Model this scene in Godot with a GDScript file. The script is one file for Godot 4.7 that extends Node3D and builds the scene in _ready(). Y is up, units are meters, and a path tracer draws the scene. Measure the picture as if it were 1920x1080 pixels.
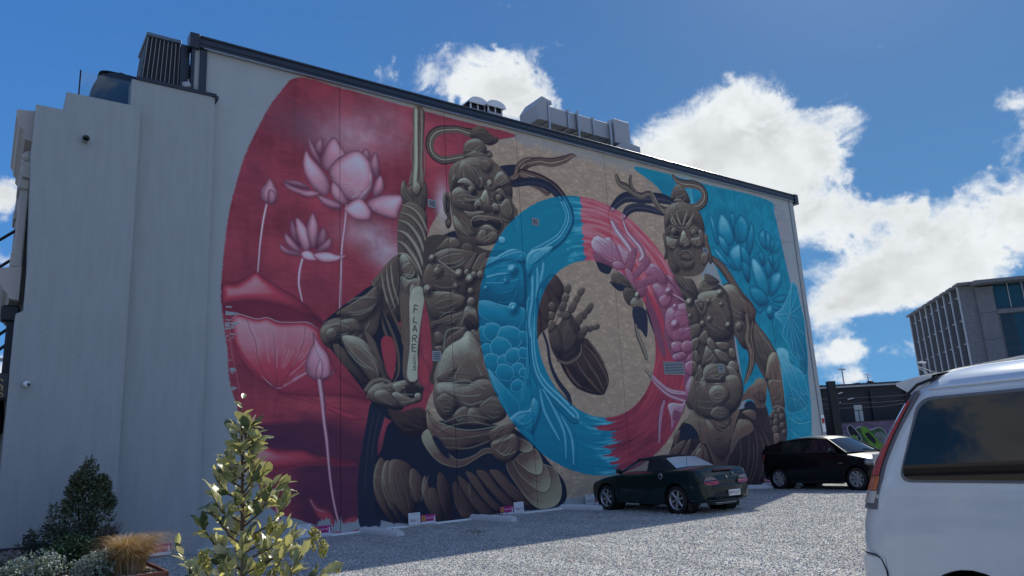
extends Node3D

# ---------------------------------------------------------------- mesh builder
class G:
	var v := PackedVector3Array()
	var n := PackedVector3Array()
	var t := PackedVector2Array()
	func tri3(a: Vector3, b: Vector3, c: Vector3, na: Vector3, nb: Vector3, nc: Vector3, ta := Vector2(), tb := Vector2(), tc := Vector2()) -> void:
		v.append(a); v.append(c); v.append(b)
		n.append(na); n.append(nc); n.append(nb)
		t.append(ta); t.append(tc); t.append(tb)
	func tri(a: Vector3, b: Vector3, c: Vector3) -> void:
		var m := (b - a).cross(c - a).normalized()
		tri3(a, b, c, m, m, m)
	func quad(a: Vector3, b: Vector3, c: Vector3, d: Vector3, r := Rect2(0, 0, 1, 1)) -> void:
		var m := (c - a).cross(d - b).normalized()
		var u0 := r.position
		var u2 := r.position + r.size
		tri3(a, b, c, m, m, m, Vector2(u0.x, u2.y), u2, Vector2(u2.x, u0.y))
		tri3(a, c, d, m, m, m, Vector2(u0.x, u2.y), Vector2(u2.x, u0.y), u0)
	func box(c: Vector3, s: Vector3, b := Basis(), ch := 0.0) -> void:
		var h := s * 0.5
		var k := minf(ch, minf(h.x, minf(h.y, h.z)) * 0.9)
		for ax in 3:
			for sg in [-1.0, 1.0]:
				var e := Vector3(); e[ax] = sg
				var e1 := Vector3(); e1[(ax + 1) % 3] = 1.0
				var e2 := Vector3(); e2[(ax + 2) % 3] = 1.0
				var p := e * h[ax]
				var a1 := e1 * (h[(ax + 1) % 3] - k)
				var a2 := e2 * (h[(ax + 2) % 3] - k)
				if sg < 0.0: a1 = -a1
				quad(c + b * (p - a1 - a2), c + b * (p + a1 - a2), c + b * (p + a1 + a2), c + b * (p - a1 + a2))
		if k > 0.0:
			for ax in 3:
				var i1 := (ax + 1) % 3
				var i2 := (ax + 2) % 3
				for s1 in [-1.0, 1.0]:
					for s2 in [-1.0, 1.0]:
						var lo := Vector3(); lo[ax] = -(h[ax] - k)
						var hi := -lo
						var q1 := Vector3(); q1[i1] = s1 * h[i1]; q1[i2] = s2 * (h[i2] - k)
						var q2 := Vector3(); q2[i1] = s1 * (h[i1] - k); q2[i2] = s2 * h[i2]
						if s1 * s2 > 0.0:
							quad(c + b * (q1 + lo), c + b * (q2 + lo), c + b * (q2 + hi), c + b * (q1 + hi))
						else:
							quad(c + b * (q2 + lo), c + b * (q1 + lo), c + b * (q1 + hi), c + b * (q2 + hi))
			for sx in [-1.0, 1.0]:
				for sy in [-1.0, 1.0]:
					for sz in [-1.0, 1.0]:
						var p1 := Vector3(sx * h.x, sy * (h.y - k), sz * (h.z - k))
						var p2 := Vector3(sx * (h.x - k), sy * h.y, sz * (h.z - k))
						var p3 := Vector3(sx * (h.x - k), sy * (h.y - k), sz * h.z)
						if sx * sy * sz > 0.0: tri(c + b * p1, c + b * p2, c + b * p3)
						else: tri(c + b * p1, c + b * p3, c + b * p2)
	func bb(x0: float, x1: float, y0: float, y1: float, z0: float, z1: float, ch := 0.0) -> void:
		box(Vector3((x0 + x1) * 0.5, (y0 + y1) * 0.5, (z0 + z1) * 0.5), Vector3(absf(x1 - x0), absf(y1 - y0), absf(z1 - z0)), Basis(), ch)
	func bar(a: Vector3, b: Vector3, w: float, h: float, ch := 0.0) -> void:
		var d := b - a
		var z := d.normalized()
		var up := Vector3.UP if absf(z.y) < 0.95 else Vector3.RIGHT
		var x := up.cross(z).normalized()
		box((a + b) * 0.5, Vector3(w, h, d.length()), Basis(x, z.cross(x), z), ch)
	func tube(p: PackedVector3Array, r: PackedFloat32Array, k := 8, caps := true) -> void:
		var rings := []
		var x := Vector3()
		for i in p.size():
			var d := (p[mini(i + 1, p.size() - 1)] - p[maxi(i - 1, 0)]).normalized()
			if x == Vector3(): x = (Vector3.UP if absf(d.y) < 0.9 else Vector3.RIGHT).cross(d).normalized()
			x = (x - d * x.dot(d)).normalized()
			var y := d.cross(x)
			var rad: float = r[mini(i, r.size() - 1)]
			var ring := PackedVector3Array()
			for j in k + 1:
				var a := TAU * j / k
				ring.append(p[i] + (x * cos(a) + y * sin(a)) * rad)
			rings.append(ring)
		sheet(rings)
		if caps:
			for e in [0, p.size() - 1]:
				for j in k:
					if e == 0: tri(p[e], rings[e][j + 1], rings[e][j])
					else: tri(p[e], rings[e][j], rings[e][j + 1])
	func sheet(rows: Array, skip := {}, uvs := false) -> void:   # smooth grid of points
		var h := rows.size()
		var w: int = rows[0].size()
		var nn := PackedVector3Array()
		nn.resize(h * w)
		for i in h:
			for j in w:
				var du: Vector3 = rows[i][mini(j + 1, w - 1)] - rows[i][maxi(j - 1, 0)]
				if rows[i][0].is_equal_approx(rows[i][w - 1]) and (j == 0 or j == w - 1): du = rows[i][1] - rows[i][w - 2]
				var dv: Vector3 = rows[mini(i + 1, h - 1)][j] - rows[maxi(i - 1, 0)][j]
				var m := du.cross(dv)
				nn[i * w + j] = m.normalized() if m.length() > 1e-12 else Vector3.UP
		for i in h - 1:
			for j in w - 1:
				if skip.has(i * w + j): continue
				var a := i * w + j
				var d := a + w
				var ta := Vector2(float(j) / (w - 1), float(i) / (h - 1))
				var tb := Vector2(float(j + 1) / (w - 1), float(i) / (h - 1))
				var tc := Vector2(float(j + 1) / (w - 1), float(i + 1) / (h - 1))
				var td := Vector2(float(j) / (w - 1), float(i + 1) / (h - 1))
				tri3(rows[i][j], rows[i][j + 1], rows[i + 1][j + 1], nn[a], nn[a + 1], nn[d + 1], ta, tb, tc)
				tri3(rows[i][j], rows[i + 1][j + 1], rows[i + 1][j], nn[a], nn[d + 1], nn[d], ta, tc, td)
	func poly(p: PackedVector2Array, x: Transform3D, z0: float, z1: float, sides := true) -> void:   # extruded outline
		var q := p.duplicate()
		if Geometry2D.is_polygon_clockwise(q): q.reverse()
		var id := Geometry2D.triangulate_polygon(q)
		var f := (x.basis * Vector3(0, 0, 1)).normalized() * signf(z1 - z0 + 1e-9)
		for i in range(0, id.size(), 3):
			var a := q[id[i]]; var b := q[id[i + 1]]; var c := q[id[i + 2]]
			if (b - a).cross(c - a) < 0.0:
				var s := b; b = c; c = s
			var A := x * Vector3(a.x, a.y, z1); var B := x * Vector3(b.x, b.y, z1); var C := x * Vector3(c.x, c.y, z1)
			tri3(A, B, C, f, f, f, a, b, c)
			if sides and z0 != z1:
				tri3(x * Vector3(a.x, a.y, z0), x * Vector3(c.x, c.y, z0), x * Vector3(b.x, b.y, z0), -f, -f, -f)
		if sides and z0 != z1:
			for i in q.size():
				var a := q[i]; var b := q[(i + 1) % q.size()]
				quad(x * Vector3(a.x, a.y, z0), x * Vector3(b.x, b.y, z0), x * Vector3(b.x, b.y, z1), x * Vector3(a.x, a.y, z1))
	func lathe(prof: PackedVector2Array, x: Transform3D, k := 16) -> void:   # x = radius, y = along the axis (local y)
		var rows := []
		for q in prof:
			var ring := PackedVector3Array()
			for j in k + 1:
				var a := -TAU * j / k
				ring.append(x * Vector3(cos(a) * q.x, q.y, sin(a) * q.x))
			rows.append(ring)
		sheet(rows)
	func mesh() -> ArrayMesh:
		var a := []
		a.resize(Mesh.ARRAY_MAX)
		a[Mesh.ARRAY_VERTEX] = v
		a[Mesh.ARRAY_NORMAL] = n
		a[Mesh.ARRAY_TEX_UV] = t
		var m := ArrayMesh.new()
		m.add_surface_from_arrays(Mesh.PRIMITIVE_TRIANGLES, a)
		return m

var used := {}
func numbered(called: String) -> String:
	var k: int = used.get(called, 0)
	used[called] = k + 1
	return called if k == 0 else "%s_%03d" % [called, k]

func obj(called: String, g, m: Material, parent: Node3D = null, at := Transform3D()) -> MeshInstance3D:
	var o := MeshInstance3D.new()
	o.mesh = g.mesh() if g is G else g
	o.material_override = m
	o.transform = at
	if parent == null:
		o.name = numbered(called)
		add_child(o)
	else:
		var k: int = parent.get_meta("n_" + called, 0)
		parent.set_meta("n_" + called, k + 1)
		o.name = called if k == 0 else "%s_%03d" % [called, k]
		parent.add_child(o, true)
	return o

func tag(o: Node3D, label: String, category: String, group := "", kind := "") -> Node3D:
	o.set_meta("label", label)
	if category: o.set_meta("category", category)
	if group: o.set_meta("group", group)
	if kind: o.set_meta("kind", kind)
	return o

func thing(called: String, label: String, category: String, at := Vector3(), turn := 0.0, group := "") -> Node3D:
	var o := Node3D.new()
	o.name = numbered(called)
	add_child(o)
	o.position = at
	o.rotation.y = turn
	tag(o, label, category, group)
	return o

func struct(called: String, g, m: Material, label := "") -> MeshInstance3D:
	var o := obj(called, g, m)
	o.set_meta("kind", "structure")
	if label: o.set_meta("label", label)
	return o

func dup(src: Node3D, at: Vector3, turn: float, label: String) -> Node3D:
	var o: Node3D = src.duplicate()
	o.name = numbered(str(src.name))
	add_child(o)
	o.position = at
	o.rotation.y = turn
	o.set_meta("label", label)
	return o

# ---------------------------------------------------------------- materials (colours are linear base colours)
func lin(r: float, g: float, b: float, a := 1.0) -> Color:
	return Color(r, g, b, a).linear_to_srgb()

func mat(r: float, g: float, b: float, rough := 0.8, metal := 0.0, coat := 0.0) -> StandardMaterial3D:
	var m := StandardMaterial3D.new()
	m.albedo_color = lin(r, g, b)
	m.roughness = rough
	m.metallic = metal
	if coat > 0.0:
		m.clearcoat_enabled = true
		m.clearcoat = coat
		m.clearcoat_roughness = 0.04
	return m

func glassy(r: float, g: float, b: float, a: float) -> StandardMaterial3D:
	var m := StandardMaterial3D.new()
	m.transparency = BaseMaterial3D.TRANSPARENCY_ALPHA
	m.albedo_color = Color(r, g, b, a)
	m.roughness = 0.02
	return m

func noise_tex(freq: float, seed_: int, c0: Color, c1: Color, size := 512, octaves := 4, lo := 0.0, hi := 1.0, nt := FastNoiseLite.TYPE_SIMPLEX_SMOOTH) -> ImageTexture:
	var f := FastNoiseLite.new()
	f.noise_type = nt
	f.frequency = freq
	f.fractal_octaves = octaves
	f.seed = seed_
	var im := f.get_seamless_image(size, size)
	im.convert(Image.FORMAT_RGB8)
	for y in size:
		for x in size:
			var q := clampf((im.get_pixel(x, y).r - lo) / (hi - lo), 0.0, 1.0)
			im.set_pixel(x, y, c0.lerp(c1, q))
	return ImageTexture.create_from_image(im)

func tri_tex(m: StandardMaterial3D, tex: Texture2D, metres: float) -> StandardMaterial3D:
	m.albedo_texture = tex
	m.uv1_triplanar = true
	m.uv1_world_triplanar = true
	m.uv1_scale = Vector3.ONE / metres
	return m

func bump(m: StandardMaterial3D, tex: Texture2D, cm: float) -> StandardMaterial3D:
	m.heightmap_enabled = true
	m.heightmap_texture = tex
	m.heightmap_scale = cm
	return m

func spline(p: PackedVector2Array, closed: bool, sub: int) -> PackedVector2Array:
	var out := PackedVector2Array()
	var n := p.size()
	var segs := n if closed else n - 1
	for i in segs:
		var a := p[(i - 1 + n) % n] if closed or i > 0 else p[0]
		var b := p[i]
		var c := p[(i + 1) % n]
		var d := p[(i + 2) % n] if closed or i + 2 < n else p[n - 1]
		for k in sub:
			out.append(b.cubic_interpolate(c, a, d, float(k) / sub))
	if not closed: out.append(p[n - 1])
	return out

func pv(a: Array) -> PackedVector2Array:   # flat list of numbers to points
	var out := PackedVector2Array()
	for i in range(0, a.size(), 2): out.append(Vector2(a[i], a[i + 1]))
	return out

var rng := RandomNumberGenerator.new()
const ZW := -15.4          # plane of the painted wall
var M := {}

func _ready() -> void:
	rng.seed = 77
	# camera
	var cam := Camera3D.new()
	cam.name = "camera"
	add_child(cam)
	cam.position = Vector3(0, 1.5, 0)
	cam.rotation_order = EULER_ORDER_YXZ
	cam.rotation_degrees = Vector3(12.6915, -36.1818, -3.1616)
	cam.fov = 43.06
	cam.near = 0.05
	cam.far = 3000.0
	cam.current = true
	# sky, exposure
	var env := Environment.new()
	env.background_mode = Environment.BG_SKY
	env.tonemap_mode = Environment.TONE_MAPPER_LINEAR
	env.tonemap_exposure = 1.0
	env.sdfgi_enabled = true
	env.ssao_enabled = true
	env.ssil_enabled = true
	env.sky = Sky.new()
	env.sky.sky_material = make_sky()
	var we := WorldEnvironment.new()
	we.name = "world_environment"
	we.environment = env
	add_child(we)
	# sun, behind the building to the right
	var sun := DirectionalLight3D.new()
	sun.name = "sun"
	add_child(sun)
	sun.look_at_from_position(SUN * 100.0, Vector3.ZERO)
	sun.light_energy = 1.6
	sun.light_color = Color(1.0, 0.975, 0.93)
	sun.light_angular_distance = 0.53
	sun.shadow_enabled = true
	make_materials()
	make_ground()
	make_building()
	make_front()
	make_roof()
	make_far()
	make_cars()
	make_bays()
	make_garden()

const SUN := Vector3(0.702, 0.644, -0.303)

# ---------------------------------------------------------------- sky: air and clouds
func sky_dir(x: float, y: float) -> Vector2:   # azimuth from -z towards +x and elevation, in degrees
	return Vector2(x, y)

func make_sky() -> PanoramaSkyMaterial:
	var W := 4096
	var H := 2048
	# banks of cloud: azimuth, elevation, half width, half height (degrees), thickness
	var banks := [
		[55.8, 22.2, 6.8, 3.6, 1.30],
		[51.1, 21.2, 5.3, 3.3, 1.10],
		[59.3, 19.1, 4.5, 3.4, 1.00],
		[63.1, 22.2, 2.0, 1.8, 0.60],
		[63.8, 15.1, 4.5, 1.9, 0.62],
		[67.0, 14.7, 1.9, 1.8, 0.42],
		[57.6, 15.4, 6.0, 3.5, 1.00],
		[71.1, 12.2, 3.6, 3.1, 1.30],
		[67.1, 10.4, 4.7, 2.3, 1.30],
		[62.5, 11.0, 4.2, 1.9, 0.85],
		[60.3, 8.6, 5.0, 1.3, 0.90],
		[61.0, 5.8, 4.0, 0.9, 0.95],
		[64.9, 5.2, 2.2, 1.3, 0.80],
		[60.7, 3.9, 1.7, 0.4, 0.90],
		[34.4, 28.7, 4.8, 2.3, 0.95],
		[38.4, 27.1, 3.2, 1.9, 0.90],
		[31.9, 28.0, 2.4, 1.5, 0.60],
		[36.9, 33.9, 2.2, 1.3, 1.00],
		[-0.1, 18.1, 1.0, 2.0, 0.75],
		[0.5, 14.3, 1.4, 3.4, 0.85],
		[0.9, 7.1, 1.0, 1.6, 0.85],
		[73.5, 20.3, 0.8, 0.7, 0.60],
		[68.1, 18.4, 1.4, 1.1, 0.45],
		[55.0, 26.6, 0.5, 0.4, 0.50],
		[75.8, 11.8, 3.9, 4.2, 1.10],
		[73.4, 6.2, 3.5, 2.3, 0.90],
		[50.9, 16.4, 6.1, 3.2, 0.80],
		[48.8, 23.3, 2.7, 1.8, 0.60],
		[64.2, 9.0, 2.6, 0.9, 0.50],
	]
	for b in banks:
		b.append(1.0 / (b[2] * b[2]))
		b.append(1.0 / (b[3] * b[3]))
	var big := FastNoiseLite.new()
	big.seed = 11
	big.frequency = 2.2
	big.fractal_octaves = 3
	var puff := FastNoiseLite.new()
	puff.seed = 5
	puff.frequency = 6.5
	puff.fractal_octaves = 7
	puff.fractal_gain = 0.56
	puff.domain_warp_enabled = true
	puff.domain_warp_amplitude = 0.06
	puff.domain_warp_frequency = 9.0
	puff.domain_warp_fractal_octaves = 4
	var body := FastNoiseLite.new()
	body.seed = 9
	body.frequency = 9.0
	body.fractal_octaves = 5
	var data := PackedByteArray()
	data.resize(W * H * 3)
	var toe := func(c: float) -> int: return int(clampf((1.055 * pow(maxf(c, 0.0), 0.41667) - 0.055) * 255.0 + 0.5, 0.0, 255.0))
	var lut := PackedByteArray()
	lut.resize(4097)
	for i in 4097:
		lut[i] = toe.call(i / 4096.0) if i > 12 else int(i / 4096.0 * 12.92 * 255.0)
	# the banks' cover, at low resolution
	var CW := 720
	var CH := 180
	var cover := PackedFloat32Array()
	cover.resize(CW * CH)
	for j in CH:
		var el := 90.0 - (j + 0.5) * 0.5
		var ce := cos(deg_to_rad(el))
		for i in CW:
			var az := (i + 0.5) * 0.5
			var s := -0.55
			var inside := false
			for b in banks:
				var dx := wrapf(az - b[0], -180.0, 180.0) * ce / 0.9
				var dy: float = el - b[1]
				var q: float = dx * dx * b[5] + dy * dy * b[6]
				if q < 9.0: s += 0.82 * b[4] * exp(-q)
			var da := absf(wrapf(az - 36.0, -180.0, 180.0))
			var away := clampf((da - 42.0) / 14.0, 0.0, 1.0)
			away = maxf(away, clampf((el - 40.0) / 10.0, 0.0, 1.0))
			if away > 0.0:
				var a := deg_to_rad(az)
				s += away * (0.46 + 0.7 * big.get_noise_3d(sin(a) * ce, sin(deg_to_rad(el)) * 1.6, -cos(a) * ce) - 0.25 * clampf((el - 30.0) / 50.0, 0.0, 1.0))
			cover[j * CW + i] = s
	var at := 0
	for j in H / 2:
		var el := (0.5 - (j + 0.5) / H) * PI
		var y := sin(el)
		var ce := cos(el)
		var k := pow(1.0 - y, 2.6)
		var cy := clampf((j + 0.5) / H * 2.0 * CH - 0.5, 0.0, CH - 1.001)
		var c0 := int(cy)
		var fy := cy - c0
		for i in W:
			var az := TAU * (i + 0.5) / W
			var x := sin(az) * ce
			var z := -cos(az) * ce
			var cs := x * SUN.x + y * SUN.y + z * SUN.z
			var glow := maxf(cs, 0.0)
			glow = glow * glow
			var g8 := pow(glow, 24.0)
			var cx := (i + 0.5) / W * CW - 0.5
			if cx < 0.0: cx += CW
			var i0 := int(cx)
			var fx := cx - i0
			var i1 := (i0 + 1) % CW
			var cov := lerpf(lerpf(cover[c0 * CW + i0], cover[c0 * CW + i1], fx), lerpf(cover[(c0 + 1) * CW + i0], cover[(c0 + 1) * CW + i1], fx), fy)
			var r := 0.040 + 0.085 * k + 0.035 * glow * glow + 0.10 * g8
			var g := 0.165 + 0.215 * k + 0.01 * glow + 0.10 * g8
			var b := 0.56 + 0.24 * k - 0.14 * glow + 0.10 * g8
			if cov > -0.52:
				var q := puff.get_noise_3d(x, y * 1.35, z)
				var d := cov + 1.3 * q + 0.2 * body.get_noise_3d(x * 2.6, y * 3.6, z * 2.6)
				if d > -0.14:
					var f := clampf((d + 0.14) / 0.66, 0.0, 1.0)
					f = f * f * (3.0 - 2.0 * f)
					var thick := clampf((d - 0.12) / 0.75, 0.0, 1.0)
					var m := body.get_noise_3d(x, y * 1.3, z)
					var lum := 0.86 - 0.16 * thick * clampf(0.5 + 1.8 * m, 0.0, 1.6) + 0.12 * glow * (1.0 - thick)
					r = lerpf(r, lum * 0.955, f)
					g = lerpf(g, lum * 0.995, f)
					b = lerpf(b, lum * 1.02, f)
			data[at] = lut[int(clampf(r, 0.0, 1.0) * 4096.0)]
			data[at + 1] = lut[int(clampf(g, 0.0, 1.0) * 4096.0)]
			data[at + 2] = lut[int(clampf(b, 0.0, 1.0) * 4096.0)]
			at += 3
	for i in range(at, data.size(), 3):
		data[i] = 120
		data[i + 1] = 124
		data[i + 2] = 128
	var m := PanoramaSkyMaterial.new()
	m.panorama = ImageTexture.create_from_image(Image.create_from_data(W, H, false, Image.FORMAT_RGB8, data))
	return m

# ---------------------------------------------------------------- shared materials and the ground
func make_materials() -> void:
	var fine := noise_tex(0.06, 3, lin(0.86, 0.86, 0.86), Color.WHITE, 512, 5)
	var relief := noise_tex(0.12, 4, Color.BLACK, Color.WHITE, 512, 4)
	M.relief = relief
	M.plaster = bump(tri_tex(mat(0.40, 0.425, 0.42, 0.85), fine, 1.7), relief, 0.12)
	var stain := noise_tex(0.018, 71, lin(0.935, 0.935, 0.93), Color.WHITE, 512, 6, 0.2, 0.7)
	M.plaster.detail_enabled = true
	M.plaster.detail_blend_mode = BaseMaterial3D.BLEND_MODE_MUL
	M.plaster.detail_uv_layer = BaseMaterial3D.DETAIL_UV_2
	M.plaster.uv2_triplanar = true
	M.plaster.uv2_world_triplanar = true
	M.plaster.uv2_scale = Vector3(0.55, 0.07, 0.55)
	M.plaster.detail_albedo = stain
	M.stone = bump(tri_tex(mat(0.50, 0.47, 0.42, 0.8), fine, 0.9), relief, 0.2)
	M.concrete = bump(tri_tex(mat(0.33, 0.33, 0.32, 0.9), noise_tex(0.03, 8, lin(0.6, 0.6, 0.6), Color.WHITE, 512, 5), 1.3), relief, 0.25)
	M.fascia = mat(0.018, 0.026, 0.04, 0.35)
	M.dark = mat(0.012, 0.016, 0.022, 0.5)
	M.black = mat(0.008, 0.009, 0.01, 0.6)
	M.steel = mat(0.42, 0.43, 0.44, 0.4, 0.9)
	M.duct = mat(0.36, 0.37, 0.38, 0.5)
	M.white = mat(0.75, 0.75, 0.74, 0.5)
	M.glass = glassy(0.2, 0.36, 0.38, 0.09)
	M.joint = mat(0.10, 0.10, 0.105, 0.9)
	M.rubber = mat(0.012, 0.012, 0.013, 0.75)

func make_ground() -> void:
	# loose grey chips: speckle of single stones over slow drifts of dust
	var S := 2048
	var f := FastNoiseLite.new()
	f.noise_type = FastNoiseLite.TYPE_CELLULAR
	f.cellular_return_type = FastNoiseLite.RETURN_CELL_VALUE
	f.frequency = 0.16
	f.fractal_type = FastNoiseLite.FRACTAL_NONE
	f.seed = 21
	var cells := f.get_seamless_image(S, S)
	f.cellular_return_type = FastNoiseLite.RETURN_DISTANCE
	var dist := f.get_seamless_image(S, S)
	var a := cells.get_data()
	var h := dist.get_data()
	var px := PackedByteArray()
	px.resize(S * S * 3)
	for i in S * S:
		var q := a[i] / 255.0
		var e := 1.0 - h[i] / 255.0
		var c := 0.36 + 0.92 * pow(q, 1.1)
		c *= 0.72 + 0.28 * e
		if (a[i] * 7 + 3) % 41 == 0: c *= 0.55
		px[i * 3] = int(clampf(c, 0.0, 1.0) * 255.0)
		px[i * 3 + 1] = int(clampf(c * 0.995, 0.0, 1.0) * 255.0)
		px[i * 3 + 2] = int(clampf(c * 0.98, 0.0, 1.0) * 255.0)
	var tex := ImageTexture.create_from_image(Image.create_from_data(S, S, false, Image.FORMAT_RGB8, px))
	dist.convert(Image.FORMAT_L8)
	var hm := ImageTexture.create_from_image(dist)
	var m := mat(0.985, 0.985, 0.94, 0.95)
	tri_tex(m, tex, 5.2)
	bump(m, hm, -2.6)
	m.detail_enabled = true
	m.detail_blend_mode = BaseMaterial3D.BLEND_MODE_MUL
	m.detail_uv_layer = BaseMaterial3D.DETAIL_UV_2
	m.uv2_triplanar = true
	m.uv2_world_triplanar = true
	m.uv2_scale = Vector3(0.10, 0.1, 0.032)
	m.detail_albedo = noise_tex(0.012, 31, lin(0.78, 0.78, 0.785), Color.WHITE, 1024, 6, 0.25, 0.7)
	M.gravel = m
	var g := G.new()
	g.quad(Vector3(-600, 0, 600), Vector3(600, 0, 600), Vector3(600, 0, -600), Vector3(-600, 0, -600))
	struct("gravel_ground", g, m, "grey gravel ground of the parking lot")
	# the street to the left: asphalt, kerb and pavement
	var tar := tri_tex(mat(0.07, 0.07, 0.072, 0.9), noise_tex(0.2, 41, lin(0.6, 0.6, 0.6), Color.WHITE, 512, 3), 1.1)
	var rd := G.new()
	rd.quad(Vector3(-17.5, 0.004, 90), Vector3(-4.5, 0.004, 90), Vector3(-4.5, 0.004, -160), Vector3(-17.5, 0.004, -160))
	struct("road", rd, tar, "asphalt street left of the building")
	var pv1 := G.new()
	pv1.bb(-4.5, -3.05, -0.05, 0.12, 90, -160, 0.01)
	pv1.bb(-3.05, 0.3, -0.05, 0.12, -15.02, -160, 0.01)
	pv1.bb(-20.95, -17.5, -0.05, 0.12, 90, -160, 0.01)
	struct("pavement", pv1, M.concrete, "concrete pavement along the street")
	var pl := G.new()
	for k in 40: pl.quad(Vector3(-11.06, 0.008, 80 - k * 6), Vector3(-10.94, 0.008, 80 - k * 6), Vector3(-10.94, 0.008, 77 - k * 6), Vector3(-11.06, 0.008, 77 - k * 6))
	var ml := struct("road_marking", pl, M.white, "dashed white centre line of the street")

# ---------------------------------------------------------------- the building with the painted wall
func make_building() -> void:
	var b := thing("mural_building", "tall flat-roofed building whose long side wall carries the huge painted mural", "building", Vector3(13, 0, ZW))
	var at := Transform3D(Basis(), -b.position)
	var wall: StandardMaterial3D = M.plaster
	wall = make_mural()
	var joints := [3.1, 6.41, 9.34, 11.7, 15.08, 18.18, 21.4, 24.76]
	for i in joints.size() - 1:
		var x0: float = joints[i] + (0.007 if i else 0.0)
		var x1: float = joints[i + 1] - 0.007
		var g := G.new()
		var r := Rect2((x0 - 3.0) / 22.0, 0.0, (x1 - x0) / 22.0, 1.0)
		g.quad(Vector3(x0, 0.0, ZW), Vector3(x1, 0.0, ZW), Vector3(x1, 10.5, ZW), Vector3(x0, 10.5, ZW), r)
		g.quad(Vector3(x1, 0.0, ZW), Vector3(x1, 0.0, ZW - 0.02), Vector3(x1, 10.5, ZW - 0.02), Vector3(x1, 10.5, ZW), Rect2(r.end.x - 0.0001, 0, 0.0001, 1))
		g.quad(Vector3(x0, 0.0, ZW - 0.02), Vector3(x0, 0.0, ZW), Vector3(x0, 10.5, ZW), Vector3(x0, 10.5, ZW - 0.02), Rect2(r.position.x, 0, 0.0001, 1))
		obj("wall_panel", g, wall, b, at)
	var core := G.new()
	core.bb(3.32, 24.98, 0.0, 10.5, ZW - 0.018, ZW - 18.0)
	obj("wall_core", core, M.joint, b, at)
	var pil := G.new()
	pil.bb(24.77, 25.0, 0.0, 10.47, ZW + 0.04, ZW - 0.3, 0.006)
	obj("corner_pier", pil, M.plaster, b, at)
	var foot := G.new()
	foot.bb(3.4, 25.05, -0.1, 0.035, ZW + 0.09, ZW - 0.01, 0.01)
	obj("footing", foot, mat(0.8, 0.8, 0.78, 0.9), b, at)
	var fa := G.new()
	fa.bb(3.17, 25.16, 10.44, 10.66, ZW + 0.10, ZW - 0.02, 0.008)
	fa.bb(3.17, 25.15, 10.66, 10.71, ZW + 0.13, ZW - 0.3, 0.008)
	fa.bb(3.17, 25.14, 10.52, 10.60, ZW + 0.118, ZW + 0.09)
	obj("roof_fascia", fa, M.fascia, b, at)
	var lip := G.new()
	lip.bb(3.25, 25.0, 10.425, 10.44, ZW + 0.11, ZW - 0.0)
	obj("drip_edge", lip, M.steel, b, at)
	var cap := G.new()
	cap.bb(25.02, 25.24, 10.33, 10.73, ZW + 0.15, ZW - 0.2, 0.01)
	obj("gutter_end", cap, M.fascia, b, at)
	var roof := G.new()
	roof.bb(3.2, 25.1, 10.5, 10.56, ZW - 0.3, ZW - 18.0)
	obj("roof", roof, M.dark, b, at)
	# air vents let into the painted wall
	for q in [[8.76, 9.0, 7.69, 7.9], [12.07, 12.31, 7.68, 7.89], [8.757, 9.0, 3.76, 4.01], [16.83, 17.73, 3.575, 3.968], [19.31, 19.55, 7.71, 7.9], [19.385, 19.68, 3.68, 3.95]]:
		var fr := G.new()
		var z := ZW
		fr.bb(q[0], q[1], q[2], q[2] + 0.025, z - 0.0, z + 0.022)
		fr.bb(q[0], q[1], q[3] - 0.025, q[3], z, z + 0.022)
		fr.bb(q[0], q[0] + 0.025, q[2] + 0.025, q[3] - 0.025, z, z + 0.022)
		fr.bb(q[1] - 0.025, q[1], q[2] + 0.025, q[3] - 0.025, z, z + 0.022)
		var vent := obj("vent", fr, M.duct, b, at)
		var bk := G.new()
		bk.bb(q[0] + 0.02, q[1] - 0.02, q[2] + 0.02, q[3] - 0.02, z - 0.01, z + 0.003)
		obj("shadow_gap", bk, M.black, vent)
		var rows := 4 if q[1] - q[0] < 0.5 else 7
		for k in rows:
			var sl := G.new()
			var y: float = lerpf(q[2] + 0.03, q[3] - 0.03, (k + 0.5) / rows)
			var hh: float = (q[3] - q[2] - 0.06) / rows * 0.62
			sl.box(Vector3((q[0] + q[1]) * 0.5, y, z + 0.012), Vector3(q[1] - q[0] - 0.05, hh, 0.006), Basis(Vector3.RIGHT, -0.5))
			obj("slat", sl, M.duct, vent)
	# stepped end walls towards the street
	var w2 := G.new()
	w2.bb(1.9, 3.5, 0.0, 9.28, -15.2, -16.6)
	obj("stepped_wall", w2, M.plaster, b, at)
	var c2 := G.new()
	c2.bb(1.98, 3.53, 9.28, 9.36, -15.17, -16.7, 0.006)
	c2.bb(3.5, 3.56, 9.22, 9.30, -15.14, -16.6)
	obj("wall_capping", c2, M.fascia, b, at)
	var w1 := G.new()
	var out := pv([0.33, 0, 2.06, 0, 2.06, 8.61, 0.79, 8.61, 0.79, 8.24, 0.33, 8.24, 0.33, 7.3, 0.43, 5.2, 0.44, 4.36, 0.33, 4.30])
	w1.poly(out, Transform3D(), -15.8, -15.0)
	obj("end_wall", w1, M.plaster, b, at)
	var pipe := G.new()
	pipe.tube(PackedVector3Array([Vector3(1.155, 7.7, -15.02), Vector3(1.155, 7.69, -14.85)]), PackedFloat32Array([0.062]), 14, false)
	pipe.tube(PackedVector3Array([Vector3(1.155, 7.69, -14.85), Vector3(1.155, 7.7, -15.02)]), PackedFloat32Array([0.05]), 14, false)
	obj("overflow_pipe", pipe, M.plaster, b, at)
	var pin := G.new()
	pin.tube(PackedVector3Array([Vector3(1.155, 7.7, -14.995), Vector3(1.155, 7.7, -14.99)]), PackedFloat32Array([0.052]), 14)
	obj("pipe_mouth", pin, M.black, b, at)

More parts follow.
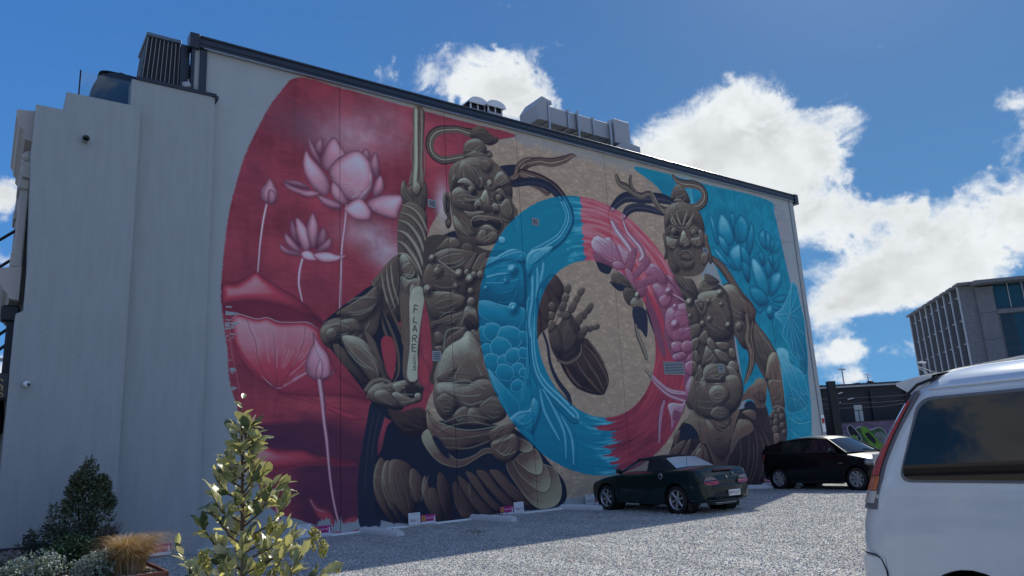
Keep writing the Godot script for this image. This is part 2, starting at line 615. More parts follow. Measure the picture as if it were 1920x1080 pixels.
# ---------------------------------------------------------------- the mural's paint, brushed shape by shape onto one image
const TW := 2048
const TH := 978
var cr := PackedFloat32Array()
var cg := PackedFloat32Array()
var cb := PackedFloat32Array()
var tone := PackedFloat32Array()     # how light the carved figures are, for the ring to recolour
var figure := PackedFloat32Array()
var pals := []
var brush: FastNoiseLite
const BR := 0
const BW := 1
const PE := 2
const LF := 3
const TL := 4
const BK := 5
const RD := 6
const TN := 7
const TB := 8
const PK := 9
const HL := 10

func shade(pal: int, v: float) -> Vector3:
	var p: Array = pals[pal]
	v = clampf(v, 0.0, 1.0) * 2.0
	return p[0].lerp(p[1], v) if v < 1.0 else p[1].lerp(p[2], v - 1.0)

func dab(i: int, c: Vector3, a: float, v: float, fig: int) -> void:
	cr[i] += (c.x - cr[i]) * a
	cg[i] += (c.y - cg[i]) * a
	cb[i] += (c.z - cb[i]) * a
	if fig: 
		tone[i] += (v - tone[i]) * a
		figure[i] += (1.0 - figure[i]) * a

# signed distance (inside positive) and direction to the edge, for every pixel of a closed outline
func outline(pts: Array, sub: int) -> PackedVector2Array:
	return spline(pv(pts), true, sub)

func puff(pts: Array, pal: int, v0: float, vg: float, ang: float, ve: float, r: float, sub: int) -> void:
	if ve < 0.5:
		v0 -= 0.03
		vg *= 1.3
		ve *= 0.45
		r *= 1.7
	fill(outline(pts, sub), pal, v0, vg, ang, ve, r, 1.2 if pal != LF else 5.1, 0 if pal == PE or pal == LF or pal == RD or pal == TL else 1)

	if ve < 0.3 and (pal == BR or pal == BW) and r > 9.0: folds(outline(pts, 2), pal, v0, r)

# creases that run along a carved form: a dark line with a light lip beside it
func folds(q: PackedVector2Array, pal: int, v0: float, r: float) -> void:
	var c := Vector2()
	for p in q: c += p
	c /= q.size()
	var far := Vector2()
	for p in q:
		if p.distance_to(c) > far.length(): far = p - c
	var axis := far.normalized()
	var across := axis.orthogonal()
	var wide := 0.0
	for p in q: wide = maxf(wide, absf((p - c).dot(across)))
	if wide < 7.0: return
	var count := clampi(int(wide / 6.5), 1, 4)
	for k in count:
		var o := (float(k) + 0.3 + 0.4 * rng.randf()) / count * 1.5 - 0.75
		var s0 := -0.45 - 0.25 * rng.randf() + 0.25 * absf(o)
		var s1 := 0.4 + 0.3 * rng.randf() - 0.25 * absf(o)
		var bow := wide * (0.14 + 0.3 * rng.randf()) * (1.0 if o > 0.0 else -1.0)
		var pts := []
		var lip := []
		for e in 5:
			var f := e / 4.0
			var along_ := lerpf(s0, s1, f) * far.length()
			var p := c + axis * along_ + across * (o * wide * (0.85 - 0.2 * absf(f - 0.5)) + bow * (0.5 - 2.0 * (f - 0.5) * (f - 0.5)))
			p += Vector2(rng.randf() - 0.5, rng.randf() - 0.5) * 1.5
			pts.append(p.x)
			pts.append(p.y)
			lip.append(p.x - 1.3)
			lip.append(p.y - 1.7)
		var w := clampf(wide * 0.10, 1.3, 3.2)
		ink(pts, w, pal, maxf(v0 - 0.42, 0.0), 0.5)
		ink(lip, w * 0.8, pal, minf(v0 + 0.26, 1.0), 0.34)

func flat(pts: Array, pal: int, v: float, sub: int, soft: float, fig: int) -> void:
	fill(outline(pts, sub), pal, v, 0.0, 0.0, v, 1.0, soft, fig)

func fill(q: PackedVector2Array, pal: int, v0: float, vg: float, ang: float, ve: float, r: float, soft: float, fig: int) -> void:
	var lo := q[0]
	var hi := q[0]
	for p in q:
		lo = lo.min(p)
		hi = hi.max(p)
	var mid := (lo + hi) * 0.5
	var dir := Vector2.from_angle(deg_to_rad(ang))
	var ext := maxf(1.0, (absf(dir.x) * (hi.x - lo.x) + absf(dir.y) * (hi.y - lo.y)) * 0.5)
	var n := q.size()
	var x0 := maxi(int(lo.x) - 3, 0)
	var x1 := mini(int(hi.x) + 4, TW - 1)
	var y0 := maxi(int(lo.y) - 3, 0)
	var y1 := mini(int(hi.y) + 4, TH - 1)
	r = minf(maxf(r, 2.0), 0.6 * minf(hi.x - lo.x, hi.y - lo.y) + 1.0)
	var ground_like := fig == 0 and r <= 2.0
	var halo := clampf(r * 0.7, 0.0, 10.0) if r > 2.0 else 0.0
	var gloom := shade(pal if pal != LF else RD, 0.0)
	x0 = maxi(x0 - int(halo), 0)
	y0 = maxi(y0 - int(halo), 0)
	x1 = mini(x1 + int(halo), TW - 1)
	y1 = mini(y1 + int(halo), TH - 1)
	# the distance to the outline, on a grid of every few pixels
	var span := minf(hi.x - lo.x, hi.y - lo.y)
	var st := 1 if span < 9.0 else 2 if span < 26.0 else 3 if span < 120.0 else 5
	var gw := (x1 - x0) / st + 2
	var gh := (y1 - y0) / st + 2
	var field := PackedFloat32Array()
	field.resize(gw * gh)
	for gy_ in gh:
		for gx_ in gw:
			var px := x0 + gx_ * st + 0.5
			var py := y0 + gy_ * st + 0.5
			var best := 1e9
			var inside := false
			var a := q[n - 1]
			for b in q:
				var ex := b.x - a.x
				var ey := b.y - a.y
				var wx := px - a.x
				var wy := py - a.y
				var h := clampf((wx * ex + wy * ey) / (ex * ex + ey * ey + 1e-6), 0.0, 1.0)
				var gx := wx - ex * h
				var gy := wy - ey * h
				var d := gx * gx + gy * gy
				if d < best: best = d
				if (a.y > py) != (b.y > py) and px < ex * wy / ey + a.x: inside = not inside
				a = b
			field[gy_ * gw + gx_] = sqrt(best) if inside else -sqrt(best)
	var inv := 1.0 / st
	for y in range(y0, y1 + 1):
		var fy := (y - y0) * inv
		var jy := int(fy)
		fy -= jy
		for x in range(x0, x1 + 1):
			var fx := (x - x0) * inv
			var jx := int(fx)
			fx -= jx
			var k := jy * gw + jx
			var d := (field[k] * (1.0 - fx) + field[k + 1] * fx) * (1.0 - fy) + (field[k + gw] * (1.0 - fx) + field[k + gw + 1] * fx) * fy
			if ground_like:
				d += 1.6 * brush.get_noise_2d(x * 3.0, y * 6.0) + 1.5 * brush.get_noise_2d(x * 0.3, y * 0.3)
			var al := clampf(0.5 + d / soft, 0.0, 1.0)
			if al <= 0.0:
				if d > -halo:
					var i := y * TW + x
					var e := 1.0 + d / halo
					# the shade a form throws lies to its lower right
					var ox := (field[k] - field[k + 1]) * inv
					var oy := (field[k] - field[k + gw]) * inv
					e *= clampf(0.35 + 0.5 * ox + 0.75 * oy, 0.05, 1.0)
					if fig == 1 and figure[i] > 0.5: dab(i, gloom, clampf(0.95 * e, 0.0, 0.8), 0.0, 1)
					elif fig == 0 and pal != TL and figure[i] < 0.5 and tone[i] > -0.5: dab(i, gloom, 0.45 * e * e, 0.0, 0)
					elif pal == TL: dab(i, gloom, 0.35 * e * e, 0.0, 0)
				continue
			var v := v0
			if r > 2.0:
				var t := clampf(d / r, 0.0, 1.0)
				t = t * (2.0 - t)
				var g := ((x - mid.x) * dir.x + (y - mid.y) * dir.y) / ext
				if ve < 0.5 and fig == 1:
					# a rounded form lit from the upper left, with a dark seam round it
					var nx := (field[k] - field[k + 1]) * inv
					var ny := (field[k] - field[k + gw]) * inv
					var lean := 1.0 - t
					var lit := 0.66 * sqrt(maxf(1.0 - lean * lean, 0.0)) + lean * (-0.46 * nx - 0.60 * ny)
					var seam := clampf(d / 2.6, 0.0, 1.0)
					v = (v0 + vg * g) * clampf(0.34 + 0.70 * lit, 0.04, 1.2) * lerpf(1.0, 0.25 + 0.75 * seam, clampf(0.45 + 0.5 * nx + 0.7 * ny, 0.0, 1.0))
					var grain := brush.get_noise_2d(x * 0.5 + 90.0, y * 0.5)
					v += (0.016 * sin(d * 0.75 + grain * 9.0) + 0.10 * grain) * clampf(d / 5.0, 0.0, 1.0)
				else:
					v = lerpf(ve, v0 + vg * g, t)
			v += 0.05 * brush.get_noise_2d(x * 0.6, y * 1.7)
			if fig == 0 and soft > 5.0 and tone[y * TW + x] < -0.5: continue
			dab(y * TW + x, shade(pal, v), al, v, fig)

func along(q: PackedVector2Array, ws: Array, reach: float, _unused := 0) -> void:
	var n := q.size()
	var lo := q[0]
	var hi := q[0]
	for p in q:
		lo = lo.min(p)
		hi = hi.max(p)
	var x0 := maxi(int(lo.x - reach) - 1, 0)
	var x1 := mini(int(hi.x + reach) + 2, TW - 1)
	var y0 := maxi(int(lo.y - reach) - 1, 0)
	var y1 := mini(int(hi.y + reach) + 2, TH - 1)
	var st := 2 if reach > 3.0 else 1
	var gw := (x1 - x0) / st + 2
	var gh := (y1 - y0) / st + 2
	var far := PackedFloat32Array()
	var pos := PackedFloat32Array()
	far.resize(gw * gh)
	pos.resize(gw * gh)
	for gy_ in gh:
		for gx_ in gw:
			var px := x0 + gx_ * st + 0.5
			var py := y0 + gy_ * st + 0.5
			var best := 1e9
			var at := 0.0
			var side := 1.0
			for i in n - 1:
				var a := q[i]
				var b := q[i + 1]
				var ex := b.x - a.x
				var ey := b.y - a.y
				var wx := px - a.x
				var wy := py - a.y
				var h := clampf((wx * ex + wy * ey) / (ex * ex + ey * ey + 1e-6), 0.0, 1.0)
				var gx := wx - ex * h
				var gy := wy - ey * h
				var d := gx * gx + gy * gy
				if d < best:
					best = d
					at = (i + h) / (n - 1)
					side = 1.0 if ex * wy - ey * wx > 0.0 else -1.0
			far[gy_ * gw + gx_] = sqrt(best) * side
			pos[gy_ * gw + gx_] = at
	var inv := 1.0 / st
	var top := ws.size() - 1
	for y in range(y0, y1 + 1):
		var fy := (y - y0) * inv
		var jy := int(fy)
		fy -= jy
		for x in range(x0, x1 + 1):
			var fx := (x - x0) * inv
			var jx := int(fx)
			fx -= jx
			var k := jy * gw + jx
			var d := (far[k] * (1.0 - fx) + far[k + 1] * fx) * (1.0 - fy) + (far[k + gw] * (1.0 - fx) + far[k + gw + 1] * fx) * fy
			var s00 := absf(far[k])
			if s00 > reach + 4.0: continue
			# the sign of the offset jumps past the ends of a stroke
			if far[k] * far[k + gw + 1] < 0.0 and s00 + absf(far[k + gw + 1]) > 4.0 * st: d = far[k]
			if absf(d) > reach: continue
			var at := pos[k]
			var f := at * top
			var j := mini(int(f), maxi(top - 1, 0))
			var w: float = lerpf(ws[j], ws[mini(j + 1, top)], f - j)
			paint_rib(y * TW + x, x + 0.5, y + 0.5, d, w, at)

var rp := {}
func paint_rib(i: int, px: float, py: float, d: float, w: float, at: float) -> void:
	var al := clampf(0.5 + (w - absf(d)) / 1.4, 0.0, 1.0)
	if al <= 0.0: return
	if rp.line:
		al = clampf((w - absf(d)) / maxf(w * 0.6, 1.0) , 0.0, 1.0) * rp.a * clampf(minf(at, 1.0 - at) * 7.0 + 0.25, 0.0, 1.0)
		dab(i, rp.c, al, rp.v0, rp.fig)
		return
	var t := clampf(d / maxf(w, 0.5), -1.0, 1.0)
	var v: float = lerpf(rp.v0, rp.ve, t * t) + rp.tilt * t
	if rp.tex > 0:
		v += 0.22 * sin(t * PI * rp.tex + 0.6) * (1.0 - t * t)
	v += 0.05 * brush.get_noise_2d(px * 0.6, py * 1.7)
	dab(i, shade(rp.pal, v), al, v, rp.fig)

func rib(pts: Array, ws: Array, pal: int, v0: float, ve: float, tilt: float, tex: int) -> void:
	var m := 0.0
	var w2 := []
	for w in ws:
		w2.append(w)
		m = maxf(m, w)
	rp = {"line": false, "pal": pal, "v0": v0, "ve": ve, "tilt": tilt, "tex": tex, "fig": 0 if pal == PE or pal == LF or pal == RD or pal == TL else 1}
	along(spline(pv(pts), false, 4), w2, m + 1.5)

func ink(pts: Array, w: float, pal: int, v: float, a: float) -> void:
	rp = {"line": true, "c": shade(pal, v), "v0": v, "a": a, "fig": 0 if pal == PE or pal == LF or pal == RD or pal == TL else 1}
	along(spline(pv(pts), false, 4), [w], w + 1.0)

func air(x: float, y: float, rx: float, ry: float, rot: float, pal: int, v: float, a: float) -> void:
	var c := shade(pal, v)
	for yy in range(maxi(int(y - ry * 1.6), 0), mini(int(y + ry * 1.6) + 1, TH - 1)):
		for xx in range(maxi(int(x - rx * 1.6), 0), mini(int(x + rx * 1.6) + 1, TW - 1)):
			var i := yy * TW + xx
			if figure[i] > 0.5 or tone[i] < -0.5: continue
			var dx := (xx - x) / rx
			var dy := (yy - y) / ry
			var q := dx * dx + dy * dy + 0.5 * brush.get_noise_2d(xx * 0.35, yy * 0.35)
			var k := a * exp(-1.6 * maxf(q, 0.0)) * (0.85 + 0.4 * brush.get_noise_2d(xx * 1.2 + 400.0, yy * 1.2))
			if k > 0.01: dab(i, c, clampf(k, 0.0, 1.0), 0.0, 0)

func streaks(pts: Array, count: int, pal: int, v: float, a: float, w: float) -> void:
	# dry-brush hairs that run from the foot of a shape to its rim, inside an outline
	var q := pv(pts)
	var foot := q[q.size() - 2]
	for k in count:
		var f := float(k) / count * (q.size() - 1)
		var i := mini(int(f), q.size() - 2)
		var e := q[i].lerp(q[i + 1], f - i)
		var s := foot.lerp(e, 0.25 + 0.35 * rng.randf())
		var t := foot.lerp(e, 0.6 + 0.34 * rng.randf())
		var bend := (t - s).orthogonal() * 0.08 * (rng.randf() - 0.5)
		var m := (s + t) * 0.5 + bend
		ink([s.x, s.y, m.x, m.y, t.x, t.y], w * (0.4 + 0.5 * rng.randf()), pal, v + 0.2 * (rng.randf() - 0.5), a * (0.5 + 0.5 * rng.randf()))

func ground() -> void:
	# bare plaster where no paint is (tone -1), tan paint elsewhere
	var f := FastNoiseLite.new()
	f.seed = 40
	f.frequency = 0.012
	f.fractal_octaves = 5
	var wash := FastNoiseLite.new()
	wash.seed = 44
	wash.frequency = 0.02
	wash.fractal_octaves = 4
	for y in TH:
		for x in TW:
			var i := y * TW + x
			var n := f.get_noise_2d(x, y)
			var c := Vector3(0.40, 0.425, 0.42) * (1.0 + 0.05 * n + 0.06 * f.get_noise_2d(x * 1.6 + 300.0, y * 0.22))
			var a := 0.0
			var q := wash.get_noise_2d(x * 1.0, y * 2.2)
			var q2 := wash.get_noise_2d(x * 2.6, y * 5.0 + 500.0)
			# tan starts under the eaves, worn there, and ends above the footing
			var top := clampf((y - 24.0 + 16.0 * q) / 26.0, 0.0, 1.0)
			if x > 480 and x < 1500:
				a = (0.35 + 0.65 * top) * clampf((955.0 - y + 14.0 * q2) / 3.0, 0.0, 1.0)
			if a > 0.0:
				var v := 0.42 + 0.55 * q2 * clampf(q + 0.45, 0.0, 1.0) + 0.3 * q
				c = c.lerp(shade(TN, v), a)
			cr[i] = c.x
			cg[i] = c.y
			cb[i] = c.z
			tone[i] = 0.0 if a > 0.2 else -1.0

func rough_red() -> void:
	# broad roller marks and drips over the red ground
	for y in TH:
		for x in 640:
			var i := y * TW + x
			if cr[i] > cg[i] * 2.2:
				var a := brush.get_noise_2d(x * 0.25, y * 0.25)
				var b := brush.get_noise_2d(x * 0.9, y * 4.0)
				var c := brush.get_noise_2d(x * 3.0, y * 0.35 + 90.0)
				var k := 1.0 + 0.5 * a + 0.2 * b + 0.16 * c
				cr[i] *= k
				cg[i] *= k
				cb[i] *= k
				tone[i] = 0.0

func ragged() -> void:
	# the bare, brushed edge on the left and along the foot of the wall
	for y in TH:
		for x in 700:
			var i := y * TW + x
			if tone[i] < -0.5: continue
			var q := brush.get_noise_2d(x * 0.6, y * 2.6)
			var edge := 0.0
			if y > 520 and y < 790: edge = 97.0 + 8.0 * brush.get_noise_2d(7.0, y * 0.6) + 26.0 * maxf(q, 0.0)
			var foot := 955.0 - 18.0 * brush.get_noise_2d(x * 1.5, 3.0) - 20.0 * maxf(0.0, brush.get_noise_2d(x * 6.0, y * 0.5))
			if (x < edge and q > 0.12 and x > 84) or y > foot:
				cr[i] = 0.40
				cg[i] = 0.425
				cb[i] = 0.42

func rough_teal() -> void:
	for y in TH:
		for x in range(1500, TW):
			var i := y * TW + x
			if cb[i] > cr[i] * 2.5:
				var b := brush.get_noise_2d(x * 1.5 + y * 0.8, y * 0.8 - x * 0.3)
				var k := 1.0 + 0.28 * b + 0.2 * brush.get_noise_2d(x * 0.3, y * 0.3)
				cr[i] *= k
				cg[i] *= k
				cb[i] *= k

func stripes() -> void:
	# loose leaf strokes low on the right
	for k in 60:
		var x := 1905.0 + 70.0 * rng.randf()
		var y := 560.0 + 330.0 * rng.randf()
		var i := int(y) * TW + int(x)
		if figure[i] > 0.4 or cb[i] < cr[i] * 2.0: continue
		ink([x - 14, y - 6, x, y + 2, x + 14, y + 12 * rng.randf()], 2.0, TL, 0.3 + 0.5 * rng.randf(), 0.4)

func ring(x0: float, y0: float, r0: float, x1: float, y1: float, r1: float, xs: float, xb: float) -> void:
	for y in range(int(y0 - r0) - 6, int(y0 + r0) + 6):
		for x in range(int(x0 - r0) - 6, int(x0 + r0) + 6):
			if y < 0 or y >= TH: continue
			var d0 := r0 - Vector2(x - x0, y - y0).length() + 1.6 * brush.get_noise_2d(x * 2.0, y * 2.0)
			var d1 := Vector2(x - x1, y - y1).length() - r1
			var a := clampf(minf(d0, d1) + 0.5, 0.0, 1.0)
			if a <= 0.0: continue
			var i := y * TW + x
			var f := figure[i]
			var v := tone[i]
			# brush marks that follow the ring round
			var th := atan2(y - y0, x - x0)
			var rad := Vector2(x - x0, y - y0).length()
			var m := brush.get_noise_2d(th * 90.0, rad * 3.2)
			var low := y > y0
			var split := xs + 16.0 * brush.get_noise_2d(3.0, y * 2.4) if not low else xb + 90.0 * brush.get_noise_2d(th * 22.0, rad * 2.6) + (rad - r1) * 0.22
			var c: Vector3
			if x < split:
				var g := shade(TB, 0.38 + 0.5 * m * clampf((x - x0) / r0 * 1.2 + 0.6, 0.15, 1.0) + (0.3 if absf(split - x) < 60.0 else 0.0) * maxf(m + 0.3, 0.0))
				c = g.lerp(shade(TL, 0.02 + v * 1.12), f)
			else:
				var up := clampf(0.5 - (y - y0) / r0 * 0.75, 0.0, 1.0)
				var g := shade(LF, 0.26 + 0.34 * up + 0.26 * m)
				c = g.lerp(shade(PK, 0.02 + v * 1.12), f * 0.92)
			cr[i] += (c.x - cr[i]) * a
			cg[i] += (c.y - cg[i]) * a
			cb[i] += (c.z - cb[i]) * a

func make_mural() -> StandardMaterial3D:
	for p in [cr, cg, cb, tone, figure]: p.resize(TW * TH)
	cr.resize(TW * TH)
	cg.resize(TW * TH)
	cb.resize(TW * TH)
	tone.resize(TW * TH)
	figure.resize(TW * TH)
	brush = FastNoiseLite.new()
	brush.seed = 2
	brush.frequency = 0.02
	brush.fractal_octaves = 4
	brush.fractal_gain = 0.6
	pals = [
		[Vector3(0.025, 0.021, 0.032), Vector3(0.255, 0.173, 0.121), Vector3(0.900, 0.900, 0.610)],
		[Vector3(0.029, 0.019, 0.029), Vector3(0.255, 0.143, 0.104), Vector3(0.900, 0.872, 0.504)],
		[Vector3(0.154, 0.033, 0.071), Vector3(0.900, 0.388, 0.432), Vector3(0.900, 0.900, 0.900)],
		[Vector3(0.143, 0.025, 0.051), Vector3(0.728, 0.094, 0.128), Vector3(0.900, 0.618, 0.601)],
		[Vector3(0.005, 0.087, 0.169), Vector3(0.013, 0.355, 0.480), Vector3(0.407, 0.900, 0.900)],
		[Vector3(0.018, 0.025, 0.051), Vector3(0.043, 0.046, 0.076), Vector3(0.188, 0.153, 0.169)],
		[Vector3(0.123, 0.037, 0.076), Vector3(0.509, 0.074, 0.094), Vector3(0.900, 0.134, 0.152)],
		[Vector3(0.407, 0.288, 0.197), Vector3(0.589, 0.413, 0.271), Vector3(0.900, 0.651, 0.388)],
		[Vector3(0.006, 0.163, 0.260), Vector3(0.011, 0.355, 0.464), Vector3(0.285, 0.900, 0.900)],
		[Vector3(0.133, 0.037, 0.076), Vector3(0.531, 0.184, 0.260), Vector3(0.900, 0.807, 0.781)],
		[Vector3(0.029, 0.029, 0.039), Vector3(0.446, 0.340, 0.260), Vector3(0.900, 0.900, 0.900)],
	]

	paint()
	var out := PackedByteArray()
	out.resize(TW * TH * 3)
	for i in TW * TH:
		var k := 0.98 + 0.04 * fposmod(sin(float(i % 9973) * 78.233) * 43758.5453, 1.0)
		out[i * 3] = int(clampf(pow(maxf(cr[i] * k, 0.0), 0.4167) * 1.055 - 0.055, 0.0, 1.0) * 255.0)
		out[i * 3 + 1] = int(clampf(pow(maxf(cg[i] * k, 0.0), 0.4167) * 1.055 - 0.055, 0.0, 1.0) * 255.0)
		out[i * 3 + 2] = int(clampf(pow(maxf(cb[i] * k, 0.0), 0.4167) * 1.055 - 0.055, 0.0, 1.0) * 255.0)
	var m := mat(1, 1, 1, 0.85)
	m.albedo_texture = ImageTexture.create_from_image(Image.create_from_data(TW, TH, false, Image.FORMAT_RGB8, out))
	m.texture_repeat = false
	return m

func paint() -> void:
	ground()
	flat([223,12,321,11,505,16,664,16,811,19,702,63,637,123,590,232,531,340,526,484,562,655,518,726,460,980,376,969,319,974,233,942,176,913,139,823,112,728,97,678,91,622,81,561,76,514,77,445,82,379,92,306,114,215,152,114,186,51], RD, 0.42, 6, 2.5, 0)
	rough_red()
	air(321, 122, 125, 51, 0, PE, 0.72, 0.55)
	air(426, 79, 99, 67, 0, PE, 0.62, 0.4)
	air(383, 350, 72, 43, 0, PE, 0.75, 0.65)
	air(427, 394, 53, 37, 0, PE, 0.85, 0.6)
	air(577, 244, 21, 61, 0, PE, 0.9, 0.75)
	air(555, 139, 33, 82, 0, RD, 0.95, 0.6)
	air(224, 119, 85, 74, 0, RD, 0.1, 0.6)
	air(136, 258, 44, 80, 0, RD, 0.12, 0.45)
	air(226, 348, 70, 69, 0, RD, 0.08, 0.35)
	air(131, 472, 53, 65, 0, RD, 0.1, 0.4)
	air(272, 281, 73, 36, 0, RD, 0.9, 0.4)
	air(183, 411, 44, 45, 0, RD, 0.85, 0.4)
	air(394, 495, 78, 59, 0, RD, 0.8, 0.4)
	air(273, 481, 71, 45, 0, RD, 0.12, 0.5)
	air(263, 724, 80, 32, 0, RD, 1.0, 0.6)
	air(135, 652, 41, 61, 0, RD, 0.2, 0.7)
	air(345, 404, 50, 71, 0, RD, 0.75, 0.4)
	air(263, 777, 79, 42, 0, RD, 0.05, 0.75)
	air(253, 869, 100, 60, 0, RD, 0.12, 0.8)
	air(319, 925, 69, 31, 0, RD, 0.5, 0.4)
	air(499, 487, 28, 146, 0, RD, 0.85, 0.3)
	flat([1249,22,1511,22,1897,21,1930,67,1944,143,1966,295,1993,407,2003,538,1993,666,1988,737,1973,808,1955,868,1917,912,1788,944,1705,947,1642,735,1629,535,1588,332,1488,169,1392,122,1338,71], TB, 0.42, 6, 2.5, 0)
	air(1589, 27, 156, 57, 0, TB, 0.85, 0.6)
	air(1613, 115, 142, 122, 0, TB, 1.0, 1.0)
	air(1580, 227, 110, 125, 0, TB, 0.8, 0.6)
	air(1382, 63, 75, 36, 0, TB, 0.05, 0.5)
	air(1979, 99, 100, 180, 0, TB, 0.12, 0.5)
	air(1745, 495, 116, 105, 0, TB, 0.35, 0.5)
	air(1642, 602, 54, 100, 0, TB, 0.75, 0.5)
	air(1868, 719, 121, 102, 0, TB, 0.6, 0.5)
	air(1828, 234, 124, 151, 0, TB, 0.3, 0.5)
	rough_teal()
	rib([333,289,329,335,322,387,320,436,318,490,317,529], [3.0,3.0,3.0,3.0], PE, 0.6, 0.25, 0.1, 1)
	rib([159,316,153,351,148,398,146,431,144,466], [2.3,2.3,1.8,1.4], PE, 0.75, 0.3, 0.1, 1)
	rib([235,424,230,446,228,474,232,497,237,518], [2.8,2.8,2.3,1.4], PE, 0.72, 0.3, 0.1, 1)
	puff([244,143,254,159,269,182,276,211,262,199,248,176], PE, 0.5, 0.3, -90, 0.12, 10.1, 5)
	puff([273,142,279,164,272,191,259,168], PE, 0.35, 0.3, -90, 0.12, 10.2, 5)
	puff([305,135,320,153,333,174,313,199,290,219,276,206,278,180,289,151], PE, 0.55, 0.25, -70, 0.12, 10.4, 4)
	puff([382,145,390,162,381,180,368,161], PE, 0.35, 0.3, -90, 0.12, 10.9, 5)
	puff([403,150,412,180,410,207,397,209,388,184], PE, 0.45, 0.3, -90, 0.12, 10.9, 5)
	puff([240,180,252,193,272,212,290,235,295,259,282,277,257,263,240,239,233,209], PE, 0.66, 0.35, -120, 0.12, 10.0, 4)
	puff([355,155,382,167,395,194,396,231,380,266,354,280,318,271,297,238,292,213,313,183], PE, 0.62, 0.3, -80, 0.1, 13.7, 4)
	streaks([355,156,313,194,312,256,354,280,392,232,387,179], 26, PE, 0.85, 0.5, 3)
	puff([414,204,422,216,422,237,405,259,394,253,400,225], PE, 0.6, 0.3, -90, 0.12, 10.9, 5)
	puff([191,259,209,264,233,270,257,268,272,273,248,285,224,281,200,273], PE, 0.78, 0.2, -60, 0.12, 9.8, 4)
	puff([191,259,219,252,243,258,249,267,223,267], PE, 0.25, 0.3, -90, 0.12, 9.8, 5)
	puff([267,277,292,280,320,288,320,299,302,304,277,295], PE, 0.55, 0.3, -90, 0.12, 10.1, 5)
	puff([302,240,320,252,333,273,336,286,318,289,300,274,296,254], PE, 0.6, 0.3, -130, 0.12, 10.3, 5)
	puff([472,246,435,247,402,258,380,276,396,295,434,305,457,300,460,285], PE, 0.66, 0.3, -70, 0.12, 12.0, 4)
	streaks([469,251,408,258,386,278,402,294,457,296], 16, PE, 0.9, 0.45, 2)
	puff([360,269,380,279,391,298,383,315,354,318,333,307,328,295], PE, 0.82, 0.2, -120, 0.3, 9.4, 5)
	ink([385,304,412,300,440,303], 1.0, BK, 0.2, 0.6)
	puff([164,257,174,270,181,289,177,306,161,312,148,306,146,287,155,271], PE, 0.62, 0.25, -70, 0.12, 9.4, 4)
	puff([163,282,177,289,175,309,161,312], PE, 0.45, 0.2, -60, 0.1, 5.6, 5)
	ink([164,257,155,283,152,294,159,302], 1.0, PE, 0.1, 0.7)
	puff([210,340,220,356,227,379,234,397,220,394,208,369], PE, 0.32, 0.3, -90, 0.12, 9.5, 5)
	puff([277,349,288,361,285,386,268,400,261,389], PE, 0.3, 0.3, -90, 0.12, 9.8, 5)
	puff([220,335,236,344,251,366,253,395,241,406,230,393,221,365], PE, 0.7, 0.3, -110, 0.12, 9.6, 5)
	puff([255,319,267,339,268,364,261,394,251,390,243,357], PE, 0.6, 0.3, -70, 0.12, 9.7, 5)
	puff([197,371,211,381,227,398,232,410,216,407,199,392], PE, 0.66, 0.3, -90, 0.12, 9.4, 5)
	puff([297,368,295,390,278,402,263,404,273,388], PE, 0.5, 0.3, -90, 0.12, 9.8, 5)
	puff([188,396,206,405,230,410,232,416,206,417,190,410], PE, 0.55, 0.3, -90, 0.12, 9.4, 5)
	puff([232,410,249,403,266,418,258,424,239,422], PE, 0.85, 0.1, -90, 0.4, 4.8, 5)
	puff([258,409,287,401,312,405,332,404,312,418,283,425,266,420], PE, 0.82, 0.2, -80, 0.2, 5.9, 5)
	flat([79,546,69,494,85,488,110,481,123,473,142,460,162,476,185,488,217,504,254,529,283,555,269,565,227,554,168,560,125,551], LF, 0.12, 5, 6, 0)
	puff([78,493,102,487,123,473,140,460,160,472,185,486,226,506,259,533,283,558,254,550,203,528,146,519,95,525,79,528], LF, 0.5, 0.45, -110, 0.15, 11.6, 4)
	puff([94,560,108,547,125,550,146,554,164,550,186,558,213,557,245,555,269,568,278,588,312,656,341,679,381,707,376,716,312,707,251,707,193,701,185,694,153,677,123,647,104,613], LF, 0.55, 0.3, -100, 0.2, 9.9, 4)
	streaks([108,552,173,553,259,561,293,634,206,689,184,691,132,647], 40, PE, 0.62, 0.4, 3)
	ink([125,554,132,577,143,599,148,633,164,668,185,694], 1.0, LF, 0.02, 0.75)
	ink([177,575,180,624,185,659,186,694], 1.0, LF, 0.02, 0.75)
	ink([243,558,236,608,214,654,188,693], 1.0, LF, 0.02, 0.75)
	ink([312,647,260,687,206,700,188,700], 1.0, LF, 0.02, 0.75)
	ink([105,605,127,638,158,672,184,694], 1.0, LF, 0.02, 0.75)
	ink([376,716,302,720,246,711,193,703], 1.0, LF, 0.02, 0.75)
	ink([95,560,109,548,125,551,146,555,165,551,186,558,213,558,247,556,269,568], 1.0, PE, 0.95, 0.9)
	ink([94,575,97,614,105,648,116,698], 1.3, LF, 0.75, 0.35)
	rib([186,700,183,719,181,741], [1.7,1.7,1.3], LF, 0.35, 0.1, 0.2, 0)
	puff([193,702,237,707,283,720,331,738,375,753,341,754,312,743,274,724,237,713], LF, 0.6, 0.2, -90, 0.2, 3.7, 4)
	flat([110,756,172,758,247,759,312,774,350,797,331,819,274,827,216,814,152,803,119,810], RD, 0.02, 5, 10, 0)
	puff([144,807,164,801,194,810,238,811,261,820,284,831,316,831,350,843,312,844,256,839,208,845,165,845,144,831], LF, 0.52, 0.35, -100, 0.12, 9.5, 4)
	ink([195,826,212,818,229,814], 1.0, LF, 0.05, 0.5)
	ink([230,836,247,828,261,822], 1.0, LF, 0.05, 0.5)
	ink([256,835,274,830,284,830], 1.0, LF, 0.05, 0.5)
